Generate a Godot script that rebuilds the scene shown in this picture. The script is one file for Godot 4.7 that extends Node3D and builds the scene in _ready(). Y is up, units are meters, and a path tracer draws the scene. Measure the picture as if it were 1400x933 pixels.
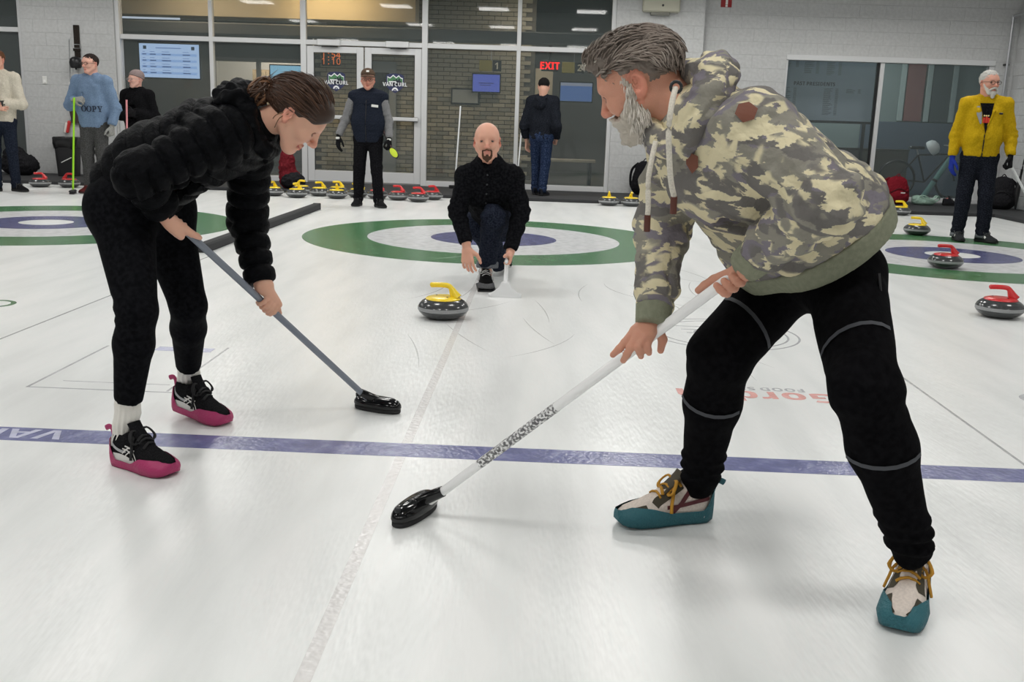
extends Node3D

# ------------------------------------------------------------------ helpers
var M := {}
var used := {}

func numbered(called: String) -> String:
	var n: int = used.get(called, 0)
	used[called] = n + 1
	return called if n == 0 else "%s_%03d" % [called, n]

func meta(o: Node, label := "", category := "", group := "", kind := "") -> void:
	if label: o.set_meta("label", label)
	if category: o.set_meta("category", category)
	if group: o.set_meta("group", group)
	if kind: o.set_meta("kind", kind)

func thing(called: String, label: String, category: String, at := Vector3.ZERO, turn := 0.0, group := "") -> Node3D:
	var o := Node3D.new()
	o.name = numbered(called)
	add_child(o)
	o.position = at
	o.rotation.y = turn
	meta(o, label, category, group)
	return o

func setting(called: String, label: String, category: String) -> Node3D:
	var o := Node3D.new()
	o.name = called
	add_child(o)
	meta(o, label, category, "", "structure")
	return o

func part(called: String, mesh: Mesh, m: Material, parent: Node, at := Vector3.ZERO, rot := Vector3.ZERO, label := "") -> MeshInstance3D:
	var o := MeshInstance3D.new()
	o.name = called
	o.mesh = mesh
	o.material_override = m
	o.position = at
	o.rotation = rot
	o.cast_shadow = GeometryInstance3D.SHADOW_CASTING_SETTING_ON
	parent.add_child(o, true)
	if label: o.set_meta("label", label)
	return o

func mat(c: Color, rough := 0.7, metal := 0.0, spec := 0.5) -> StandardMaterial3D:
	var m := StandardMaterial3D.new()
	m.albedo_color = c
	m.roughness = rough
	m.metallic = metal
	m.metallic_specular = spec
	return m

func rgb(r: float, g: float, b: float) -> Color:
	return Color(r / 255.0, g / 255.0, b / 255.0)

func noise_tex(freq: float, ramp: Array, size := 512, octaves := 4, seed_value := 1, kind := FastNoiseLite.TYPE_SIMPLEX_SMOOTH) -> NoiseTexture2D:
	var n := FastNoiseLite.new()
	n.seed = seed_value
	n.noise_type = kind
	n.frequency = freq
	n.fractal_octaves = octaves
	var t := NoiseTexture2D.new()
	t.width = size
	t.height = size
	t.seamless = true
	t.noise = n
	if ramp:
		var g := Gradient.new()
		var offs := PackedFloat32Array()
		var cols := PackedColorArray()
		for r in ramp:
			offs.append(r[0])
			cols.append(r[1])
		g.offsets = offs
		g.colors = cols
		t.color_ramp = g
	return t

func bump_tex(freq: float, strength: float, size := 512, octaves := 4, seed_value := 3, kind := FastNoiseLite.TYPE_SIMPLEX_SMOOTH) -> NoiseTexture2D:
	var t := noise_tex(freq, [], size, octaves, seed_value, kind)
	t.as_normal_map = true
	t.bump_strength = strength
	return t

func tri(m: StandardMaterial3D, scale: float, sharp := 4.0, world := false) -> StandardMaterial3D:
	m.uv1_triplanar = true
	m.uv1_world_triplanar = world
	m.uv1_scale = Vector3.ONE * scale
	m.uv1_triplanar_sharpness = sharp
	return m

# a triangle soup with shared vertices: everything that is not a primitive goes through it
class Soup:
	var v := PackedVector3Array()
	var idx := PackedInt32Array()
	var c := PackedColorArray()
	var uv := PackedVector2Array()
	var col := Color.WHITE

	func vert(p: Vector3, t := Vector2.ZERO) -> int:
		v.append(p)
		c.append(col)
		uv.append(t)
		return v.size() - 1

	func tri(a: int, b: int, d: int) -> void:
		idx.append(a)
		idx.append(b)
		idx.append(d)

	func quad(a: int, b: int, d: int, e: int) -> void:
		tri(a, b, d)
		tri(a, d, e)

	# flat quad with its own vertices, corners counter-clockwise seen from outside
	func face(a: Vector3, b: Vector3, d: Vector3, e: Vector3) -> void:
		var i := vert(a)
		vert(b)
		vert(d)
		vert(e)
		tri(i, i + 2, i + 1)
		tri(i, i + 3, i + 2)

	func box(at: Vector3, size: Vector3, basis := Basis.IDENTITY) -> void:
		var h := size * 0.5
		var p := []
		for k in 8:
			p.append(at + basis * Vector3(h.x if k & 1 else -h.x, h.y if k & 2 else -h.y, h.z if k & 4 else -h.z))
		face(p[0], p[2], p[3], p[1])
		face(p[4], p[5], p[7], p[6])
		face(p[0], p[4], p[6], p[2])
		face(p[1], p[3], p[7], p[5])
		face(p[2], p[6], p[7], p[3])
		face(p[0], p[1], p[5], p[4])

	# tube along a list of points; radius a number or a list; squash flattens along the second frame axis
	func tube(pts: Array, rad: Variant, sides := 10, squash := 1.0, up := Vector3.UP, caps := true) -> void:
		var n := pts.size()
		var first := v.size()
		var total := 0.0
		for i in n:
			var d: Vector3 = (pts[mini(i + 1, n - 1)] - pts[maxi(i - 1, 0)]).normalized()
			var s := d.cross(up)
			if s.length() < 0.05: s = d.cross(Vector3(0.3, 0.2, 1))
			s = s.normalized()
			var t := s.cross(d).normalized()
			var r: float = rad[i] if rad is Array else rad
			if i > 0: total += (pts[i] as Vector3).distance_to(pts[i - 1])
			for k in sides:
				var a := TAU * k / sides
				vert(pts[i] + s * (cos(a) * r) + t * (sin(a) * r * squash), Vector2(float(k) / sides, total))
		for i in n - 1:
			for k in sides:
				var a := first + i * sides + k
				var b := first + i * sides + (k + 1) % sides
				quad(a, b, b + sides, a + sides)
		if caps:
			var c0 := vert(pts[0])
			var c1 := vert(pts[n - 1])
			var l := first + (n - 1) * sides
			for k in sides:
				tri(c0, first + (k + 1) % sides, first + k)
				tri(c1, l + k, l + (k + 1) % sides)

	# profile of Vector2(radius, height) turned about y
	func lathe(prof: Array, sides := 32, at := Vector3.ZERO) -> void:
		var first := v.size()
		var n := prof.size()
		for i in n:
			for k in sides:
				var a := TAU * k / sides
				vert(at + Vector3(cos(a) * prof[i].x, prof[i].y, sin(a) * prof[i].x))
		for i in n - 1:
			for k in sides:
				var a := first + i * sides + k
				var b := first + i * sides + (k + 1) % sides
				quad(a, b, b + sides, a + sides)

	# polygon (Vector2 list, counter-clockwise) in the x-y plane, given depth along z
	func prism(poly: PackedVector2Array, depth: float, xf := Transform3D.IDENTITY) -> void:
		var t := Geometry2D.triangulate_polygon(poly)
		var n := poly.size()
		for side in 2:
			var z := depth * 0.5 if side == 0 else -depth * 0.5
			var first := v.size()
			for p in poly: vert(xf * Vector3(p.x, p.y, z))
			for k in t.size() / 3:
				var a := poly[t[k * 3]]
				var turn := (poly[t[k * 3 + 1]] - a).cross(poly[t[k * 3 + 2]] - a)
				if (turn > 0) == (side == 0): tri(first + t[k * 3], first + t[k * 3 + 2], first + t[k * 3 + 1])
				else: tri(first + t[k * 3], first + t[k * 3 + 1], first + t[k * 3 + 2])
		for k in n:
			var a := poly[k]
			var b := poly[(k + 1) % n]
			var i := vert(xf * Vector3(a.x, a.y, depth * 0.5))
			vert(xf * Vector3(a.x, a.y, -depth * 0.5))
			vert(xf * Vector3(b.x, b.y, -depth * 0.5))
			vert(xf * Vector3(b.x, b.y, depth * 0.5))
			quad(i, i + 3, i + 2, i + 1)

	# grid of points rows[i][k] as a sheet
	func sheet(rows: Array, closed := false) -> void:
		var first := v.size()
		var w: int = rows[0].size()
		for i in rows.size():
			for k in w: vert(rows[i][k], Vector2(float(k) / maxi(w - 1, 1), float(i) / maxi(rows.size() - 1, 1)))
		for i in rows.size() - 1:
			for k in (w if closed else w - 1):
				var a := first + i * w + k
				var b := first + i * w + (k + 1) % w
				quad(a, b, b + w, a + w)

	func mesh(smooth := true, colored := false) -> ArrayMesh:
		var arr := []
		arr.resize(Mesh.ARRAY_MAX)
		var m := ArrayMesh.new()
		if smooth:
			var nn := PackedVector3Array()
			nn.resize(v.size())
			for t in idx.size() / 3:
				var a := idx[t * 3]
				var b := idx[t * 3 + 1]
				var d := idx[t * 3 + 2]
				var q := (v[d] - v[a]).cross(v[b] - v[a])
				nn[a] += q
				nn[b] += q
				nn[d] += q
			for i in nn.size(): nn[i] = nn[i].normalized()
			arr[Mesh.ARRAY_VERTEX] = v
			arr[Mesh.ARRAY_NORMAL] = nn
			arr[Mesh.ARRAY_TEX_UV] = uv
			if colored: arr[Mesh.ARRAY_COLOR] = c
			arr[Mesh.ARRAY_INDEX] = idx
		else:
			var vv := PackedVector3Array()
			var nn := PackedVector3Array()
			var cc := PackedColorArray()
			var uu := PackedVector2Array()
			for t in idx.size() / 3:
				var a := idx[t * 3]
				var b := idx[t * 3 + 1]
				var d := idx[t * 3 + 2]
				var q := (v[d] - v[a]).cross(v[b] - v[a]).normalized()
				for i in [a, b, d]:
					vv.append(v[i])
					nn.append(q)
					cc.append(c[i])
					uu.append(uv[i])
			arr[Mesh.ARRAY_VERTEX] = vv
			arr[Mesh.ARRAY_NORMAL] = nn
			arr[Mesh.ARRAY_TEX_UV] = uu
			if colored: arr[Mesh.ARRAY_COLOR] = cc
		m.add_surface_from_arrays(Mesh.PRIMITIVE_TRIANGLES, arr)
		return m

var box_cache := {}
# a box with chamfered edges, centred on the origin
func cbox(size: Vector3, b := 0.004) -> Mesh:
	var key := [size, b]
	if box_cache.has(key): return box_cache[key]
	var s := Soup.new()
	var h := size * 0.5
	b = minf(b, minf(h.x, minf(h.y, h.z)) * 0.9)
	var i := h - Vector3.ONE * b
	for sx in [-1, 1]:
		for sy in [-1, 1]:
			for sz in [-1, 1]:
				s.vert(Vector3(sx * h.x, sy * i.y, sz * i.z))
				s.vert(Vector3(sx * i.x, sy * h.y, sz * i.z))
				s.vert(Vector3(sx * i.x, sy * i.y, sz * h.z))
	var id := func(sx: int, sy: int, sz: int, a: int) -> int: return ((sx * 2 + sy) * 2 + sz) * 3 + a
	var put := func(l: Array) -> void:
		var c := Vector3.ZERO
		for q in l: c += s.v[q]
		var n := (s.v[l[2]] - s.v[l[0]]).cross(s.v[l[1]] - s.v[l[0]])
		if n.dot(c) < 0: l.reverse()
		for q in range(1, l.size() - 1): s.tri(l[0], l[q], l[q + 1])
	for u in 2:
		put.call([id.call(u, 0, 0, 0), id.call(u, 1, 0, 0), id.call(u, 1, 1, 0), id.call(u, 0, 1, 0)])
		put.call([id.call(0, u, 0, 1), id.call(1, u, 0, 1), id.call(1, u, 1, 1), id.call(0, u, 1, 1)])
		put.call([id.call(0, 0, u, 2), id.call(1, 0, u, 2), id.call(1, 1, u, 2), id.call(0, 1, u, 2)])
		for w in 2:
			put.call([id.call(u, w, 0, 0), id.call(u, w, 1, 0), id.call(u, w, 1, 1), id.call(u, w, 0, 1)])
			put.call([id.call(u, 0, w, 0), id.call(u, 1, w, 0), id.call(u, 1, w, 2), id.call(u, 0, w, 2)])
			put.call([id.call(0, u, w, 1), id.call(1, u, w, 1), id.call(1, u, w, 2), id.call(0, u, w, 2)])
			for x in 2:
				put.call([id.call(u, w, x, 0), id.call(u, w, x, 1), id.call(u, w, x, 2)])
	var m := s.mesh(false)
	box_cache[key] = m
	return m

# box part given by its two opposite corners
func bx(called: String, lo: Vector3, hi: Vector3, m: Material, parent: Node, b := 0.003) -> MeshInstance3D:
	return part(called, cbox(hi - lo, b), m, parent, (lo + hi) * 0.5)

func tube_mesh(pts: Array, rad: Variant, sides := 10, squash := 1.0, up := Vector3.UP) -> Mesh:
	var s := Soup.new()
	s.tube(pts, rad, sides, squash, up)
	return s.mesh()

func smooth_path(pts: Array, per := 6) -> Array:
	var out := []
	var n := pts.size()
	for i in n - 1:
		var a = pts[maxi(i - 1, 0)]
		var b = pts[i]
		var c = pts[i + 1]
		var d = pts[mini(i + 2, n - 1)]
		for k in per:
			out.append(b.cubic_interpolate(c, a, d, float(k) / per))
	out.append(pts[n - 1])
	return out

func text_mesh(words: String, height: float, depth := 0.004, bold := true, face_name := "Droid Sans") -> TextMesh:
	var f := SystemFont.new()
	f.font_names = PackedStringArray([face_name])
	f.font_weight = 700 if bold else 400
	var t := TextMesh.new()
	t.font = f
	t.text = words
	t.font_size = 32
	t.pixel_size = height / 24.0
	t.depth = depth
	t.curve_step = 2.0
	return t

# ------------------------------------------------------------------ camera, light, materials
func make_camera() -> void:
	var cam := Camera3D.new()
	cam.name = "camera"
	cam.position = Vector3(0.479, 1.118, 9.653)
	cam.rotation = Vector3(deg_to_rad(-12.47), deg_to_rad(1.59), deg_to_rad(1.87))
	cam.fov = rad_to_deg(2.0 * atan(466.5 / 1358.0))
	cam.near = 0.05
	cam.far = 120.0
	add_child(cam)
	var env := Environment.new()
	env.background_mode = Environment.BG_COLOR
	env.background_color = rgb(196, 208, 222)
	env.background_energy_multiplier = 1.0
	env.tonemap_mode = Environment.TONE_MAPPER_LINEAR
	env.tonemap_exposure = 1.0
	env.sdfgi_enabled = true
	env.ssao_enabled = true
	env.ssil_enabled = true
	var we := WorldEnvironment.new()
	we.name = "world_environment"
	we.environment = env
	add_child(we)

const LAMP_Y := 4.45
const LAMP_ENERGY := 3.6

func make_lamps() -> void:
	for zi in [-4.1, -0.9, 3.6, 8.6, 14.5, 23.0]:
		for xi in [-8.6, -4.3, -1.3, 1.7, 5.4]:
			rink_lamp(Vector3(xi, LAMP_Y, zi), LAMP_ENERGY * (1.35 if zi < -4.0 else 1.0))

func area(at: Vector3, size: Vector2, energy: float, c: Color, parent: Node, dir := Vector3.DOWN) -> void:
	var l := AreaLight3D.new()
	l.name = "light"
	l.area_size = size
	l.area_normalize_energy = true
	l.light_energy = energy
	l.light_color = c
	l.shadow_enabled = true
	l.area_range = 60.0
	parent.add_child(l, true)
	l.position = at
	l.basis = Basis.looking_at(dir, Vector3.FORWARD if absf(dir.y) > 0.9 else Vector3.UP)

func rink_lamp(at: Vector3, energy: float) -> void:
	var o := thing("ceiling_lamp", "white square high bay lamp hung from the rink ceiling", "lamp", at, 0.0, "high bay lamps over the ice")
	part("housing", cbox(Vector3(0.98, 0.06, 0.98), 0.012), M.lamp_case, o, Vector3(0, 0.05, 0))
	part("diffuser", cbox(Vector3(0.9, 0.014, 0.9), 0.004), M.lamp_glow, o, Vector3(0, 0.013, 0))
	part("hanger", tube_mesh([Vector3(0, 0.08, 0), Vector3(0, 0.78, 0)], 0.008, 6), M.lamp_case, o)
	area(Vector3(0, 0.0, 0), Vector2(0.9, 0.9), energy, Color(1.0, 0.993, 0.975), o)

func glow(c: Color, e: float) -> StandardMaterial3D:
	var m := mat(c, 0.5)
	m.emission_enabled = true
	m.emission = c
	m.emission_energy_multiplier = e
	return m

func make_materials() -> void:
	M.lamp_case = mat(rgb(205, 205, 205), 0.5)
	M.lamp_glow = glow(Color(1.0, 0.995, 0.985), 6.0)
	# ice: pebbled, faintly streaked along the play
	var ice := mat(Color.WHITE, 0.3, 0.0, 0.5)
	ice.albedo_texture = noise_tex(0.004, [[0.2, rgb(221, 223, 222)], [0.5, rgb(228, 230, 229)], [0.8, rgb(233, 234, 233)]], 1024, 4, 11)
	ice.normal_enabled = true
	ice.normal_texture = bump_tex(0.06, 6.0, 1024, 2, 5)
	ice.normal_scale = 0.05
	tri(ice, 0.45, 8.0, true)
	ice.uv1_scale = Vector3(0.9, 1.0, 0.16)
	M.ice = ice
	M.hog = ice_paint(rgb(104, 108, 152), 31)
	M.ring_blue = ice_paint(rgb(84, 87, 130), 32)
	M.ring_green = ice_paint(rgb(70, 120, 78), 33)
	M.ring_white = ice_paint(rgb(216, 217, 219), 34)
	M.ice_line = ice_paint(rgb(176, 178, 178), 35)
	M.ice_pink = ice_paint(rgb(219, 217, 216), 36, 0.03)
	M.ice_red = ice_paint(rgb(232, 172, 165), 37)
	M.ice_grey = ice_paint(rgb(192, 193, 196), 38)
	M.ice_skid = ice_paint(rgb(221, 222, 221), 40, 0.04)
	M.ice_letter = ice_paint(rgb(196, 198, 222), 39)
	# painted block and plain walls
	var blk := mat(Color.WHITE, 0.55)
	blk.albedo_texture = noise_tex(0.02, [[0.2, rgb(186, 187, 187)], [0.8, rgb(196, 197, 197)]], 512, 4, 4)
	blk.normal_enabled = true
	blk.normal_texture = bump_tex(0.09, 5.0, 512, 3, 6)
	blk.normal_scale = 0.35
	M.block = tri(blk, 1.5, 4.0, true)
	M.mortar = mat(rgb(184, 185, 185), 0.8)
	M.plain_wall = mat(rgb(176, 178, 180), 0.8)
	M.ceiling = mat(rgb(120, 122, 124), 0.85)
	M.rubber = mat(rgb(44, 45, 47), 0.85)
	var rub := mat(Color.WHITE, 0.8)
	rub.albedo_texture = noise_tex(0.12, [[0.35, rgb(38, 39, 41)], [0.6, rgb(52, 53, 55)], [0.85, rgb(70, 71, 73)]], 512, 3, 8)
	M.mat_floor = tri(rub, 1.2, 4.0, true)
	M.alu = mat(rgb(210, 211, 212), 0.42, 0.1)
	M.alu_dark = mat(rgb(120, 122, 124), 0.5, 0.3)
	M.gasket = mat(rgb(24, 25, 26), 0.6)
	var gl := mat(Color(0.42, 0.46, 0.46, 0.2), 0.02)
	gl.transparency = BaseMaterial3D.TRANSPARENCY_ALPHA
	gl.metallic_specular = 0.32
	M.glass = gl
	M.white_plastic = mat(rgb(226, 226, 222), 0.4)
	M.black_plastic = mat(rgb(20, 20, 22), 0.35)
	M.dark_metal = mat(rgb(52, 54, 56), 0.4, 0.6)
	M.steel = mat(rgb(190, 192, 195), 0.28, 0.8)

func ice_paint(c: Color, s: int, blotch := 0.16) -> StandardMaterial3D:
	var m := mat(Color.WHITE, 0.26, 0.0, 0.5)
	m.albedo_texture = noise_tex(0.03, [[0.2, c.darkened(blotch * 0.4)], [0.55, c], [0.85, c.lightened(blotch)]], 512, 5, s)
	m.normal_enabled = true
	m.normal_texture = M.ice.normal_texture
	m.normal_scale = 0.10
	tri(m, 0.6, 8.0, true)
	return m

# ------------------------------------------------------------------ rink
func ring_mesh(r0: float, r1: float) -> Mesh:
	var s := Soup.new()
	var n := 96
	for k in n + 1:
		var a := TAU * k / n
		s.vert(Vector3(cos(a) * r0, 0, sin(a) * r0))
		s.vert(Vector3(cos(a) * r1, 0, sin(a) * r1))
	for k in n:
		s.quad(k * 2, k * 2 + 1, k * 2 + 3, k * 2 + 2)
	return s.mesh()

func strip(called: String, x0: float, x1: float, z0: float, z1: float, m: Material, parent: Node, y := 0.0006) -> void:
	bx(called, Vector3(x0, y - 0.0005, z0), Vector3(x1, y, z1), m, parent, 0.0)

const WALL_Z := -6.70
const PLAT_Y := 0.035
const PLAT_Z := -4.85
const PLAT_X := 6.95
const SIDE_X := 7.80
const SHEET := 4.419

func make_rink() -> void:
	var fl := setting("floor", "white pebbled curling ice with painted rings and lines", "ice")
	bx("ice_sheet", Vector3(-11.4, -0.12, PLAT_Z), Vector3(PLAT_X, 0.0, 38.0), M.ice, fl, 0.0)
	for i in [-1, 0, 1]:
		var x: float = SHEET * i
		part("green_ring", ring_mesh(1.219, 1.829), M.ring_green, fl, Vector3(x, 0.0006, 0), Vector3.ZERO, "green outer ring of the target")
		part("white_ring", ring_mesh(0.61, 1.219), M.ring_white, fl, Vector3(x, 0.0006, 0), Vector3.ZERO, "white ring of the target")
		part("blue_ring", ring_mesh(0.25, 0.61), M.ring_blue, fl, Vector3(x, 0.0006, 0), Vector3.ZERO, "blue inner ring of the target")
	strip("hog_line", -11.4, PLAT_X, 6.335, 6.475, M.hog, fl)
	strip("centre_line", 0.01, 0.045, 2.0, 12.0, M.ice_pink, fl, 0.0005)
	for x in [-2.15, 2.195]:
		strip("side_line", x - 0.006, x + 0.006, 1.9, 14.0, M.ice_line, fl)
	# outline of a sponsor panel on the left half of the sheet
	strip("panel_line", -1.60, -1.588, 5.05, 5.82, M.ice_grey, fl)
	strip("panel_line", -1.60, -1.0, 5.81, 5.82, M.ice_grey, fl)
	strip("panel_line", -1.03, -1.02, 5.0, 5.8, M.ice_grey, fl)
	strip("panel_line", -1.5, -1.05, 5.70, 5.706, M.ice_grey, fl)
	strip("panel_print", -1.35, -1.08, 5.03, 5.11, M.ice_letter, fl)
	# round grey emblem beyond the sweeper's legs
	for r in [0.42, 0.36, 0.16]:
		part("emblem_ring", ring_mesh(r - 0.012, r), M.ice_grey, fl, Vector3(1.5, 0.0006, 4.2))
	for k in 5:
		strip("emblem_bar", 1.26 + 0.02 * k, 1.72 - 0.03 * k, 4.02 + k * 0.09, 4.035 + k * 0.09, M.ice_grey, fl)
	# writing painted under the ice, readable from the other end
	ice_text("Gordon", 0.15, 1.79, 5.50, M.ice_red, fl)
	ice_text("FOOD SERVICE", 0.055, 1.66, 5.385, M.ice_grey, fl)
	ice_text("VAN CURL", 0.10, -1.155, 6.40, M.ice_letter, fl, 0.0012, 1.25)
	# skid marks left by slider shoes
	var rng := RandomNumberGenerator.new()
	rng.seed = 14
	for k in 22:
		var p := Vector3(rng.randf_range(-0.5, 1.7), 0.0007, rng.randf_range(1.0, 4.6))
		var a := rng.randf_range(-0.5, 0.5)
		var bend := rng.randf_range(-1.2, 1.2)
		var pts := []
		for i in 9:
			pts.append(p)
			p += Vector3(sin(a), 0, cos(a)) * 0.09
			a += bend * 0.09
		var skid := Soup.new()
		var rows := []
		for i in 9:
			var q: Vector3 = pts[mini(i + 1, 8)] - pts[maxi(i - 1, 0)]
			var side := q.cross(Vector3.UP).normalized() * 0.004 * sin(PI * (i + 0.3) / 8.6)
			rows.append([pts[i] + side, pts[i] - side])
		skid.sheet(rows)
		part("skid_mark", skid.mesh(), M.ice_skid, fl)
	part("green_mark", ring_mesh(0.09, 0.12), M.ring_green, fl, Vector3(-2.66, 0.0006, 4.14))
	part("grey_mark", ring_mesh(0.07, 0.1), M.ice_grey, fl, Vector3(2.70, 0.0006, 5.38))

	var wk := setting("floor_walkway", "dark rubber walkway along the end and side walls", "walkway")
	bx("rubber_mat", Vector3(-12.0, -0.12, WALL_Z - 0.15), Vector3(SIDE_X, PLAT_Y, PLAT_Z), M.mat_floor, wk, 0.006)
	bx("rubber_mat", Vector3(PLAT_X, -0.12, PLAT_Z), Vector3(SIDE_X, PLAT_Y, 38.0), M.mat_floor, wk, 0.006)
	bx("rubber_mat", Vector3(-12.0, -0.12, PLAT_Z), Vector3(-11.4, PLAT_Y, 38.0), M.mat_floor, wk, 0.006)
	bx("edge_strip", Vector3(-11.4, 0.0, PLAT_Z), Vector3(PLAT_X, PLAT_Y + 0.012, PLAT_Z + 0.05), M.rubber, wk, 0.008)  # dark raised strip along the ice side of the walkway
	bx("edge_strip", Vector3(PLAT_X - 0.05, 0.0, PLAT_Z), Vector3(PLAT_X, PLAT_Y + 0.012, 37.9), M.rubber, wk, 0.008)

	var ce := setting("ceiling", "grey rink ceiling with steel beams", "ceiling")
	bx("deck", Vector3(-12.2, 5.3, -7.0), Vector3(8.0, 5.5, 38.2), M.ceiling, ce, 0.0)
	bx("end_beam", Vector3(-12.0, 3.62, -5.55), Vector3(7.8, 5.3, -5.40), M.ceiling, ce)
	for z in [1.2, 6.0, 10.8, 16.0, 22.5, 30.0]:
		bx("beam", Vector3(-12.0, 4.95, z - 0.1), Vector3(7.8, 5.3, z + 0.1), M.ceiling, ce)
	var wr := setting("wall_right", "grey painted block side wall", "wall")
	bx("wall_core", Vector3(SIDE_X + 0.012, -0.12, -6.9), Vector3(8.0, 5.4, 38.2), M.mortar, wr, 0.0)
	var wl := setting("wall_left", "plain grey side wall far beyond the other sheets", "wall")
	bx("wall_core", Vector3(-12.2, -0.12, -7.0), Vector3(-12.0, 5.4, 38.2), M.plain_wall, wl, 0.0)
	var wf := setting("wall_far", "plain grey end wall behind the photographer", "wall")
	bx("wall_core", Vector3(-12.2, -0.12, 38.0), Vector3(8.0, 5.4, 38.2), M.plain_wall, wf, 0.0)

	# curb between two sheets
	var cb := thing("sheet_divider", "long black foam divider bar lying between two sheets", "divider", Vector3(-2.27, 0, 0))
	bx("bar", Vector3(-0.045, 0.0, -2.35), Vector3(0.045, 0.075, 1.75), M.rubber, cb, 0.012)
	bx("end_cap", Vector3(-0.046, 0.0, -2.37), Vector3(0.046, 0.077, -2.35), M.black_plastic, cb, 0.004)

func ice_text(words: String, h: float, x_start: float, z: float, m: Material, parent: Node, y := 0.0008, spread := 1.0) -> void:
	var t := text_mesh(words, h, 0.0006)
	t.horizontal_alignment = HORIZONTAL_ALIGNMENT_LEFT
	var o := part("lettering", t, m, parent, Vector3(x_start, y, z))
	# lying on the ice with its foot towards the far wall
	o.basis = Basis(Vector3(-spread, 0, 0), Vector3(0, 0, 1), Vector3(0, 1, 0))

# wall of painted blocks as separate pieces over a recessed core; holes are [x0, x1, y0, y1]
func block_wall(wall: Node3D, x0: float, x1: float, y0: float, y1: float, z: float, holes: Array) -> void:
	var w := 0.4064
	var h := 0.2032
	var row := 0
	var y := y0
	while y < y1 - 0.02:
		var ht := minf(h, y1 - y)
		var x := x0 - (w * 0.5 if row % 2 else 0.0)
		while x < x1 - 0.02:
			var a := maxf(x, x0)
			var b := minf(x + w, x1)
			for q in holes:
				if y + ht > q[2] + 0.03 and y < q[3] - 0.03:
					if a < q[0] and b > q[0]: b = q[0]
					elif a >= q[0] and b <= q[1]: b = a
					elif a < q[1] and b > q[1]: a = q[1]
			if b - a > 0.03:
				var cut: float = ht
				part("block", cbox(Vector3(snappedf(b - a, 0.0005) - 0.005, cut - 0.005, 0.05), 0.0025), M.block, wall, Vector3((a + b) * 0.5, y + cut * 0.5, z - 0.025))
			x += w
		y += h
		row += 1

func make_end_wall() -> void:
	var back := -7.0
	# left pier
	var w := setting("wall_back", "light grey painted block end wall with piers around the windows", "wall")
	bx("wall_core", Vector3(-8.02, -0.1, back), Vector3(-6.50, 5.4, WALL_Z - 0.0035), M.mortar, w, 0.0)
	block_wall(w, -8.02, -6.50, PLAT_Y, 3.4, WALL_Z, [])
	bx("wall_core", Vector3(1.50, -0.1, back), Vector3(2.88, 5.4, WALL_Z - 0.0035), M.mortar, w, 0.0)
	block_wall(w, 1.50, 2.88, PLAT_Y, 3.4, WALL_Z, [])
	# recessed right bay with its window hole
	var rz := WALL_Z - 0.17
	bx("wall_core", Vector3(2.88, -0.1, back - 0.1), Vector3(4.24, 5.4, rz - 0.0035), M.mortar, w, 0.0)
	bx("wall_core", Vector3(7.52, -0.1, back - 0.1), Vector3(8.0, 5.4, rz - 0.0035), M.mortar, w, 0.0)
	bx("wall_core", Vector3(4.24, 2.30, back - 0.1), Vector3(7.52, 5.4, rz - 0.0035), M.mortar, w, 0.0)
	bx("wall_core", Vector3(4.24, -0.1, back - 0.1), Vector3(7.52, 0.045, rz - 0.0035), M.mortar, w, 0.0)
	block_wall(w, 2.88, 7.79, PLAT_Y, 3.4, rz, [[4.24, 7.52, -0.2, 2.30]])
	# wall above and left of the glazing, out of sight
	bx("wall_core", Vector3(-12.0, 3.4, back), Vector3(-8.02, 5.4, WALL_Z - 0.0035), M.plain_wall, w, 0.0)
	bx("wall_core", Vector3(-6.50, 3.4, back), Vector3(1.50, 5.4, WALL_Z - 0.0035), M.plain_wall, w, 0.0)
	# blocks of the side wall near the corner
	var wr := get_node("wall_right")
	for r in 17:
		for k in 6:
			var z0 := WALL_Z - 0.17 + k * 0.4064 - (0.2 if r % 2 else 0.0)
			if z0 < WALL_Z - 0.2: continue
			var o := part("block", cbox(Vector3(0.398, 0.195, 0.05), 0.004), M.block, wr, Vector3(SIDE_X + 0.029, PLAT_Y + 0.1016 + r * 0.2032, z0 + 0.2), Vector3(0, PI * 0.5, 0))
			o.name = "block"
	make_storefront()
	make_club_window()

func pane(parent: Node, lo: Vector3, hi: Vector3) -> void:
	bx("pane", Vector3(lo.x, lo.y, lo.z - 0.004), Vector3(hi.x, hi.y, lo.z + 0.004), M.glass, parent, 0.0)

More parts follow.
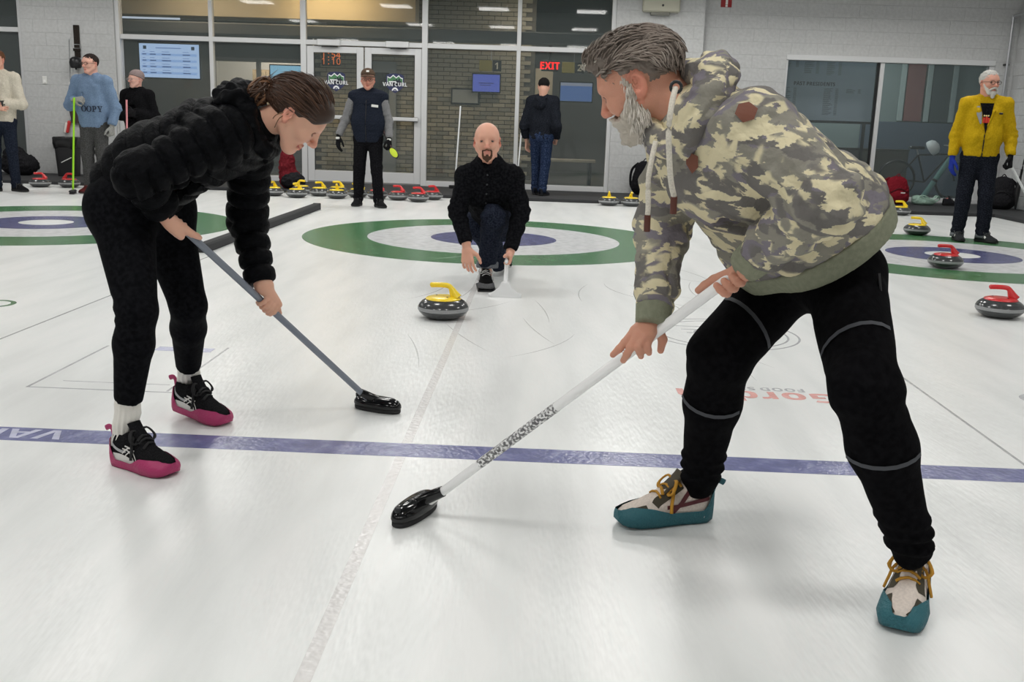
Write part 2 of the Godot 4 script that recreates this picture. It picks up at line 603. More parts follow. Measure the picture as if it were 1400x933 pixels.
func make_storefront() -> void:
	var z := WALL_Z - 0.10
	var f := setting("window_1", "tall aluminium framed glass front between rink and lobby", "window")
	var fr := func(called: String, x0: float, x1: float, y0: float, y1: float, dz := 0.05) -> void:
		bx(called, Vector3(x0, y0, z - dz), Vector3(x1, y1, z + dz), M.alu, f, 0.004)
	var top := 3.4
	fr.call("jamb", -6.50, -6.43, PLAT_Y, top, 0.07)
	fr.call("jamb", 1.435, 1.50, PLAT_Y, top, 0.07)
	for x in [-4.96, -3.47, -1.52, -0.02]:
		var hw := 0.032 if x in [-4.96, -0.02] else 0.045
		fr.call("mullion", x - hw, x + hw, PLAT_Y, top)
	for s in [[-6.43, -4.992], [-4.928, -3.515], [-3.425, -1.565], [-1.475, -0.052], [0.012, 1.435]]:
		fr.call("transom", s[0], s[1], 2.215, 2.29)
		fr.call("head", s[0], s[1], top - 0.07, top)
		pane(f, Vector3(s[0], 2.29, z), Vector3(s[1], top - 0.07, z))
		if s[0] != -3.425:
			fr.call("sill", s[0], s[1], PLAT_Y, PLAT_Y + 0.085, 0.06)
			pane(f, Vector3(s[0], PLAT_Y + 0.085, z), Vector3(s[1], 2.215, z))
	door(1, -3.425, -2.50, z, true)
	door(2, -2.49, -1.565, z, false)
	# the window beyond the left pier
	var g := setting("window_2", "aluminium framed window left of the block pier", "window")
	for q in [["jamb", -8.09, -8.02, PLAT_Y, top], ["transom", -12.0, -8.09, 2.27, 2.345], ["sill", -12.0, -8.09, PLAT_Y, PLAT_Y + 0.085], ["mullion", -9.7, -9.63, PLAT_Y, 2.27], ["head", -12.0, -8.09, top - 0.07, top]]:
		bx(q[0], Vector3(q[1], q[3], z - 0.05), Vector3(q[2], q[4], z + 0.05), M.alu, g, 0.004)
	for q in [[-12.0, -9.7], [-9.63, -8.09]]:
		pane(g, Vector3(q[0], PLAT_Y + 0.085, z), Vector3(q[1], 2.27, z))
		pane(g, Vector3(q[0], 2.345, z), Vector3(q[1], top - 0.07, z))

func door(n: int, x0: float, x1: float, z: float, left: bool) -> void:
	var d := setting("door_%d" % n, ("left" if left else "right") + " leaf of the glazed aluminium double door with a club crest", "door")
	var y0 := 0.06
	var y1 := 2.20
	var b := func(called: String, a0: float, a1: float, b0: float, b1: float, dz := 0.025) -> void:
		bx(called, Vector3(a0, b0, z - dz), Vector3(a1, b1, z + dz), M.alu, d, 0.004)
	b.call("stile", x0 + 0.005, x0 + 0.115, y0, y1)
	b.call("stile", x1 - 0.115, x1 - 0.005, y0, y1)
	b.call("top_rail", x0 + 0.115, x1 - 0.115, 2.10, y1)
	b.call("bottom_rail", x0 + 0.115, x1 - 0.115, y0, 0.235)
	bx("gasket", Vector3(x0 + 0.115, 0.235, z - 0.012), Vector3(x0 + 0.125, 2.10, z + 0.012), M.gasket, d, 0.0)
	bx("gasket", Vector3(x1 - 0.125, 0.235, z - 0.012), Vector3(x1 - 0.115, 2.10, z + 0.012), M.gasket, d, 0.0)
	pane(d, Vector3(x0 + 0.125, 0.235, z), Vector3(x1 - 0.125, 2.10, z))
	bx("threshold", Vector3(x0, PLAT_Y, z - 0.06), Vector3(x1, 0.055, z + 0.06), M.alu_dark, d, 0.004)
	# push bar and closer
	var bar := bx("push_bar", Vector3(x0 + 0.06, 1.065, z + 0.05), Vector3(x1 - 0.04, 1.125, z + 0.10), M.alu, d, 0.008)
	for x in [x0 + 0.09, x1 - 0.09]:
		part("bracket", cbox(Vector3(0.07, 0.075, 0.05), 0.006), M.alu_dark, bar, Vector3(x - (x0 + x1) * 0.5 - 0.01, 0, -0.03))
	var cx := x0 + 0.37 if left else x0 + 0.535
	var cl := bx("door_closer", Vector3(cx - 0.185, 2.205, z + 0.03), Vector3(cx + 0.185, 2.30, z + 0.10), M.alu, d, 0.008)
	part("closer_arm", cbox(Vector3(0.26, 0.012, 0.025), 0.003), M.dark_metal, cl, Vector3(0.02, -0.065, 0.02), Vector3(0, 0.3, 0.05))
	crest(d, Vector3((x0 + x1) * 0.5 + (0.012 if left else 0.03), 1.665, z + 0.0065))

# club crest on the glass: navy shield, green hills with white ridge, dark skyline, white lettering and a ring
func crest(parent: Node, at: Vector3) -> void:
	var root := Node3D.new()
	root.name = "crest"
	parent.add_child(root, true)
	root.position = at
	var flat := func(called: String, pts: Array, m: Material, z: float) -> void:
		var s := Soup.new()
		s.prism(PackedVector2Array(pts), 0.0012, Transform3D(Basis(), Vector3(0, 0, z)))
		part(called, s.mesh(false), m, root)
	var navy := mat(rgb(44, 50, 88), 0.5)
	var green := mat(rgb(74, 128, 88), 0.5)
	var white := mat(rgb(236, 238, 240), 0.5)
	var dark := mat(rgb(26, 32, 48), 0.5)
	var sh := []
	for k in 13:
		var a := PI * k / 12.0
		sh.append(Vector2(cos(a) * 0.145, 0.10 + sin(a) * 0.045))
	sh.append_array([Vector2(-0.145, -0.05), Vector2(-0.09, -0.11), Vector2(0, -0.165), Vector2(0.09, -0.11), Vector2(0.145, -0.05)])
	flat.call("shield", sh, navy, 0.0)
	flat.call("ridge", [Vector2(-0.125, 0.0), Vector2(0.125, 0.0), Vector2(0.125, 0.075), Vector2(0.09, 0.085), Vector2(0.06, 0.12), Vector2(0.02, 0.085), Vector2(-0.03, 0.125), Vector2(-0.08, 0.08), Vector2(-0.125, 0.1)], white, 0.001)
	flat.call("hills", [Vector2(-0.12, 0.0), Vector2(0.12, 0.0), Vector2(0.12, 0.06), Vector2(0.09, 0.07), Vector2(0.06, 0.102), Vector2(0.02, 0.068), Vector2(-0.03, 0.106), Vector2(-0.08, 0.062), Vector2(-0.12, 0.082)], green, 0.002)
	flat.call("skyline", [Vector2(-0.045, -0.01), Vector2(0.1, -0.01), Vector2(0.1, 0.03), Vector2(0.08, 0.03), Vector2(0.08, 0.065), Vector2(0.055, 0.065), Vector2(0.055, 0.04), Vector2(0.035, 0.04), Vector2(0.035, 0.06), Vector2(0.012, 0.06), Vector2(0.012, 0.025), Vector2(-0.015, 0.05), Vector2(-0.045, 0.02)], dark, 0.003)
	flat.call("slogan_bar", [Vector2(-0.1, 0.006), Vector2(0.02, 0.006), Vector2(0.02, 0.024), Vector2(-0.1, 0.024)], white, 0.004)
	flat.call("banner", [Vector2(-0.165, -0.055), Vector2(0.165, -0.055), Vector2(0.165, 0.004), Vector2(-0.165, 0.004)], dark, 0.003)
	part("lettering", text_mesh("VAN CURL", 0.062, 0.001), white, root, Vector3(0, -0.026, 0.005), Vector3.ZERO, "white lettering reading VAN CURL")
	var s := Soup.new()
	for q in [[0.026, 0.052], [0.0, 0.011]]:
		var first := s.v.size()
		for k in 25:
			var a := PI * k / 24.0
			s.vert(Vector3(cos(a) * q[0], sin(a) * q[0] - 0.125, 0.004))
			s.vert(Vector3(cos(a) * q[1], sin(a) * q[1] - 0.125, 0.004))
		for k in 24: s.quad(first + k * 2, first + k * 2 + 2, first + k * 2 + 3, first + k * 2 + 1)
	part("ring", s.mesh(), white, root)

func make_club_window() -> void:
	var z := WALL_Z - 0.25
	var f := setting("window_3", "wide aluminium sliding window in the right bay", "window")
	bx("head", Vector3(4.24, 2.215, z - 0.08), Vector3(7.52, 2.30, z + 0.09), M.alu, f, 0.004)
	bx("sill", Vector3(4.24, 0.045, z - 0.08), Vector3(7.52, 0.115, z + 0.09), M.alu, f, 0.004)
	bx("jamb", Vector3(4.24, 0.115, z - 0.06), Vector3(4.275, 2.215, z + 0.06), M.alu, f, 0.004)
	bx("jamb", Vector3(7.44, 0.115, z - 0.06), Vector3(7.52, 2.215, z + 0.06), M.alu, f, 0.004)
	bx("mullion", Vector3(5.735, 0.115, z - 0.02), Vector3(5.80, 2.215, z + 0.06), M.alu, f, 0.004)
	bx("gasket", Vector3(5.70, 0.115, z - 0.03), Vector3(5.735, 2.215, z + 0.03), M.gasket, f, 0.0)
	pane(f, Vector3(4.275, 0.115, z), Vector3(5.70, 2.215, z))
	pane(f, Vector3(5.80, 0.115, z + 0.03), Vector3(7.44, 2.215, z + 0.03))

# ------------------------------------------------------------------ rooms behind the glass
func picture(w: int, h: int, base: Color, marks: Array) -> ImageTexture:
	var im := Image.create(w, h, false, Image.FORMAT_RGB8)
	im.fill(base)
	for q in marks: im.fill_rect(Rect2i(q[0], q[1], q[2], q[3]), q[4])
	return ImageTexture.create_from_image(im)

# flat sheet with its own uv, facing +z
func print_sheet(called: String, size: Vector2, m: Material, parent: Node, at: Vector3) -> void:
	var q := QuadMesh.new()
	q.size = size
	part(called, q, m, parent, at)

func screen(label: String, at: Vector3, size: Vector2, tex: Texture2D, energy: float, turn := 0.0) -> Node3D:
	var o := thing("wall_screen", label, "screen", at, turn)
	part("bezel", cbox(Vector3(size.x + 0.04, size.y + 0.04, 0.05), 0.006), M.black_plastic, o)
	var m := mat(Color(0.02, 0.02, 0.02), 0.3)
	m.emission_enabled = true
	m.emission = Color.BLACK
	m.emission_texture = tex
	m.emission_operator = BaseMaterial3D.EMISSION_OP_ADD
	m.emission_energy_multiplier = energy
	print_sheet("display", size, m, o, Vector3(0, 0, 0.0265))
	part("mount", cbox(Vector3(0.2, 0.2, 0.06), 0.004), M.black_plastic, o, Vector3(0, 0, -0.05))
	area(Vector3(0, 0, 0.04), size, energy * 0.04, Color(0.75, 0.85, 1.0), o, Vector3(0, 0, 1))
	return o

func make_lobby() -> void:
	var dark := mat(rgb(98, 100, 102), 0.85)
	var beige := mat(rgb(196, 184, 160), 0.85)
	var tile := mat(rgb(128, 126, 120), 0.35)
	var fl := setting("floor_lobby", "grey lobby floor behind the glass", "floor")
	bx("slab", Vector3(-12.2, -0.1, -13.2), Vector3(4.1, 0.03, -6.86), tile, fl, 0.0)
	var ce := setting("ceiling_lobby", "dark lobby ceiling with a beige bulkhead", "ceiling")
	bx("deck", Vector3(-12.2, 3.45, -13.2), Vector3(4.1, 3.6, -7.0), dark, ce, 0.0)
	bx("bulkhead", Vector3(-8.0, 2.76, -9.0), Vector3(-1.9, 3.45, -8.5), beige, ce)
	bx("duct", Vector3(-12.0, 2.42, -8.3), Vector3(4.0, 2.62, -8.0), dark, ce, 0.02)
	var wb := setting("wall_lobby", "back and side walls of the lobby", "wall")
	var grey := mat(rgb(150, 152, 150), 0.85)
	bx("wall_core", Vector3(-12.2, 0.0, -13.2), Vector3(-9.2, 3.5, -13.0), grey, wb, 0.0)
	bx("wall_core", Vector3(-6.6, 0.0, -13.2), Vector3(4.1, 3.5, -13.0), grey, wb, 0.0)
	bx("wall_core", Vector3(-9.2, 0.0, -13.2), Vector3(-6.6, 1.3, -13.0), grey, wb, 0.0)
	bx("wall_core", Vector3(-12.2, 0.0, -13.2), Vector3(-12.0, 3.5, -7.0), grey, wb, 0.0)
	bx("wall_core", Vector3(3.95, 0.0, -13.2), Vector3(4.1, 3.5, -7.1), grey, wb, 0.0)
	# partition with a lit office behind an inner window
	bx("partition", Vector3(-8.0, 0.0, -9.5), Vector3(-5.85, 2.76, -9.4), dark, wb)
	bx("partition", Vector3(-5.85, 0.0, -9.5), Vector3(-3.95, 1.15, -9.4), dark, wb)
	bx("partition", Vector3(-5.85, 2.12, -9.5), Vector3(-3.95, 2.76, -9.4), dark, wb)
	bx("office_wall", Vector3(-6.4, 0.0, -11.6), Vector3(-3.7, 2.76, -11.5), mat(rgb(214, 212, 204), 0.8), wb)
	bx("office_ceiling", Vector3(-6.4, 2.76, -11.6), Vector3(-3.7, 2.86, -9.4), mat(rgb(214, 212, 204), 0.8), wb)
	bx("office_side", Vector3(-6.5, 0.0, -11.6), Vector3(-6.4, 2.76, -9.5), mat(rgb(214, 212, 204), 0.8), wb)
	bx("office_side", Vector3(-3.95, 0.0, -11.6), Vector3(-3.85, 2.76, -9.75), mat(rgb(214, 212, 204), 0.8), wb)
	var wf := setting("window_4", "inner office window with grey posts", "window")
	for x in [-5.85, -5.0, -4.02]: bx("post", Vector3(x, 1.15, -9.5), Vector3(x + 0.07, 2.12, -9.4), M.alu_dark, wf)
	bx("rail", Vector3(-5.78, 2.05, -9.5), Vector3(-4.02, 2.12, -9.4), M.alu_dark, wf)
	var cab := thing("office_cabinet", "tan tall cabinet inside the lit office", "cabinet", Vector3(-5.25, 0.03, -11.2))
	bx("carcass", Vector3(-0.28, 0, -0.25), Vector3(0.28, 1.95, 0.22), mat(rgb(186, 164, 128), 0.6), cab)
	for s in [-1, 1]:
		var dr := bx("cabinet_door", Vector3(-0.135 + 0.14 * s, 0.08, 0.22), Vector3(0.135 + 0.14 * s, 1.92, 0.24), mat(rgb(196, 174, 138), 0.6), cab)
		part("handle", cbox(Vector3(0.015, 0.16, 0.02), 0.004), M.steel, dr, Vector3(-0.1 * s, 0, 0.02))
	lobby_lamp(Vector3(-5.0, 2.74, -10.5), Vector2(1.2, 0.3), 2.6, Color(1, 0.98, 0.94), "white ceiling lamp in the lit office")
	lobby_lamp(Vector3(0.36, 3.40, -8.6), Vector2(0.5, 0.3), 2.2, Color(1, 0.97, 0.9), "small square lobby lamp above the dark corridor")
	lobby_lamp(Vector3(-3.4, 3.40, -7.9), Vector2(1.3, 0.35), 3.2, Color(1, 0.88, 0.66), "warm yellow lobby lamp above the double door")
	lobby_lamp(Vector3(-5.6, 3.40, -7.7), Vector2(1.2, 0.3), 1.6, Color(1, 0.92, 0.78), "added warm lamp lighting the bulkhead above the schedule screen")  # lamp added only to brighten the front of the beige bulkhead
	lobby_lamp(Vector3(2.4, 3.40, -10.5), Vector2(0.6, 0.6), 1.2, Color(1, 0.97, 0.92), "square lobby lamp behind the block pier")
	lobby_lamp(Vector3(-9.6, 3.40, -9.0), Vector2(1.2, 0.3), 1.5, Color(1, 0.97, 0.92), "long lobby lamp beyond the left pier")

	# brick wall of the lobby
	var bw := setting("wall_brick", "pale buff brick wall in the lobby", "wall")
	bx("wall_core", Vector3(-3.95, 0.0, -9.74), Vector3(0.2, 3.45, -9.61), mat(rgb(96, 92, 84), 0.9), bw, 0.0)
	var tones := [mat(rgb(170, 162, 142), 0.85), mat(rgb(158, 150, 130), 0.85), mat(rgb(182, 174, 152), 0.85), mat(rgb(150, 146, 132), 0.85)]
	var brick := cbox(Vector3(0.222, 0.066, 0.05), 0.004)
	var rng := RandomNumberGenerator.new()
	rng.seed = 5
	var rest := Soup.new()
	var count := 0
	for r in 42:
		for k in 18:
			var x := -3.83 + k * 0.233 + (0.116 if r % 2 else 0.0)
			if x > 0.1: continue
			var y := 0.07 + r * 0.0785
			var at := Vector3(x, y, -9.60 + rng.randf_range(-0.003, 0.003))
			if r < 24 and count < 298 and (x < -3.0 or x > -2.35):
				part("brick", brick, tones[rng.randi() % 4], bw, at)
				count += 1
			else:
				rest.box(at, Vector3(0.222, 0.066, 0.05))
	var ro := part("brickwork", rest.mesh(false), tones[0], bw)
	ro.set_meta("kind", "stuff")
	bx("corridor_panel", Vector3(0.22, 0.03, -9.72), Vector3(0.55, 2.1, -9.62), beige, bw)

	# screens, boards and signs in the lobby
	var marks := []
	for r in 4:
		marks.append([12, 62 + r * 40, 372, 16, rgb(150, 186, 236)])
		for q in [[20, 26], [70, 40], [150, 60], [290, 50]]:
			marks.append([q[0], 66 + r * 40, q[1], 6, rgb(60, 84, 130)])
			marks.append([q[0], 50 + r * 40, q[1] - 8, 4, rgb(120, 150, 200)])
	marks.append([110, 24, 170, 6, rgb(110, 140, 190)])
	marks.append([26, 14, 22, 22, rgb(30, 50, 70)])
	marks.append([348, 14, 22, 22, rgb(30, 50, 70)])
	screen("large bright blue schedule screen hung behind the glass", Vector3(-5.82, 1.915, -7.25), Vector2(1.0, 0.54), picture(400, 220, rgb(178, 208, 246), marks), 0.95)
	screen("small cyan screen in front of the lit office", Vector3(-4.33, 1.81, -9.05), Vector2(0.6, 0.34), picture(64, 40, rgb(150, 208, 236), [[8, 20, 30, 6, rgb(190, 226, 244)]]), 0.8)
	screen("violet blue screen on the buff brick wall", Vector3(-0.69, 1.8, -9.5), Vector2(0.5, 0.31), picture(128, 80, rgb(104, 120, 222), [[28, 38, 72, 5, rgb(60, 66, 140)], [34, 48, 52, 4, rgb(60, 66, 140)]]), 0.62)
	screen("dim blue screen in the corridor beyond the standing man", Vector3(1.02, 1.72, -10.5), Vector2(0.62, 0.35), picture(64, 40, rgb(110, 150, 220), [[0, 0, 64, 7, rgb(190, 200, 220)]]), 0.4)
	var ex := thing("exit_sign", "red glowing EXIT sign in the lobby corridor", "sign", Vector3(0.48, 2.12, -9.0))
	part("case", cbox(Vector3(0.3, 0.19, 0.05), 0.006), M.black_plastic, ex)
	part("lettering", text_mesh("EXIT", 0.13, 0.006), glow(Color(1.0, 0.06, 0.06), 2.2), ex, Vector3(0, 0, 0.028))
	part("bracket", cbox(Vector3(0.05, 0.28, 0.03), 0.003), M.black_plastic, ex, Vector3(0, 0.23, 0))
	for q in [[-0.68, 2.09, "1"], [0.82, 2.10, "2"]]:
		var b := thing("number_board", "hanging yellow board beside the EXIT sign" if q[2] == "2" else "hanging yellow board before the buff brick wall", "sign", Vector3(q[0], q[1], -9.0))
		part("panel", cbox(Vector3(0.23, 0.19, 0.03), 0.004), mat(rgb(152, 142, 72), 0.6), b)
		part("black_panel", cbox(Vector3(0.16, 0.19, 0.03), 0.004), M.black_plastic, b, Vector3(0.205, 0, 0))
		part("lettering", text_mesh(q[2], 0.12, 0.004), mat(rgb(220, 212, 190), 0.6), b, Vector3(0.205, 0, 0.017))
		part("hanger", cbox(Vector3(0.012, 0.5, 0.012), 0.002), M.steel, b, Vector3(0.1, 0.32, 0))
	var ck := thing("digital_clock", "orange digit clock panel seen through the left door", "clock", Vector3(-3.38, 2.11, -8.45))
	part("case", cbox(Vector3(0.34, 0.27, 0.05), 0.006), M.black_plastic, ck)
	part("lettering", text_mesh("1:54", 0.11, 0.004, true, "Droid Sans Mono"), glow(Color(1.0, 0.5, 0.2), 0.8), ck, Vector3(0, 0.055, 0.027))
	part("lettering", text_mesh("1:10", 0.11, 0.004, true, "Droid Sans Mono"), glow(Color(1.0, 0.5, 0.2), 0.6), ck, Vector3(0, -0.06, 0.027))
	part("bracket", cbox(Vector3(0.04, 0.3, 0.03), 0.003), M.black_plastic, ck, Vector3(0, 0.28, 0))
	var po := thing("framed_notice", "grey framed notice on the buff brick wall", "frame", Vector3(-1.085, 1.55, -9.555))
	part("frame", cbox(Vector3(0.54, 0.3, 0.03), 0.006), M.black_plastic, po)
	part("sheet", cbox(Vector3(0.48, 0.24, 0.006), 0.001), mat(rgb(170, 172, 168), 0.7), po, Vector3(0, 0, 0.016))
	var be := thing("lobby_bench", "low dark bench with a pale edge in the lobby", "bench", Vector3(0.62, 0.03, -8.6))
	part("seat", cbox(Vector3(1.5, 0.05, 0.36), 0.008), mat(rgb(180, 172, 150), 0.5), be, Vector3(0, 0.43, 0))
	for s in [-0.65, 0.65]: part("leg", cbox(Vector3(0.06, 0.41, 0.3), 0.006), M.dark_metal, be, Vector3(s, 0.205, 0))
	var dr := thing("hall_door", "grey inner door with a dark glass strip past the entrance", "door", Vector3(-2.68, 0.03, -9.5))
	part("leaf", cbox(Vector3(0.6, 2.1, 0.06), 0.006), mat(rgb(150, 154, 156), 0.6), dr, Vector3(0, 1.05, 0))
	part("glazing", cbox(Vector3(0.34, 1.3, 0.02), 0.003), M.black_plastic, dr, Vector3(0, 1.25, 0.032))
	part("handle", cbox(Vector3(0.03, 0.22, 0.04), 0.006), M.steel, dr, Vector3(0.23, 1.0, 0.05))

func lobby_lamp(at: Vector3, size: Vector2, energy: float, c: Color, label: String) -> void:
	var o := thing("lobby_lamp", label, "lamp", at)
	part("frame", cbox(Vector3(size.x + 0.05, 0.04, size.y + 0.05), 0.006), M.lamp_case, o, Vector3(0, 0.03, 0))
	part("diffuser", cbox(Vector3(size.x, 0.01, size.y), 0.002), glow(c, 2.5), o, Vector3(0, 0.008, 0))
	area(Vector3(0, -0.002, 0), size, energy, c, o)

func make_club_room() -> void:
	var wall := mat(rgb(146, 160, 158), 0.85)
	var r := setting("wall_club", "grey green walls of the room behind the right window", "wall")
	bx("wall_core", Vector3(4.1, -0.05, -9.3), Vector3(8.4, 3.0, -9.2), wall, r, 0.0)
	bx("wall_core", Vector3(8.3, -0.05, -9.2), Vector3(8.4, 3.0, -7.1), wall, r, 0.0)
	bx("ceiling_panel", Vector3(4.1, 2.9, -9.3), Vector3(8.4, 3.0, -7.05), wall, r, 0.0)
	bx("floor_panel", Vector3(4.1, -0.08, -9.3), Vector3(8.4, 0.03, -6.96), mat(rgb(70, 72, 72), 0.8), r, 0.0)
	lobby_lamp(Vector3(5.6, 2.88, -8.0), Vector2(1.2, 0.3), 3.0, Color(0.95, 1.0, 1.0), "long lamp on the ceiling behind the right window")
	# honour board
	var marks := []
	var rng := RandomNumberGenerator.new()
	rng.seed = 9
	var ink := rgb(74, 84, 92)
	for blk in [[20, 4, 7], [130, 4, 12], [250, 4, 13], [20, 150, 20], [245, 150, 24], [365, 150, 4]]:
		for k in blk[2]:
			marks.append([blk[0], blk[1] + k * 6, 26 + rng.randi() % 26, 2, ink])
			marks.append([blk[0] + 62, blk[1] + k * 6, 16, 2, ink])
	var bm := mat(Color.WHITE, 0.5)
	bm.albedo_texture = picture(512, 320, rgb(148, 164, 176), marks)
	var b := thing("honour_board", "blue grey honour board headed PAST PRESIDENTS behind the right window", "board", Vector3(5.1, 1.79, -7.62))
	part("frame", cbox(Vector3(1.66, 1.06, 0.04), 0.006), M.gasket, b)
	print_sheet("sheet", Vector2(1.58, 0.98), bm, b, Vector3(0, 0, 0.021))
	part("lettering", text_mesh("PAST PRESIDENTS", 0.062, 0.002), mat(rgb(30, 34, 40), 0.6), b, Vector3(-0.2, 0.10, 0.023))
	part("post", cbox(Vector3(0.05, 1.3, 0.04), 0.004), M.gasket, b, Vector3(-0.7, -1.12, -0.03))
	part("post", cbox(Vector3(0.05, 1.3, 0.04), 0.004), M.gasket, b, Vector3(0.7, -1.12, -0.03))
	# low dark partition and pale uprights
	var d := thing("low_partition", "dark olive low partition behind the right window", "partition", Vector3(5.6, 0.03, -8.1))
	part("panel", cbox(Vector3(2.3, 0.8, 0.06), 0.008), mat(rgb(72, 72, 66), 0.8), d, Vector3(0, 0.4, 0))
	part("top_cap", cbox(Vector3(2.32, 0.03, 0.09), 0.006), mat(rgb(60, 60, 56), 0.7), d, Vector3(0, 0.815, 0))
	var u := thing("wall_panelling", "pale and red upright panels on the wall behind the bikes", "panelling", Vector3(7.3, 0.03, -9.15))
	part("lower_panel", cbox(Vector3(1.9, 1.3, 0.05), 0.006), mat(rgb(96, 108, 122), 0.8), u, Vector3(-0.15, 0.65, 0.02))
	for x in [-0.42, 0.05, 0.5]: part("upright", cbox(Vector3(0.09, 1.2, 0.05), 0.006), mat(rgb(186, 200, 196), 0.7), u, Vector3(x, 1.92, 0.02))
	part("red_panel", cbox(Vector3(0.32, 1.2, 0.03), 0.004), mat(rgb(150, 104, 100), 0.8), u, Vector3(-0.19, 1.92, 0.01))
	part("dark_panel", cbox(Vector3(0.34, 1.2, 0.03), 0.004), mat(rgb(84, 96, 96), 0.6), u, Vector3(0.28, 1.92, 0.01))
	# bicycle with helmet and a rolled mat
	var bk := thing("bicycle", "dark bicycle parked behind the right window", "bicycle", Vector3(6.95, 0.03, -7.75))
	for x in [-0.48, 0.5]:
		var ring := []
		for k in 25: ring.append(Vector3(x + cos(TAU * k / 24.0) * 0.31, 0.33 + sin(TAU * k / 24.0) * 0.31, 0))
		part("tyre", tube_mesh(ring, 0.022, 6, 1.0, Vector3(0, 0, 1)), M.black_plastic, bk)
	var F := [Vector3(-0.48, 0.33, 0), Vector3(-0.15, 0.75, 0), Vector3(0.38, 0.78, 0), Vector3(0.5, 0.33, 0), Vector3(0.0, 0.3, 0)]
	for q in [[0, 1], [1, 2], [2, 3], [1, 4], [0, 4], [4, 2]]: part("frame_tube", tube_mesh([F[q[0]], F[q[1]]], 0.016, 8), M.dark_metal, bk)
	part("saddle", cbox(Vector3(0.26, 0.05, 0.14), 0.02), M.black_plastic, bk, Vector3(-0.19, 0.87, 0))
	part("seat_post", tube_mesh([Vector3(-0.15, 0.74, 0), Vector3(-0.19, 0.86, 0)], 0.013, 8), M.steel, bk)
	part("handlebar", tube_mesh([Vector3(0.36, 0.92, -0.25), Vector3(0.4, 0.92, 0), Vector3(0.36, 0.92, 0.25)], 0.013, 8), M.steel, bk)
	part("stem", tube_mesh([Vector3(0.38, 0.78, 0), Vector3(0.4, 0.92, 0)], 0.015, 8), M.steel, bk)
	var he := thing("bike_helmet", "white bike helmet hanging on the parked bicycle", "helmet", Vector3(6.93, 0.9, -7.55), 0.3)
	var hs := Soup.new()
	hs.lathe([Vector2(0.125, -0.02), Vector2(0.13, 0.02), Vector2(0.118, 0.07), Vector2(0.08, 0.11), Vector2(0.03, 0.128), Vector2(0.001, 0.13)], 20)
	part("shell", hs.mesh(), mat(rgb(206, 214, 214), 0.4), he, Vector3.ZERO, Vector3(0.9, 0, -0.5))
	for k in 3: part("vent", cbox(Vector3(0.018, 0.012, 0.09), 0.004), M.black_plastic, he, Vector3(-0.045 + 0.045 * k, 0.075, 0.085), Vector3(0.9, 0, -0.3))
	var rm := thing("rolled_mat", "teal rolled mat leaning by the bicycle", "mat", Vector3(7.06, 0.03, -7.3))
	part("roll", tube_mesh([Vector3(-0.28, 0.05, 0), Vector3(0.12, 0.72, -0.03)], 0.045, 14), mat(rgb(96, 138, 134), 0.8), rm)
	part("strap", tube_mesh([Vector3(-0.11, 0.33, -0.01), Vector3(-0.09, 0.365, -0.012)], 0.048, 14), M.black_plastic, rm)

# ------------------------------------------------------------------ curling stones
func make_stone(c: Color) -> Node3D:
	var o := Node3D.new()
	var g := mat(Color.WHITE, 0.16)
	g.albedo_texture = noise_tex(0.22, [[0.3, rgb(38, 40, 41)], [0.5, rgb(62, 64, 65)], [0.72, rgb(96, 98, 99)]], 512, 3, 21)
	tri(g, 6.0)
	var prof := []
	for q in [[0.06, 0.0], [0.072, 0.001], [0.098, 0.008], [0.122, 0.021], [0.1375, 0.037], [0.1435, 0.0475], [0.1448, 0.0505], [0.1448, 0.0685], [0.1435, 0.0715], [0.1375, 0.084], [0.124, 0.0985], [0.105, 0.110], [0.085, 0.116], [0.05, 0.118], [0.001, 0.118]]: prof.append(Vector2(q[0], q[1]))
	var s := Soup.new()
	s.lathe([Vector2(0.001, 0.0)] + prof, 48)
	part("granite_body", s.mesh(), g, o)
	var s2 := Soup.new()
	s2.lathe([Vector2(0.1440, 0.0490), Vector2(0.1456, 0.0505), Vector2(0.1459, 0.0595), Vector2(0.1456, 0.0685), Vector2(0.1440, 0.0700)], 48)
	var bm := mat(Color.WHITE, 0.6)
	bm.albedo_texture = noise_tex(0.15, [[0.3, rgb(132, 134, 135)], [0.7, rgb(168, 170, 171)]], 256, 3, 22)
	part("striking_band", s2.mesh(), tri(bm, 6.0), o)
	var hm := mat(c, 0.28)
	hm.clearcoat_enabled = true
	hm.clearcoat = 0.4
	hm.clearcoat_roughness = 0.2
	var h := Soup.new()
	h.lathe([Vector2(0.100, 0.1105), Vector2(0.102, 0.1145), Vector2(0.096, 0.120), Vector2(0.08, 0.1245), Vector2(0.05, 0.1275), Vector2(0.001, 0.1285)], 40)
	var cap := part("handle_plate", h.mesh(), hm, o)
	var g2 := Soup.new()
	var path := smooth_path([Vector3(0.078, 0.118, 0), Vector3(0.062, 0.142, 0), Vector3(0.05, 0.165, 0), Vector3(0.036, 0.184, 0), Vector3(0.012, 0.1905, 0), Vector3(-0.03, 0.191, 0), Vector3(-0.066, 0.189, 0), Vector3(-0.079, 0.187, 0)], 4)
	var rad := []
	for k in path.size():
		var t := float(k) / (path.size() - 1)
		rad.append(lerpf(0.034, 0.0150, clampf(t / 0.38, 0, 1)) if t < 0.9 else lerpf(0.015, 0.007, (t - 0.9) / 0.1))
	g2.tube(path, rad, 14, 0.88, Vector3(0, 0, 1))
	part("grip", g2.mesh(), hm, cap)
	for a in [0.9, 3.6]:
		part("screw", tube_mesh([Vector3(cos(a) * 0.05, 0.126, sin(a) * 0.05), Vector3(cos(a) * 0.05, 0.1295, sin(a) * 0.05)], 0.006, 8, 1.0, Vector3(1, 0, 0)), M.dark_metal, cap)
	return o

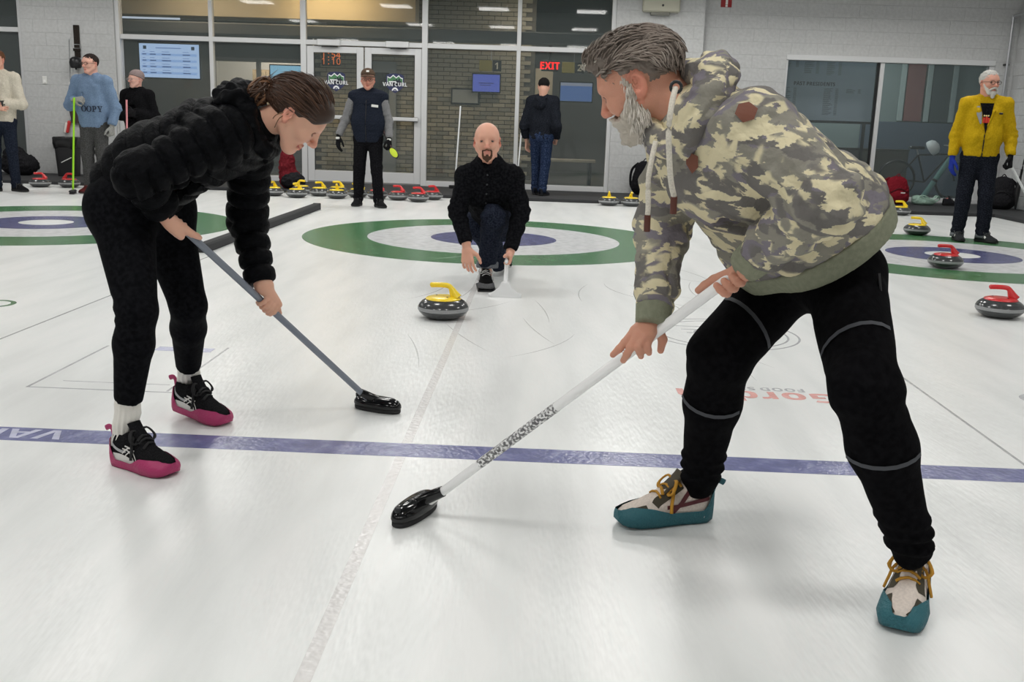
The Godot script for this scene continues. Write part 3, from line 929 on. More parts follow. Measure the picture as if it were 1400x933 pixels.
func make_stones() -> void:
	var yellow := make_stone(rgb(244, 212, 36))
	var red := make_stone(rgb(206, 40, 44))
	var put := func(proto: Node3D, x: float, z: float, turn: float, label: String, group: String) -> void:
		var o: Node3D = proto.duplicate()
		o.name = numbered("curling_stone")
		add_child(o)
		o.position = Vector3(x, 0.0, z)
		o.rotation.y = turn
		meta(o, label, "curling stone", group)
	put.call(yellow, -0.078, 4.05, -0.12, "yellow handled stone sliding ahead of the crouching thrower", "stones on the ice")
	put.call(red, 3.96, 1.0, -0.15, "red handled stone lying on the blue ring by the man in yellow", "stones on the ice")
	put.call(red, 3.40, 3.33, -0.2, "red handled stone on bare white ice well in front of the rings", "stones on the ice")
	put.call(yellow, 4.74, -1.85, -0.5, "yellow handled stone at the back edge of the green ring", "stones on the ice")
	put.call(yellow, 5.50, -4.62, 0.1, "yellow handled stone against the walkway below the red backpack", "stones by the walkway")
	for q in [[-3.30, -4.18, 1.4], [-2.93, -4.02, 1.2], [-2.70, -4.42, 0.9], [-2.39, -4.10, 1.7], [-2.16, -4.42, 0.3], [-3.02, -4.66, 2.6], [-2.5, -4.68, 0.7]]:
		put.call(yellow, q[0], q[1], q[2], "yellow handled stone in the cluster before the left door leaf", "yellow stones before the door")
	for q in [[-1.86, -4.30, 0.5], [-1.55, -4.18, -0.3], [-1.25, -4.02, 0.4], [-1.10, -4.45, 0.8]]:
		put.call(red, q[0], q[1], q[2], "red handled stone in the cluster before the right door leaf", "red stones before the door")
	for q in [[1.39, -4.52, 1.5], [1.705, -4.54, 1.6], [2.02, -4.55, 1.45]]:
		put.call(yellow, q[0], q[1], q[2], "yellow handled stone in the row below the black backpack at the pier", "yellow stones by the pier")
	for q in [[-6.65, -4.30, 0.2], [-6.28, -4.4, 2.9]]:
		put.call(red, q[0], q[1], q[2], "red handled stone beside the black bin", "red stones by the bin")
	for q in [[-7.05, -3.75, 0.4], [-7.3, -4.2, 0.1]]:
		put.call(yellow, q[0], q[1], q[2], "yellow handled stone behind the man in the cream hoodie", "yellow stones by the left window")
	yellow.free()
	red.free()

# ------------------------------------------------------------------ smooth bodies: distance fields meshed as surface nets
class Shape:
	var prims := []      # [a, b, ra, rb, k, basis or null, op, kind]
	var d := PackedFloat32Array()
	var o := Vector3.ZERO
	var c := 0.01
	var nx := 0
	var ny := 0
	var nz := 0

	# tapered capsule; w and s squeeze it along one axis (s > 1 is thinner)
	func cap(a: Vector3, b: Vector3, ra: float, rb: float, k := 0.03, w := Vector3.ZERO, s := 1.0) -> void:
		var m = null
		if s != 1.0:
			w = w.normalized()
			m = Basis(Vector3(1, 0, 0) + w * (w.x * (s - 1)), Vector3(0, 1, 0) + w * (w.y * (s - 1)), Vector3(0, 0, 1) + w * (w.z * (s - 1)))
		prims.append([a, b, ra, rb, k, m, 0, s])

	func dig(a: Vector3, b: Vector3, ra: float, rb: float, k := 0.01) -> void:
		prims.append([a, b, ra, rb, k, null, 1, 1.0])

	# ellipsoid with axes x, y, z of a basis
	func ball(at: Vector3, r: Vector3, k := 0.02, turn := Basis.IDENTITY) -> void:
		prims.append([at, r, maxf(r.x, maxf(r.y, r.z)), 0.0, k, turn.transposed(), 2, 1.0])

	# throw away what lies beyond a plane, on the side its normal points to
	func cut(at: Vector3, n: Vector3, k := 0.004, reach := 9.0) -> void:
		prims.append([at, n.normalized(), reach, 0.0, k, null, 3, 1.0])

	# keep only what lies outside an ellipsoid
	func carve(at: Vector3, r: Vector3, k := 0.006, turn := Basis.IDENTITY) -> void:
		prims.append([at, r, maxf(r.x, maxf(r.y, r.z)), 0.0, k, turn.transposed(), 4, 1.0])

	func chain(pts: Array, rad: Array, k := 0.02) -> void:
		for i in pts.size() - 1: cap(pts[i], pts[i + 1], rad[i], rad[i + 1], k)

	func fill(cell: float) -> void:
		c = cell
		var lo := Vector3.ONE * 99.0
		var hi := -lo
		for q in prims:
			if q[6] == 0:
				var r: float = maxf(q[2], q[3]) / minf(1.0, q[7]) + c * 3.0
				lo = lo.min(q[0] - Vector3.ONE * r).min(q[1] - Vector3.ONE * r)
				hi = hi.max(q[0] + Vector3.ONE * r).max(q[1] + Vector3.ONE * r)
			elif q[6] == 2:
				var r: float = q[2] + c * 3.0
				lo = lo.min(q[0] - Vector3.ONE * r)
				hi = hi.max(q[0] + Vector3.ONE * r)
		o = lo
		nx = int((hi.x - lo.x) / c) + 2
		ny = int((hi.y - lo.y) / c) + 2
		nz = int((hi.z - lo.z) / c) + 2
		d.resize(nx * ny * nz)
		d.fill(0.4)
		for q in prims:
			match q[6]:
				0: fill_cap(q[0], q[1], q[2], q[3], q[4], q[5], q[7])
				1: fill_dig(q[0], q[1], q[2], q[3], q[4])
				2: fill_ball(q[0], q[1], q[2], q[4], q[5], false)
				3: fill_cut(q[0], q[1], q[4], q[2])
				4: fill_ball(q[0], q[1], q[2], q[4], q[5], true)

	func span(lo: Vector3, hi: Vector3) -> PackedInt32Array:
		var a := (lo - o) / c
		var b := (hi - o) / c
		return PackedInt32Array([maxi(0, int(a.x)), mini(nx - 1, int(b.x) + 1), maxi(0, int(a.y)), mini(ny - 1, int(b.y) + 1), maxi(0, int(a.z)), mini(nz - 1, int(b.z) + 1)])

	func fill_cap(a: Vector3, b: Vector3, ra: float, rb: float, k: float, m: Variant, s: float) -> void:
		var r := maxf(ra, rb) / minf(1.0, s) + k + c * 3.0
		var e := Vector3.ONE * r
		var z := span(a.min(b) - e, a.max(b) + e)
		var warp := m != null
		var mb: Basis = m if warp else Basis.IDENTITY
		var ba := mb * (b - a)
		var bb := maxf(ba.dot(ba), 1e-9)
		var dr := rb - ra
		for iz in range(z[4], z[5] + 1):
			for iy in range(z[2], z[3] + 1):
				var i := (iz * ny + iy) * nx + z[0]
				var q := o + Vector3(z[0], iy, iz) * c - a
				for ix in range(z[0], z[1] + 1):
					var p := mb * q if warp else q
					var t := clampf(p.dot(ba) / bb, 0.0, 1.0)
					var v := (p - ba * t).length() - ra - dr * t
					var u := d[i]
					if v < u + k:
						var h := k - absf(u - v)
						if h > 0.0: d[i] = minf(u, v) - h * h * 0.25 / k
						else: d[i] = v
					i += 1
					q.x += c

	func fill_dig(a: Vector3, b: Vector3, ra: float, rb: float, k: float) -> void:
		var e := Vector3.ONE * (maxf(ra, rb) + k + c * 3.0)
		var z := span(a.min(b) - e, a.max(b) + e)
		var ba := b - a
		var bb := maxf(ba.dot(ba), 1e-9)
		for iz in range(z[4], z[5] + 1):
			for iy in range(z[2], z[3] + 1):
				var i := (iz * ny + iy) * nx + z[0]
				var q := o + Vector3(z[0], iy, iz) * c - a
				for ix in range(z[0], z[1] + 1):
					var t := clampf(q.dot(ba) / bb, 0.0, 1.0)
					var v := lerpf(ra, rb, t) - (q - ba * t).length()
					var u := d[i]
					if v > u - k:
						var h := k - absf(u - v)
						if h > 0.0: d[i] = maxf(u, v) + h * h * 0.25 / k
						else: d[i] = v
					i += 1
					q.x += c

	func fill_ball(at: Vector3, r: Vector3, rm: float, k: float, turn: Basis, away: bool) -> void:
		var e := Vector3.ONE * (rm + k + c * 3.0)
		var z := span(at - e, at + e)
		for iz in range(z[4], z[5] + 1):
			for iy in range(z[2], z[3] + 1):
				var i := (iz * ny + iy) * nx + z[0]
				var q := o + Vector3(z[0], iy, iz) * c - at
				for ix in range(z[0], z[1] + 1):
					var p := (turn * q) / r
					var k0 := p.length()
					var k1 := maxf((p / r).length(), 1e-6)
					var v := k0 * (k0 - 1.0) / k1
					var u := d[i]
					if away:
						v = -v
						if v > u - k:
							var h := k - absf(u - v)
							if h > 0.0: d[i] = maxf(u, v) + h * h * 0.25 / k
							else: d[i] = v
					elif v < u + k:
						var h := k - absf(u - v)
						if h > 0.0: d[i] = minf(u, v) - h * h * 0.25 / k
						else: d[i] = v
					i += 1
					q.x += c

	func fill_cut(at: Vector3, n: Vector3, k: float, reach: float) -> void:
		var z := span(at - Vector3.ONE * reach, at + Vector3.ONE * reach)
		for iz in range(z[4], z[5] + 1):
			for iy in range(z[2], z[3] + 1):
				var i := (iz * ny + iy) * nx + z[0]
				var v := n.dot(o + Vector3(z[0], iy, iz) * c - at)
				var dv := n.x * c
				for ix in range(z[0], z[1] + 1):
					var u := d[i]
					if v > u - k:
						var h := k - absf(u - v)
						if h > 0.0: d[i] = maxf(u, v) + h * h * 0.25 / k
						else: d[i] = v
					i += 1
					v += dv

	# distance at a point (nearest sample, enough for marching onto the surface)
	func at(p: Vector3) -> float:
		var q := (p - o) / c
		var x := int(q.x)
		var y := int(q.y)
		var z := int(q.z)
		if x < 0 or y < 0 or z < 0 or x >= nx - 1 or y >= ny - 1 or z >= nz - 1: return 0.4
		var f := q - Vector3(x, y, z)
		var i := (z * ny + y) * nx + x
		var sy := nx
		var sz := nx * ny
		var a := lerpf(lerpf(d[i], d[i + 1], f.x), lerpf(d[i + sy], d[i + sy + 1], f.x), f.y)
		i += sz
		var b := lerpf(lerpf(d[i], d[i + 1], f.x), lerpf(d[i + sy], d[i + sy + 1], f.x), f.y)
		return lerpf(a, b, f.z)

	# first point of the surface met from p along dir
	func hit(p: Vector3, dir: Vector3, reach := 0.4) -> Vector3:
		var t := 0.0
		dir = dir.normalized()
		while t < reach:
			var v := at(p + dir * t)
			if v < 0.0008: break
			t += clampf(v * 0.7, 0.0006, 0.02)
		return p + dir * t

	# mesh of the field, appended to a soup; xf carries it into place
	func net(s: Soup, xf := Transform3D.IDENTITY) -> void:
		var sx := 1
		var sy := nx
		var sz := nx * ny
		var id := PackedInt32Array()
		id.resize(d.size())
		id.fill(-1)
		var active := PackedInt32Array()
		var band := c * 3.4
		for iz in nz - 1:
			for iy in ny - 1:
				var i := (iz * ny + iy) * nx
				for ix in nx - 1:
					if absf(d[i]) < band: active.append(i)
					i += 1
		for i in active:
			var v0 := d[i]
			var v1 := d[i + 1]
			var v2 := d[i + sy]
			var v3 := d[i + sy + 1]
			var v4 := d[i + sz]
			var v5 := d[i + sz + 1]
			var v6 := d[i + sz + sy]
			var v7 := d[i + sz + sy + 1]
			var n := int(v0 < 0) + int(v1 < 0) + int(v2 < 0) + int(v3 < 0) + int(v4 < 0) + int(v5 < 0) + int(v6 < 0) + int(v7 < 0)
			if n == 0 or n == 8: continue
			var sum := Vector3.ZERO
			var m := 0
			if (v0 < 0) != (v1 < 0):
				sum += Vector3(v0 / (v0 - v1), 0, 0)
				m += 1
			if (v2 < 0) != (v3 < 0):
				sum += Vector3(v2 / (v2 - v3), 1, 0)
				m += 1
			if (v4 < 0) != (v5 < 0):
				sum += Vector3(v4 / (v4 - v5), 0, 1)
				m += 1
			if (v6 < 0) != (v7 < 0):
				sum += Vector3(v6 / (v6 - v7), 1, 1)
				m += 1
			if (v0 < 0) != (v2 < 0):
				sum += Vector3(0, v0 / (v0 - v2), 0)
				m += 1
			if (v1 < 0) != (v3 < 0):
				sum += Vector3(1, v1 / (v1 - v3), 0)
				m += 1
			if (v4 < 0) != (v6 < 0):
				sum += Vector3(0, v4 / (v4 - v6), 1)
				m += 1
			if (v5 < 0) != (v7 < 0):
				sum += Vector3(1, v5 / (v5 - v7), 1)
				m += 1
			if (v0 < 0) != (v4 < 0):
				sum += Vector3(0, 0, v0 / (v0 - v4))
				m += 1
			if (v1 < 0) != (v5 < 0):
				sum += Vector3(1, 0, v1 / (v1 - v5))
				m += 1
			if (v2 < 0) != (v6 < 0):
				sum += Vector3(0, 1, v2 / (v2 - v6))
				m += 1
			if (v3 < 0) != (v7 < 0):
				sum += Vector3(1, 1, v3 / (v3 - v7))
				m += 1
			var ix := i % nx
			var iy := (i / nx) % ny
			var iz := i / sz
			id[i] = s.vert(xf * (o + (Vector3(ix, iy, iz) + sum / m) * c))
		for i in active:
			var v := d[i] < 0
			var ix := i % nx
			var iy := (i / nx) % ny
			var iz := i / sz
			if iy > 0 and iz > 0 and v != (d[i + 1] < 0): around(s, id, i, sy, sz, v)
			if ix > 0 and iz > 0 and v != (d[i + sy] < 0): around(s, id, i, sz, sx, v)
			if ix > 0 and iy > 0 and v != (d[i + sz] < 0): around(s, id, i, sx, sy, v)

	func around(s: Soup, id: PackedInt32Array, i: int, u: int, w: int, inside: bool) -> void:
		var a := id[i]
		var b := id[i - u]
		var e := id[i - u - w]
		var f := id[i - w]
		if a < 0 or b < 0 or e < 0 or f < 0: return
		if inside: s.quad(a, f, e, b)
		else: s.quad(a, b, e, f)

# push every vertex from number `first` on along its normal by push(point, normal)
func swell(s: Soup, first: int, push: Callable) -> void:
	var nn := PackedVector3Array()
	nn.resize(s.v.size())
	for t in s.idx.size() / 3:
		var a := s.idx[t * 3]
		if a < first: continue
		var b := s.idx[t * 3 + 1]
		var e := s.idx[t * 3 + 2]
		var q := (s.v[e] - s.v[a]).cross(s.v[b] - s.v[a])
		nn[a] += q
		nn[b] += q
		nn[e] += q
	for i in range(first, s.v.size()):
		var n := nn[i].normalized()
		s.v[i] += n * float(push.call(s.v[i], n))

func shift(s: Soup, by: Vector3) -> Soup:
	for i in s.v.size(): s.v[i] += by
	return s

# patch laid onto a field: a grid of points (u, v in -1..1 kept by inside) thrown along -n onto the surface
func patch(f: Shape, at: Vector3, n: Vector3, up: Vector3, poly: PackedVector2Array, lift: float, grid := 8) -> Soup:
	var s := Soup.new()
	n = n.normalized()
	var x := up.cross(n).normalized()
	var y := n.cross(x)
	var lo := Vector2(9, 9)
	var hi := -lo
	for p in poly:
		lo = lo.min(p)
		hi = hi.max(p)
	# clip the polygon against each cell so that the outline stays sharp
	for gy in grid:
		for gx in grid:
			var a := lo + (hi - lo) * Vector2(gx, gy) / grid
			var b := lo + (hi - lo) * Vector2(gx + 1, gy + 1) / grid
			for piece in Geometry2D.intersect_polygons(poly, PackedVector2Array([a, Vector2(b.x, a.y), b, Vector2(a.x, b.y)])):
				var first := s.v.size()
				for p in piece:
					var h := f.hit(at + x * p.x + y * p.y + n * 0.12, -n)
					s.vert(h + n * lift)
				var t := Geometry2D.triangulate_polygon(piece)
				for k in t.size() / 3:
					var p0: Vector2 = piece[t[k * 3]]
					var turn: float = (piece[t[k * 3 + 1]] - p0).cross(piece[t[k * 3 + 2]] - p0)
					if turn > 0: s.tri(first + t[k * 3], first + t[k * 3 + 2], first + t[k * 3 + 1])
					else: s.tri(first + t[k * 3], first + t[k * 3 + 1], first + t[k * 3 + 2])
	return s

# ribbon of given width along points thrown onto a field
func ribbon(f: Shape, pts: Array, from: Callable, width: float, lift: float) -> Soup:
	var s := Soup.new()
	var rows := []
	for i in pts.size():
		var p: Vector3 = pts[i]
		var q: Vector3 = pts[mini(i + 1, pts.size() - 1)] - pts[maxi(i - 1, 0)]
		var n: Vector3 = from.call(p)
		var side := q.cross(n).normalized() * width * 0.5
		var row := []
		for e in [1.0, 0.0, -1.0]:
			var h := f.hit(p + side * e + n * 0.10, -n)
			row.append(h + n * lift)
		rows.append(row)
	s.sheet(rows)
	return s

# ------------------------------------------------------------------ people: heads, hands, shoes, garments
func lin(c: Color) -> Color:
	return c.srgb_to_linear()

func skin_mat() -> StandardMaterial3D:
	if not M.has("skin"):
		var m := mat(Color.WHITE, 0.5, 0.0, 0.4)
		m.vertex_color_use_as_albedo = true
		m.subsurf_scatter_enabled = true
		m.subsurf_scatter_strength = 0.12
		m.normal_enabled = true
		m.normal_texture = bump_tex(0.12, 4.0, 256, 3, 41)
		m.normal_scale = 0.25
		tri(m, 9.0)
		M.skin = m
	return M.skin

func cloth_mat(c: Color, scale := 5.0, rough := 0.85, var_amount := 0.08, bump := 0.5, seed_value := 51) -> StandardMaterial3D:
	var m := mat(Color.WHITE, rough, 0.0, 0.14)
	m.albedo_texture = noise_tex(0.03, [[0.25, c.darkened(var_amount)], [0.75, c.lightened(var_amount * 0.6)]], 256, 4, seed_value)
	m.normal_enabled = true
	if not M.has("cloth_bump"): M.cloth_bump = bump_tex(0.05, 7.0, 512, 5, 52)
	m.normal_texture = M.cloth_bump
	m.normal_scale = bump
	return tri(m, scale)

# frame of a head: x to the person's left, y up, z where the face looks
func head_frame(at: Vector3, look: Vector3, up: Vector3, size := 1.0) -> Transform3D:
	var z := look.normalized()
	var x := up.cross(z).normalized()
	var y := z.cross(x)
	return Transform3D(Basis(x, y, z) * size, at)

# skull, face and neck in head space, meshed into the body's soup; opts: neck (point in head space), open_mouth, female, lip
func add_head(s: Soup, xf: Transform3D, skin: Color, opts := {}) -> Shape:
	var h := Shape.new()
	var fem: bool = opts.get("female", false)
	h.ball(Vector3(0, 0.036, -0.012), Vector3(0.075, 0.081, 0.099), 0.02)
	h.ball(Vector3(0, 0.022, 0.028), Vector3(0.066, 0.066, 0.064), 0.03)
	h.cap(Vector3(0, -0.02, 0.036), Vector3(0, -0.078, 0.054), 0.052, 0.030, 0.03)
	for e in [-1.0, 1.0]:
		h.cap(Vector3(0.052 * e, -0.04, 0.002), Vector3(0.020 * e, -0.090, 0.056), 0.020 if fem else 0.023, 0.016, 0.028)
		h.ball(Vector3(0.034 * e, -0.022, 0.064), Vector3(0.026, 0.022, 0.024), 0.02)
	h.ball(Vector3(0, -0.094, 0.066), Vector3(0.020, 0.016, 0.017), 0.016)
	h.cap(Vector3(-0.034, 0.026, 0.078), Vector3(0.034, 0.026, 0.078), 0.012 if fem else 0.0145, 0.012 if fem else 0.0145, 0.018)
	# nose
	h.cap(Vector3(0, 0.012, 0.091), Vector3(0, -0.024, 0.111), 0.0075, 0.0105, 0.012)
	h.ball(Vector3(0, -0.029, 0.110), Vector3(0.0115, 0.0095, 0.0105), 0.008)
	for e in [-1.0, 1.0]: h.ball(Vector3(0.0125 * e, -0.032, 0.099), Vector3(0.008, 0.007, 0.010), 0.007)
	# eye sockets
	for e in [-1.0, 1.0]: h.carve(Vector3(0.032 * e, 0.006, 0.100), Vector3(0.017, 0.0095, 0.016), 0.010)
	# mouth
	h.cap(Vector3(-0.019, -0.0585, 0.087), Vector3(0.019, -0.0585, 0.087), 0.0055, 0.0055, 0.006)
	h.cap(Vector3(-0.016, -0.0695, 0.086), Vector3(0.016, -0.0695, 0.086), 0.0062, 0.0062, 0.006)
	if opts.get("open_mouth", false): h.carve(Vector3(0, -0.066, 0.092), Vector3(0.017, 0.013, 0.022), 0.004)
	else: h.dig(Vector3(-0.021, -0.064, 0.096), Vector3(0.021, -0.064, 0.096), 0.0032, 0.0032, 0.004)
	# ears
	for e in [-1.0, 1.0]:
		var t := Basis(Vector3(0, 1, 0), 0.45 * e) * Basis(Vector3(1, 0, 0), -0.15)
		h.ball(Vector3(0.0785 * e, 0.0, -0.014), Vector3(0.0075, 0.031, 0.019), 0.006, t)
		h.ball(Vector3(0.0765 * e, -0.024, -0.006), Vector3(0.007, 0.011, 0.010), 0.006, t)
		h.carve(Vector3(0.0870 * e, 0.003, -0.009), Vector3(0.0090, 0.020, 0.0115), 0.003, t)
	# neck
	var nk: Vector3 = opts.get("neck", Vector3(0, -0.17, -0.05))
	var nr := 0.048 if fem else 0.058
	h.cap(Vector3(0, -0.045, -0.03), nk, nr, nr * 1.06, 0.025)
	h.fill(opts.get("cell", 0.004))
	var first := s.v.size()
	s.col = lin(skin)
	h.net(s, xf)
	var lip: Color = lin(opts.get("lip", skin.lerp(rgb(176, 92, 88), 0.32)))
	var warm := lin(skin.lerp(rgb(206, 108, 92), 0.30))
	var inv := xf.affine_inverse()
	for i in range(first, s.v.size()):
		var p: Vector3 = inv * s.v[i]
		var q := Vector2(p.x / 0.023, (p.y + 0.064) / 0.012).length()
		if p.z > 0.07 and q < 1.0: s.c[i] = lip
		elif absf(p.x) > 0.074 and p.y < 0.035 and p.y > -0.045 and p.z < 0.01: s.c[i] = warm
		elif p.z > 0.098 and p.y < -0.012: s.c[i] = lin(skin).lerp(warm, 0.7)
	return h

func add_eyes(parent: Node, xf: Transform3D, iris := rgb(70, 60, 48), brow := rgb(70, 52, 40), brow_w := 0.0042) -> void:
	var white := lin(rgb(226, 220, 214))
	var dark := lin(iris)
	for e in [-1.0, 1.0]:
		var s := Soup.new()
		for i in 9:
			for k in 12:
				var a := PI * i / 8.0
				var b := TAU * k / 12.0
				var n := Vector3(sin(a) * cos(b), sin(a) * sin(b), cos(a))
				s.col = dark if i < 3 else white
				s.vert(xf * (Vector3(0.032 * e, 0.005, 0.0745) + n * 0.0125))
		for i in 8:
			for k in 12:
				var a := i * 12 + k
				var b := i * 12 + (k + 1) % 12
				s.quad(a, a + 12, b + 12, b)
		var m := mat(Color.WHITE, 0.2)
		m.vertex_color_use_as_albedo = true
		part("eye", s.mesh(true, true), m, parent)
		# lids
		var lid := Soup.new()
		for q in [[0.0105, 0.0135], [-0.0035, 0.0125]]:
			var pts := []
			for k in 7:
				var x := (k - 3) / 3.0
				pts.append(xf * Vector3(0.032 * e + x * 0.0125, 0.003 + (q[0] - 0.003) * (1.0 - x * x * 0.8), 0.0745 + q[1] - x * x * 0.005))
			lid.tube(pts, [0.001, 0.0022, 0.0026, 0.0028, 0.0026, 0.0022, 0.001], 6)
		part("eyelid", lid.mesh(), mat(rgb(168, 122, 104), 0.6), parent)
		var bs := Soup.new()
		var bp := []
		for k in 7:
			var x := k / 6.0
			bp.append(xf * Vector3(e * (0.013 + x * 0.038), 0.0265 + sin(x * 2.6) * 0.006 - x * 0.004, 0.0945 - x * x * 0.018))
		bs.tube(bp, [brow_w * 0.7, brow_w, brow_w * 1.1, brow_w * 1.1, brow_w, brow_w * 0.8, brow_w * 0.4], 8, 0.6, xf.basis.z)
		part("eyebrow", bs.mesh(), mat(brow, 0.8), parent)

func add_glasses(parent: Node, xf: Transform3D, c: Color) -> void:
	var s := Soup.new()
	for e in [-1.0, 1.0]:
		var ring := []
		for k in 17:
			var a := TAU * k / 16.0
			ring.append(xf * Vector3(0.033 * e + cos(a) * 0.025, 0.002 + sin(a) * 0.017, 0.106))
		s.tube(ring, 0.0022, 6, 1.0, xf.basis.z)
		s.tube([xf * Vector3(0.058 * e, 0.006, 0.104), xf * Vector3(0.079 * e, 0.008, 0.07), xf * Vector3(0.082 * e, 0.01, -0.005), xf * Vector3(0.081 * e, -0.012, -0.025)], 0.002, 6)
	s.tube([xf * Vector3(-0.009, 0.006, 0.108), xf * Vector3(0.009, 0.006, 0.108)], 0.002, 6)
	part("glasses", s.mesh(), mat(c, 0.3), parent)

# hair of short strands over a scalp: roots on the shape, combed along a direction field
func strands(s: Soup, f: Shape, xf: Transform3D, count: int, keep: Callable, comb: Callable, length: float, width: float, seed_value: int, curl := 0.3) -> void:
	var rng := RandomNumberGenerator.new()
	rng.seed = seed_value
	var made := 0
	var tries := 0
	while made < count and tries < count * 6:
		tries += 1
		var n := Vector3(rng.randfn(), rng.randfn(), rng.randfn()).normalized()
		var p := f.hit(Vector3(0, 0.03, -0.01) + n * 0.2, -n, 0.25)
		if not keep.call(p): continue
		made += 1
		var d: Vector3 = comb.call(p)
		var up := (p - Vector3(0, 0.02, -0.012)).normalized()
		d = (d - up * d.dot(up)).normalized()
		var side := d.cross(up)
		var pts := []
		var wob := rng.randf_range(-1, 1) * curl
		var len := length * rng.randf_range(0.7, 1.2)
		var lift := rng.randf_range(0.05, 0.35) * curl
		for k in 5:
			var t := k / 4.0
			pts.append(xf * (p + up * (0.002 + len * lift * sin(t * 2.6)) + d * (len * t) + side * (wob * len * t * t) - up * (len * len * t * t * 3.0)))
		var w := width * rng.randf_range(0.6, 1.3)
		s.tube(pts, [w * 0.7, w, w, w * 0.8, w * 0.2], 4, 0.6, (xf.basis * up).normalized(), false)

# relaxed hand: w wrist, f towards the fingers, n back of the hand, th towards the thumb
func add_hand(h: Shape, w: Vector3, f: Vector3, n: Vector3, th: Vector3, curl: Array, size := 1.0, spread := 0.10) -> void:
	f = f.normalized()
	n = (n - f * n.dot(f)).normalized()
	var side := f.cross(n)
	if side.dot(th) < 0: side = -side
	var lens := [0.072, 0.080, 0.074, 0.058]
	h.cap(w - f * 0.02 * size, w + f * 0.02 * size, 0.027 * size, 0.028 * size, 0.015, n, 1.3)
	for i in 4:
		var off := (0.031 - 0.0205 * i) * size
		var kn := w + f * (0.092 - 0.004 * absf(i - 1.2)) * size + side * off
		h.cap(w + f * 0.02 * size + side * off * 0.6, kn, 0.0145 * size, 0.0125 * size, 0.012)
		var dir := (f + side * (spread * (1.4 - i))).normalized()
		var p := kn
		var ang := 0.0
		var r: float = [0.0096, 0.0098, 0.0093, 0.0082][i] * size
		for g in 3:
			ang += curl[g] * (1.0 + 0.12 * i)
			var q := dir * cos(ang) - n * sin(ang)
			var e: Vector3 = p + q * lens[i] * [0.45, 0.31, 0.24][g] * size
			h.cap(p, e, r * (1.0 - 0.08 * g), r * (0.94 - 0.09 * g), 0.004)
			p = e
	var tb := w + f * 0.028 * size + side * 0.026 * size - n * 0.006
	var t1 := tb + (f * 0.55 + side * 0.75 - n * 0.15).normalized() * 0.042 * size
	var t2 := t1 + (f * 0.85 + side * 0.35 - n * 0.3).normalized() * 0.032 * size
	var t3 := t2 + (f * 0.95 + side * 0.1 - n * 0.35).normalized() * 0.024 * size
	h.cap(tb, t1, 0.0165 * size, 0.0125 * size, 0.012)
	h.cap(t1, t2, 0.0118 * size, 0.0108 * size, 0.004)
	h.cap(t2, t3, 0.0108 * size, 0.0085 * size, 0.004)

# hand closed round a bar: p on the bar's axis, d along it towards the little finger, r its radius, w wrist; turn +1 / -1 is the way round
func add_grip(h: Shape, p: Vector3, d: Vector3, r: float, w: Vector3, turn: float, size := 1.0, reach := 3.5, start := 0.55, thumb := true) -> void:
	d = d.normalized()
	var n := w - p
	n = (n - d * n.dot(d)).normalized()
	var ring := func(a: float, rad: float, off: float) -> Vector3: return p + d * off + n.rotated(d, a * turn) * rad
	for i in 4:
		var off := (i - 1.5) * 0.0205 * size
		var fr: float = [0.0098, 0.0100, 0.0094, 0.0084][i] * size
		var rad := r + fr * 0.92
		var kn: Vector3 = ring.call(start, rad + 0.010 * size, off)
		h.cap(w + d * off * 0.5, kn, 0.019 * size, 0.0125 * size, 0.014)
		var last := kn
		var steps := 5
		for g in steps:
			var a: float = start + (reach - start) * (g + 1.0) / steps * (1.0 - 0.03 * i)
			var q: Vector3 = ring.call(a, rad + 0.004 * (1.0 - (g + 1.0) / steps), off)
			h.cap(last, q, fr * (1.05 - 0.05 * g), fr * (1.0 - 0.05 * g), 0.004)
			last = q
	h.cap(w + n * 0.012, w, 0.023 * size, 0.024 * size, 0.014)
	if thumb:
		var t0: Vector3 = w + (p - w) * 0.35 - d * 0.020 * size
		var t1: Vector3 = ring.call(-0.55, r + 0.016, -0.046 * size)
		var t2: Vector3 = ring.call(-0.85, r + 0.011, -0.068 * size)
		var t3: Vector3 = ring.call(-1.05, r + 0.009, -0.086 * size)
		h.cap(t0, t1, 0.0175 * size, 0.0128 * size, 0.012)
		h.cap(t1, t2, 0.0122 * size, 0.0110 * size, 0.004)
		h.cap(t2, t3, 0.0110 * size, 0.0085 * size, 0.004)

# ------------------------------------------------------------------ shoes: +z towards the toe, origin under the heel
const S_AT := [0.0, 0.03, 0.10, 0.22, 0.36, 0.50, 0.66, 0.80, 0.91, 0.97, 1.0]
const S_W := [0.011, 0.026, 0.037, 0.0400, 0.0405, 0.0445, 0.0520, 0.0525, 0.0455, 0.0330, 0.014]
const S_H := [0.092, 0.100, 0.104, 0.098, 0.116, 0.100, 0.072, 0.056, 0.047, 0.038, 0.026]
const S_B := [0.014, 0.005, 0.0, 0.0, 0.0, 0.0, 0.0, 0.001, 0.004, 0.008, 0.014]

func along(t: Array, s: float) -> float:
	for i in S_AT.size() - 1:
		if s <= S_AT[i + 1]:
			var u: float = (s - S_AT[i]) / (S_AT[i + 1] - S_AT[i])
			u = clampf(u, 0, 1)
			return lerpf(t[i], t[i + 1], u * u * (3.0 - 2.0 * u) * 0.5 + u * 0.5)
	return t[t.size() - 1]

func shoe_half(s: float, y: float) -> float:
	var b := along(S_B, s)
	var u := clampf((y - b) / (along(S_H, s) - b), 0.0, 1.0)
	var top := 0.62 if s < 0.34 else 0.34
	var f := lerpf(0.86, 1.0, clampf(u / 0.2, 0, 1)) if u < 0.2 else (lerpf(1.0, 0.9, (u - 0.2) / 0.35) if u < 0.55 else lerpf(0.9, top, pow((u - 0.55) / 0.45, 1.4)))
	return along(S_W, s) * f

func shoe_at(s: float, y: float, side: float, lift: float, L: float) -> Vector3:
	return Vector3(side * (shoe_half(s, y) + lift), y, s * L)

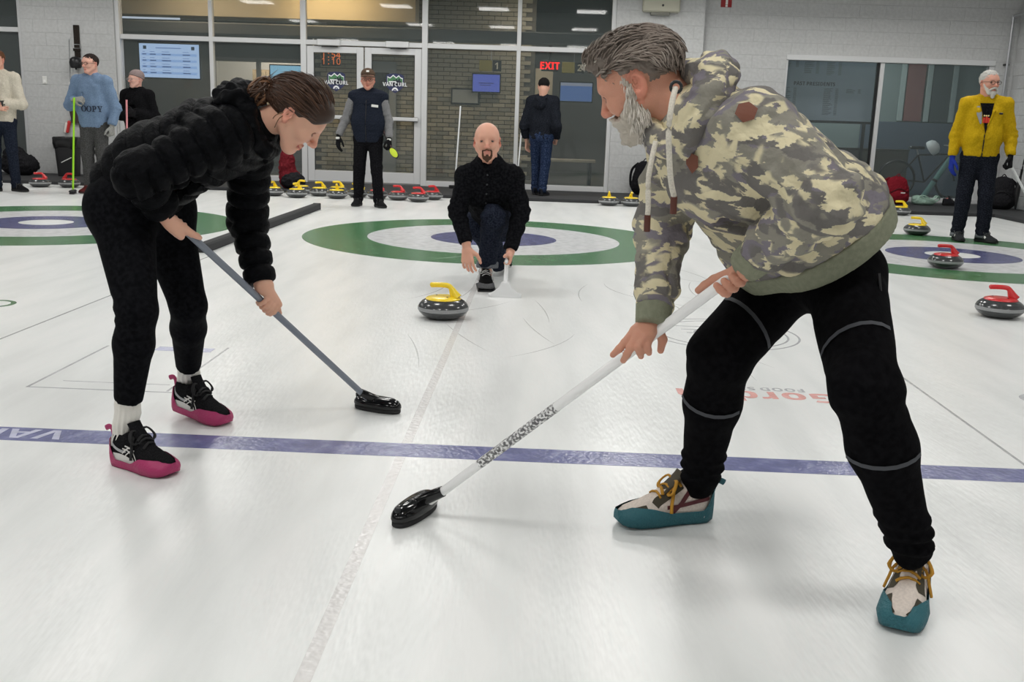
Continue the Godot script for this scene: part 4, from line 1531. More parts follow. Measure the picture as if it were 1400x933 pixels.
# strip over the side of a shoe through (s, y) points
func shoe_strip(pts: Array, side: float, w: float, lift: float, L: float) -> Mesh:
	var s := Soup.new()
	var path := smooth_path(pts, 4)
	var rows := []
	for i in path.size():
		var t: Vector2 = (path[mini(i + 1, path.size() - 1)] - path[maxi(i - 1, 0)])
		t = Vector2(t.x * L, t.y).normalized()
		var nrm := Vector2(-t.y / L, t.x)
		var row := []
		for e in [-1.0, 0.0, 1.0]:
			var q: Vector2 = path[i] + nrm * (w * 0.5 * e)
			row.append(shoe_at(q.x, q.y, side, lift, L))
		if side > 0: row.reverse()
		rows.append(row)
	s.sheet(rows)
	return s.mesh()

func shoe(parent: Node, at: Vector3, basis: Basis, L: float, look: Dictionary, label := "") -> MeshInstance3D:
	var n := 40
	var s := Soup.new()
	var rows := []
	for i in n + 1:
		var t := 1.0 - float(i) / n
		var b := along(S_B, t)
		var h := along(S_H, t)
		var row := []
		for k in 9: row.append(shoe_at(t, lerpf(b, h, k / 8.0), 1.0, 0.0, L))
		for k in 9: row.append(shoe_at(t, lerpf(h, b, k / 8.0), -1.0, 0.0, L))
		rows.append(row)
	s.sheet(rows, true)
	var o := part("shoe", s.mesh(), look.upper, parent, at, Vector3.ZERO, label)
	o.basis = basis
	# rubber gripper or sole: shell up to a height that swings up at toe and heel
	var g := Soup.new()
	var grows := []
	for i in n + 1:
		var t := float(i) / n
		var b := along(S_B, t)
		var top: float = look.rim.call(t)
		var row := []
		var out: float = look.get("rim_out", 0.005)
		for k in 6:
			var y := lerpf(top, b - 0.006, k / 5.0)
			row.append(Vector3(shoe_half(t, maxf(y, b)) + out, y, t * (L + 2 * out) - out))
		for k in 6:
			var y := lerpf(b - 0.006, top, k / 5.0)
			row.append(Vector3(-shoe_half(t, maxf(y, b)) - out, y, t * (L + 2 * out) - out))
		grows.append(row)
	g.sheet(grows)
	# ends
	for e in [0, n]:
		var row: Array = grows[e]
		for k in 5:
			if e == 0: g.face(row[k], row[k + 1], row[10 - k], row[11 - k])
			else: g.face(row[11 - k], row[10 - k], row[k + 1], row[k])
	part("gripper" if look.get("gripper", false) else "sole", g.mesh(), look.sole, o)
	if look.has("tab"):
		part("pull_tab", tube_mesh(smooth_path([Vector3(0, 0.07, -0.004), Vector3(0, 0.10, -0.012), Vector3(0, 0.108, -0.024), Vector3(0, 0.100, -0.042)], 3), 0.009, 8, 0.4, Vector3(1, 0, 0)), look.sole, o)
	if look.has("tongue"):
		part("tongue", tube_mesh(smooth_path([Vector3(0, 0.070, L * 0.60), Vector3(0, 0.104, L * 0.47), Vector3(0, 0.128, L * 0.385), Vector3(0, 0.142, L * 0.35)], 3), 0.026, 10, 0.28, Vector3(0, 0.6, 1)), look.tongue, o)
	if look.has("lace"):
		for k in 5:
			var t := 0.40 + k * 0.052
			var h := along(S_H, t)
			var p := []
			for e in [-1.0, -0.6, 0.0, 0.6, 1.0]:
				p.append(Vector3(e * 0.026, h + 0.006 - 0.013 * e * e, (t + 0.02 * e * (1 if k % 2 else -1)) * L))
			part("lace", tube_mesh(p, 0.0052, 6, 0.6), look.lace, o)
		for e in [-1.0, 1.0]:
			part("bow", tube_mesh(smooth_path([Vector3(0, 0.112, L * 0.42), Vector3(e * 0.03, 0.122, L * 0.44), Vector3(e * 0.048, 0.096, L * 0.50), Vector3(e * 0.03, 0.084, L * 0.52), Vector3(0, 0.108, L * 0.43)], 4), 0.0055, 6, 0.6), look.lace, o)
			part("lace_end", tube_mesh(smooth_path([Vector3(0, 0.112, L * 0.42), Vector3(e * 0.034, 0.095, L * 0.47), Vector3(e * 0.047, 0.06, L * 0.50), Vector3(e * 0.054, 0.036, L * 0.51)], 4), 0.0050, 6, 0.6), look.lace, o)
	if look.has("strips"):
		for q in look.strips:
			for e in [-1.0, 1.0]: part("stripe", shoe_strip(q[0], e, q[1], q[3], L), q[2], o)
	return o

# ------------------------------------------------------------------ the three players in front
func camo_tex() -> ImageTexture:
	var layers := []
	for q in [[71, 0.011], [72, 0.016], [73, 0.020]]:
		var n := FastNoiseLite.new()
		n.seed = q[0]
		n.frequency = q[1]
		n.fractal_octaves = 3
		n.domain_warp_enabled = true
		n.domain_warp_amplitude = 26.0
		n.domain_warp_frequency = 0.02
		var im := n.get_seamless_image(230, 512, false, false, 0.1, true)
		im.resize(512, 512, Image.INTERPOLATE_BILINEAR)
		im.convert(Image.FORMAT_L8)
		layers.append(im.get_data())
	var a: PackedByteArray = layers[0]
	var b: PackedByteArray = layers[1]
	var c: PackedByteArray = layers[2]
	var out := PackedByteArray()
	out.resize(512 * 512 * 3)
	var base := [143, 140, 130]
	var dark := [116, 113, 110]
	var plum := [128, 123, 131]
	var cream := [220, 210, 176]
	for i in 512 * 512:
		var v := base
		if a[i] > 138: v = dark
		elif b[i] > 150: v = plum
		if c[i] > 150: v = cream
		out[i * 3] = v[0]
		out[i * 3 + 1] = v[1]
		out[i * 3 + 2] = v[2]
	return ImageTexture.create_from_image(Image.create_from_data(512, 512, false, Image.FORMAT_RGB8, out))

var fold_noise: FastNoiseLite
func fold(p: Vector3, amp: float, freq: float, stretch := Vector3.ONE) -> float:
	if fold_noise == null:
		fold_noise = FastNoiseLite.new()
		fold_noise.seed = 77
		fold_noise.frequency = 1.0
		fold_noise.fractal_octaves = 2
	var q := p * stretch * freq
	return (absf(fold_noise.get_noise_3d(q.x, q.y, q.z)) * 2.0 - 0.45) * amp

# grooves that bunch up near joints; js is a list of [joint, axis, reach, amp, waves]
func wrinkle(p: Vector3, js: Array) -> float:
	var v := 0.0
	for j in js:
		var q: Vector3 = p - j[0]
		var r: float = q.length() / j[2]
		if r < 1.0:
			var t: float = q.dot(j[1])
			var w := 1.0 - r * r
			v += sin(t * j[4] + fold_noise.get_noise_3d(p.x * 6, p.y * 6, p.z * 6) * 3.0) * j[3] * w
	return v

func garment(parent: Node3D, called: String, f: Shape, cell: float, m: Material, push = null, label := "") -> MeshInstance3D:
	f.fill(cell)
	var s := Soup.new()
	f.net(s)
	if push != null: swell(s, 0, push)
	return part(called, shift(s, -parent.position).mesh(), m, parent, Vector3.ZERO, Vector3.ZERO, label)

func put_body(parent: Node3D, s: Soup) -> MeshInstance3D:
	return part("body", shift(s, -parent.position).mesh(true, true), skin_mat(), parent)

func local_xf(xf: Transform3D, parent: Node3D) -> Transform3D:
	return Transform3D(xf.basis, xf.origin - parent.position)

func make_sweeper() -> void:
	var root := thing("person", "bearded grey haired man in camouflage hoodie and black joggers leaning over a white broom", "person", Vector3(1.12, 0, 7.2))
	var pel := Vector3(1.183, 0.803, 7.13)
	var belly := Vector3(1.097, 0.907, 7.20)
	var chest := Vector3(0.917, 1.055, 7.34)
	var neck := Vector3(0.800, 1.155, 7.36)
	var shL := Vector3(0.912, 1.112, 7.49)
	var elL := Vector3(1.045, 0.985, 7.60)
	var wrL := Vector3(0.955, 0.848, 7.455)
	var shR := Vector3(0.808, 1.099, 7.20)
	var elR := Vector3(0.779, 0.880, 7.13)
	var wrR := Vector3(0.752, 0.690, 7.295)
	var u := (neck - pel).normalized()
	var l := Vector3(0.62, 0.10, 0.78).normalized()
	var front := l.cross(u).normalized()
	var hipL := Vector3(1.226, 0.765, 7.20)
	var hipR := Vector3(1.150, 0.745, 6.98)
	var kneeL := Vector3(1.198, 0.572, 7.52)
	var ankL := Vector3(1.385, 0.150, 7.42)
	var kneeR := Vector3(0.950, 0.545, 7.13)
	var ankR := Vector3(0.957, 0.120, 6.93)

	# hoodie
	var torso := func(f: Shape, grow: float) -> void:
		for e in [-1.0, 1.0]:
			f.cap(pel - u * 0.10 + l * 0.055 * e, belly + l * 0.055 * e, 0.144 + grow, 0.150 + grow, 0.05)
			f.cap(belly + l * 0.055 * e, chest + l * 0.06 * e + front * 0.01, 0.150 + grow, 0.132 + grow, 0.05)
		f.cap(chest + front * 0.015, neck - u * 0.03 + front * 0.01, 0.13 + grow, 0.080 + grow, 0.06)
		f.cap(hipL - u * 0.04 + front * 0.01, belly + l * 0.09, 0.128 + grow, 0.13 + grow, 0.05)
		f.cap(hipR - u * 0.04 + front * 0.03, belly - l * 0.09, 0.126 + grow, 0.13 + grow, 0.05)
	var h := Shape.new()
	torso.call(h, 0.0)
	h.cap(shR, shL, 0.080, 0.080, 0.06)
	h.cap(shL, elL, 0.086, 0.074, 0.035)
	h.cap(elL, wrL, 0.072, 0.050, 0.02)
	h.cap(shR, elR, 0.080, 0.066, 0.03)
	h.cap(elR, wrR, 0.066, 0.050, 0.03)
	var hn := Vector3(-0.645, 0.76, 0.08).normalized()
	var hem := Vector3(1.158, 0.795, 7.30)
	h.cut(hem + hn * 0.052, -hn, 0.012)
	h.cut(wrL, (wrL - elL), 0.008, 0.075)
	h.cut(wrR, (wrR - elR), 0.008, 0.09)
	fold(Vector3.ZERO, 0, 1)
	var camo := mat(Color.WHITE, 0.9, 0.0, 0.2)
	camo.albedo_texture = camo_tex()
	camo.normal_enabled = true
	if not M.has("cloth_bump"): M.cloth_bump = bump_tex(0.05, 7.0, 512, 5, 52)
	camo.normal_texture = M.cloth_bump
	camo.normal_scale = 0.35
	tri(camo, 1.6, 14.0)
	var wr_js := [[elL, (wrL - elL).normalized(), 0.16, 0.007, 120.0], [elR, (wrR - elR).normalized(), 0.16, 0.006, 110.0], [wrR, (wrR - elR).normalized(), 0.12, 0.006, 130.0], [wrL, (wrL - elL).normalized(), 0.1, 0.005, 130.0], [pel, u, 0.2, 0.004, 80.0], [shL, (elL - shL).normalized(), 0.15, 0.004, 90.0]]
	var hoodie := garment(root, "hoodie", h, 0.0085, camo, func(p: Vector3, _n: Vector3) -> float: return fold(p, 0.009, 7.0, Vector3(1, 1.3, 1)) + wrinkle(p, wr_js), "grey, olive and cream camouflage hoodie")
	var rib := cloth_mat(rgb(136, 139, 119), 7.0, 0.9, 0.05, 0.5, 61)
	var band := Shape.new()
	torso.call(band, 0.003)
	band.cut(hem + hn * 0.058, hn, 0.006)
	band.cut(hem - hn * 0.006, -hn, 0.012)
	var bo := garment(hoodie, "hem_band", band, 0.0085, rib)
	bo.position = -root.position
	for q in [[elL, wrL, 0.047], [elR, wrR, 0.046]]:
		var d: Vector3 = (q[1] - q[0]).normalized()
		var cf := Shape.new()
		cf.cap(q[1] - d * 0.03, q[1] + d * 0.05, q[2], q[2] * 0.88, 0.01)
		cf.cut(q[1] + d * 0.05, d, 0.006)
		cf.cut(q[1] - d * 0.02, -d, 0.006)
		var co := garment(hoodie, "cuff", cf, 0.006, rib)
		co.position = -root.position
	# hood lying round the neck
	var hood := Shape.new()
	var hx := l
	var hy := (Vector3(-0.62, 0.45, 0.30)).normalized()
	hx = (hx - hy * hx.dot(hy)).normalized()
	var hz := hx.cross(hy)
	var hc := neck + Vector3(-0.014, 0.008, 0.012)
	var last := Vector3.ZERO
	for k in 13:
		var a := TAU * k / 12.0
		var back := 0.5 - 0.5 * cos(a)
		var p := hc + hx * (sin(a) * 0.098) + hz * (cos(a) * 0.088) - hy * (0.035 * (1.0 - back)) - hy * 0.018 * back + hy * 0.042 * absf(sin(a))
		if k > 0: hood.cap(last, p, 0.030 + 0.012 * back, 0.030 + 0.012 * back, 0.03)
		last = p
	hood.ball(neck - hz * 0.055 - u * 0.085, Vector3(0.110, 0.080, 0.045), 0.04, Basis(hx, u, hx.cross(u)))
	hood.cap(neck + hx * 0.07 + hz * 0.05 - u * 0.03, neck + hx * 0.035 + hz * 0.11 - u * 0.12, 0.036, 0.03, 0.03)
	hood.cap(neck - hx * 0.07 + hz * 0.05 - u * 0.03, neck - hx * 0.02 + hz * 0.11 - u * 0.12, 0.036, 0.03, 0.03)
	var ho := garment(hoodie, "hood", hood, 0.008, camo, func(p: Vector3, _n: Vector3) -> float: return fold(p, 0.010, 11.0))
	ho.position = -root.position
	# strings, eyelets, patches, pocket
	var cord := cloth_mat(rgb(226, 220, 206), 20.0, 0.8, 0.08, 0.8, 62)
	var tipm := mat(rgb(88, 44, 32), 0.6)
	for q in [[Vector3(0.738, 1.195, 7.545), Vector3(0.729, 1.160, 7.575), Vector3(0.726, 1.108, 7.580), Vector3(0.737, 1.019, 7.565), Vector3(0.750, 0.975, 7.545)], [Vector3(0.716, 1.085, 7.440), Vector3(0.707, 1.040, 7.455), Vector3(0.703, 1.000, 7.460), Vector3(0.706, 0.950, 7.460), Vector3(0.706, 0.927, 7.460)]]:
		var c := part("drawstring", tube_mesh(smooth_path(q, 5), 0.0062, 8), cord, hoodie, -root.position)
		var e: Vector3 = q[4]
		part("string_tip", tube_mesh([e, e + Vector3(0.001, -0.036, -0.004)], 0.0072, 8), tipm, c)
	var eyelet := []
	for k in 13: eyelet.append(Vector3(0.739, 1.197, 7.548) + Vector3(cos(TAU * k / 12.0) * 0.011, sin(TAU * k / 12.0) * 0.011, 0.0))
	part("eyelet", tube_mesh(eyelet, 0.0035, 6, 1.0, Vector3(0, 0, 1)), M.dark_metal, hoodie, -root.position)
	var leather := mat(rgb(112, 62, 42), 0.6)
	var hexa := PackedVector2Array([Vector2(-0.020, -0.010), Vector2(0.002, -0.024), Vector2(0.020, -0.012), Vector2(0.020, 0.012), Vector2(-0.002, 0.022), Vector2(-0.020, 0.012)])
	var shield := PackedVector2Array([Vector2(-0.017, 0.018), Vector2(-0.017, -0.004), Vector2(-0.002, -0.024), Vector2(0.016, -0.008), Vector2(0.017, 0.016), Vector2(0.0, 0.021)])
	var cam_dir := Vector3(-0.12, 0.0, 1.0)
	part("leather_patch", patch(h, Vector3(0.882, 1.150, 7.56), cam_dir + Vector3(0.0, 0.25, 0), Vector3(0.3, 1, 0), hexa, 0.006, 5).mesh(), leather, hoodie, -root.position)
	part("leather_patch", patch(h, Vector3(0.790, 1.041, 7.46), cam_dir + Vector3(-0.5, -0.1, 0), Vector3(0, 1, 0), shield, 0.006, 5).mesh(), leather, hoodie, -root.position)

	# joggers
	var t := Shape.new()
	t.cap(hipR + Vector3(0.01, 0.02, 0.02), hipL + Vector3(-0.01, 0.0, -0.02), 0.100, 0.100, 0.05)
	t.cap(pel + u * 0.02, pel - u * 0.05, 0.105, 0.105, 0.05)
	t.cap(hipL, kneeL, 0.097, 0.075, 0.04)
	t.cap(kneeL, kneeL.lerp(ankL, 0.35), 0.074, 0.074, 0.03)
	t.cap(kneeL.lerp(ankL, 0.35), ankL, 0.073, 0.046, 0.03)
	t.cap(hipR, kneeR, 0.097, 0.083, 0.04)
	t.cap(kneeR, kneeR.lerp(ankR, 0.35), 0.080, 0.075, 0.03)
	t.cap(kneeR.lerp(ankR, 0.35), ankR, 0.074, 0.048, 0.03)
	for q in [[ankL, kneeL], [ankR, kneeR]]:
		var d: Vector3 = (q[1] - q[0]).normalized()
		for k in 3: t.ball(q[0] + d * (0.028 + 0.040 * k), Vector3(0.060 + 0.003 * k, 0.024, 0.060 + 0.003 * k), 0.006)
		t.cut(q[0] - d * 0.03, -d, 0.01, 0.12)
	var black := cloth_mat(rgb(10, 10, 12), 5.0, 0.9, 0.05, 0.2, 63)
	var tj := [[kneeL, Vector3(0, 1, 0), 0.14, 0.004, 90.0], [kneeR, Vector3(0, 1, 0), 0.14, 0.004, 90.0], [ankL, Vector3(0, 1, 0), 0.14, 0.004, 120.0], [ankR, Vector3(0, 1, 0), 0.14, 0.004, 120.0]]
	var jog := garment(root, "joggers", t, 0.0085, black, func(p: Vector3, _n: Vector3) -> float: return fold(p, 0.003, 4.0) + wrinkle(p, tj) * 0.6, "black joggers with thin grey piping")
	var pipe := mat(rgb(60, 62, 68), 0.6)
	for q in [[kneeL, hipL, 0.11, 0.35], [kneeL, ankL, 0.16, -0.3], [kneeR, hipR, 0.10, -0.35], [kneeR, ankR, 0.14, -0.06]]:
		var axis: Vector3 = (q[1] - q[0]).normalized()
		var cpt: Vector3 = q[0] + axis * q[2]
		var view := Vector3(-0.35, 0.05, 1.0)
		view = (view - axis * view.dot(axis)).normalized()
		var sd := axis.cross(view)
		var pts := []
		for k in 9:
			var a := (k - 4) / 4.0 * 1.15
			pts.append(cpt + view * cos(a) * 0.05 + sd * sin(a) * 0.05 + axis * (q[3] * 0.05 * sin(a)))
		part("piping", ribbon(t, pts, func(p: Vector3) -> Vector3: return (p - cpt - axis * (p - cpt).dot(axis)).normalized(), 0.011, 0.005).mesh(), pipe, jog, -root.position)
	part("zip_pull", tube_mesh([Vector3(1.262, 0.80, 7.335), Vector3(1.268, 0.755, 7.345)], 0.004, 6), M.black_plastic, jog, -root.position)

	# body: head, neck, hands, and what the clothes hide
	var body := Soup.new()
	var skin := rgb(206, 150, 126)
	var hxf := head_frame(Vector3(0.688, 1.213, 7.32), Vector3(-0.82, -0.46, -0.33), Vector3(-0.485, 0.875, 0.0), 0.95)
	var nk := hxf.affine_inverse() * (neck + Vector3(0.05, -0.05, -0.02))
	var skull := add_head(body, hxf, skin, {"neck": nk, "cell": 0.0036})
	var inner := Shape.new()
	inner.cap(pel, chest, 0.10, 0.11, 0.05)
	inner.cap(chest, neck, 0.10, 0.05, 0.05)
	inner.cap(shR, shL, 0.05, 0.05, 0.04)
	for q in [[shL, elL, 0.045], [elL, wrL, 0.036], [shR, elR, 0.042], [elR, wrR, 0.034], [hipL, kneeL, 0.065], [kneeL, ankL, 0.045], [hipR, kneeR, 0.065], [kneeR, ankR, 0.045]]: inner.cap(q[0], q[1], q[2], q[2] * 0.85, 0.03)
	inner.cap(hipL, hipR, 0.08, 0.08, 0.04)
	inner.fill(0.022)
	body.col = lin(skin)
	inner.net(body)
	var sa := Vector3(0.185, 0.048, 6.98)
	var sb := Vector3(0.936, 0.823, 7.440)
	var sd := (sb - sa).normalized()
	var hand := Shape.new()
	hand.cap(elL.lerp(wrL, 0.6), wrL + (wrL - elL).normalized() * 0.03, 0.034, 0.030, 0.02)
	add_grip(hand, Vector3(0.905, 0.792, 7.424), sd, 0.0135, wrL + (wrL - elL).normalized() * 0.050 + Vector3(0.006, 0.010, 0.016), -1.0, 1.0, 3.4, 0.5)
	hand.fill(0.0032)
	hand.net(body)
	var hr := Shape.new()
	var hw := Vector3(0.745, 0.665, 7.302)
	hr.cap(elR.lerp(wrR, 0.6), hw, 0.034, 0.029, 0.02)
	var kn := [Vector3(0.706, 0.643, 7.335), Vector3(0.714, 0.637, 7.350), Vector3(0.727, 0.634, 7.357), Vector3(0.741, 0.636, 7.352)]
	var fg := [[Vector3(0.682, 0.615, 7.350), Vector3(0.656, 0.583, 7.343)], [Vector3(0.695, 0.607, 7.366), Vector3(0.681, 0.571, 7.348)], [Vector3(0.713, 0.610, 7.372), Vector3(0.722, 0.584, 7.352)], [Vector3(0.732, 0.612, 7.366), Vector3(0.741, 0.592, 7.348)]]
	for i in 4:
		hr.cap(hw + Vector3(-0.012 + 0.007 * i, -0.008, 0.008), kn[i], 0.0165, 0.0125, 0.012)
		var mid: Vector3 = kn[i].lerp(fg[i][0], 1.0)
		hr.cap(kn[i], mid, 0.0112, 0.0098, 0.004)
		var tip: Vector3 = fg[i][1]
		var knee := mid.lerp(tip, 0.5) + Vector3(0, 0, 0.004)
		hr.cap(mid, knee, 0.0098, 0.0090, 0.004)
		hr.cap(knee, tip, 0.0090, 0.0076, 0.004)
	hr.cap(hw + Vector3(0.006, -0.01, -0.005), Vector3(0.765, 0.640, 7.302), 0.018, 0.013, 0.012)
	hr.cap(Vector3(0.765, 0.640, 7.302), Vector3(0.777, 0.616, 7.303), 0.0125, 0.0112, 0.004)
	hr.cap(Vector3(0.777, 0.616, 7.303), Vector3(0.773, 0.590, 7.307), 0.0112, 0.0085, 0.004)
	hr.fill(0.0032)
	hr.net(body)
	put_body(root, body)
	add_eyes(root, local_xf(hxf, root), rgb(80, 80, 76), rgb(150, 140, 130), 0.003)
	# hair and beard
	var hair := Shape.new()
	hair.ball(Vector3(0, 0.040, -0.014), Vector3(0.081, 0.085, 0.105), 0.02)
	hair.ball(Vector3(0, 0.092, 0.040), Vector3(0.062, 0.030, 0.060), 0.03)
	hair.ball(Vector3(0, 0.088, 0.082), Vector3(0.046, 0.022, 0.028), 0.02)
	hair.cut(Vector3(0, -0.012, -0.06), Vector3(0, -0.9, -0.1), 0.01)
	hair.cut(Vector3(0, 0.040, 0.055), Vector3(0, -0.75, 0.75), 0.008)
	for e in [-1.0, 1.0]: hair.carve(Vector3(0.084 * e, -0.008, -0.008), Vector3(0.03, 0.044, 0.036), 0.008)
	hair.fill(0.0042)
	var hs := Soup.new()
	hs.col = lin(rgb(118, 108, 100))
	hair.net(hs, local_xf(hxf, root))
	swell(hs, 0, func(p: Vector3, _n: Vector3) -> float: return fold(p, 0.006, 38.0))
	hs.col = lin(rgb(126, 115, 106))
	strands(hs, hair, local_xf(hxf, root), 800, func(p: Vector3) -> bool: return p.y > 0.0 and not (absf(p.x) > 0.05 and p.y < 0.052 and p.z > -0.055), func(p: Vector3) -> Vector3: return Vector3(sin(p.y * 60) * 0.5, -0.25, -0.8 if p.y > 0.08 else -0.7), 0.036, 0.0026, 81, 0.26)
	hs.col = lin(rgb(148, 138, 129))
	strands(hs, hair, local_xf(hxf, root), 260, func(p: Vector3) -> bool: return p.y > 0.03 and not (absf(p.x) > 0.05 and p.y < 0.052 and p.z > -0.055), func(p: Vector3) -> Vector3: return Vector3(sin(p.y * 50) * 0.6, -0.3, -0.6), 0.034, 0.0020, 82, 0.3)
	hs.col = lin(rgb(204, 198, 186))
	strands(hs, hair, local_xf(hxf, root), 90, func(p: Vector3) -> bool: return p.z > 0.05 and p.y > 0.07, func(p: Vector3) -> Vector3: return Vector3(p.x * 3, 0.5, 0.8), 0.028, 0.0026, 83, 0.3)
	var hm := mat(Color.WHITE, 0.55, 0.0, 0.4)
	hm.vertex_color_use_as_albedo = true
	part("hair", hs.mesh(true, true), hm, root)
	var bd := Shape.new()
	for e in [-1.0, 1.0]:
		bd.cap(Vector3(0.070 * e, 0.030, 0.016), Vector3(0.068 * e, -0.005, 0.012), 0.006, 0.009, 0.010)
		bd.cap(Vector3(0.066 * e, -0.005, 0.012), Vector3(0.058 * e, -0.055, 0.022), 0.010, 0.018, 0.012)
		bd.cap(Vector3(0.058 * e, -0.055, 0.022), Vector3(0.024 * e, -0.096, 0.066), 0.018, 0.024, 0.014)
		bd.cap(Vector3(0.010 * e, -0.048, 0.098), Vector3(0.032 * e, -0.064, 0.082), 0.008, 0.009, 0.008)
		bd.cap(Vector3(0.032 * e, -0.064, 0.082), Vector3(0.022 * e, -0.092, 0.078), 0.010, 0.014, 0.010)
	for e in [-1.0, 1.0]:
		bd.cap(Vector3(0.060 * e, -0.038, 0.030), Vector3(0.038 * e, -0.066, 0.070), 0.016, 0.014, 0.014)
		bd.cap(Vector3(0.056 * e, -0.066, 0.020), Vector3(0.030 * e, -0.108, 0.050), 0.016, 0.020, 0.014)
	bd.cap(Vector3(-0.02, -0.104, 0.078), Vector3(0.02, -0.104, 0.078), 0.020, 0.020, 0.012)
	bd.fill(0.0042)
	var bs := Soup.new()
	bs.col = lin(rgb(188, 180, 168))
	bd.net(bs, local_xf(hxf, root))
	swell(bs, 0, func(p: Vector3, _n: Vector3) -> float: return fold(p, 0.005, 45.0))
	bs.col = lin(rgb(214, 208, 198))
	var bx_xf := local_xf(hxf, root)
	var rng := RandomNumberGenerator.new()
	rng.seed = 85
	for k in 700:
		var i := rng.randi() % bs.v.size()
		if i >= 3000: i = i % 3000
		var p: Vector3 = bs.v[i % mini(bs.v.size(), 2500)]
		var q: Vector3 = bx_xf.affine_inverse() * p
		var dir: Vector3 = bx_xf.basis * Vector3(q.x * 4, -0.8, 0.25 + rng.randf_range(-0.3, 0.3)).normalized()
		var out: Vector3 = bx_xf.basis * (q - Vector3(0, -0.05, 0.03)).normalized()
		bs.tube([p - dir * 0.004, p + dir * 0.009 + out * 0.003, p + dir * 0.020 + out * 0.003], [0.0012, 0.0014, 0.0003], 4, 1.0, out, false)
	part("beard", bs.mesh(true, true), hm, root, Vector3.ZERO, Vector3.ZERO, "white full beard")
	# shoes with teal rubber grippers
	var suede := cloth_mat(rgb(222, 210, 200), 14.0, 0.85, 0.05, 0.4, 64)
	var teal := mat(rgb(38, 98, 108), 0.6)
	teal.normal_enabled = true
	teal.normal_texture = bump_tex(0.05, 9.0, 256, 2, 65, FastNoiseLite.TYPE_CELLULAR)
	teal.normal_scale = 0.8
	tri(teal, 11.0)
	var maroon := mat(rgb(92, 40, 44), 0.7)
	var olive := mat(rgb(66, 60, 46), 0.8)
	var look := {"upper": suede, "sole": teal, "gripper": true, "tab": true, "lace": mat(rgb(184, 134, 40), 0.8), "tongue": olive, "rim_out": 0.006,
		"rim": func(t: float) -> float: return lerpf(0.088, 0.034, smoothstep(0.0, 0.16, t)) + 0.016 * smoothstep(0.45, 0.72, t) - 0.010 * smoothstep(0.85, 1.0, t),
		"strips": [[[Vector2(0.30, 0.090), Vector2(0.38, 0.060), Vector2(0.48, 0.034)], 0.013, maroon, 0.0016], [[Vector2(0.06, 0.066), Vector2(0.22, 0.060), Vector2(0.40, 0.052), Vector2(0.54, 0.050)], 0.011, maroon, 0.0018], [[Vector2(0.36, 0.108), Vector2(0.48, 0.088), Vector2(0.62, 0.066), Vector2(0.66, 0.056)], 0.020, olive, 0.0014], [[Vector2(0.04, 0.088), Vector2(0.14, 0.093), Vector2(0.26, 0.090)], 0.022, olive, 0.0014], [[Vector2(0.74, 0.050), Vector2(0.86, 0.042), Vector2(0.97, 0.034)], 0.012, olive, 0.0016]]}
	var place := func(heel: Vector3, toe: Vector3, lift: float) -> void:
		var z := (toe - heel).normalized()
		var x := Vector3.UP.cross(z).normalized()
		shoe(root, heel - root.position + Vector3(0, lift, 0), Basis(x, z.cross(x), z), 0.285, look, "cream suede sneaker with teal rubber gripper and mustard laces")
	place.call(Vector3(0.995, 0.008, 6.900), Vector3(0.725, 0.012, 6.985), 0.0)
	place.call(Vector3(1.450, 0.008, 7.290), Vector3(1.328, 0.008, 7.540), 0.0)
	part("gripper_print", text_mesh("Calica", 0.012, 0.001, false), M.white_plastic, root, Vector3.ZERO).transform = Transform3D(Basis(Vector3(1, 0, -0.05).normalized(), 0.16), Vector3(0.955, 0.026, 6.951) - root.position)

	var br := thing("curling_broom", "white curling broom with a silver glitter band held by the man in camouflage", "broom", Vector3(0.142, 0, 6.98))
	make_broom(br, sa, sb, Vector3(0.108, 0, 7.06), Vector3(0.176, 0, 6.90), 0.0128, mat(rgb(248, 248, 248), 0.25), [0.195, 0.46])

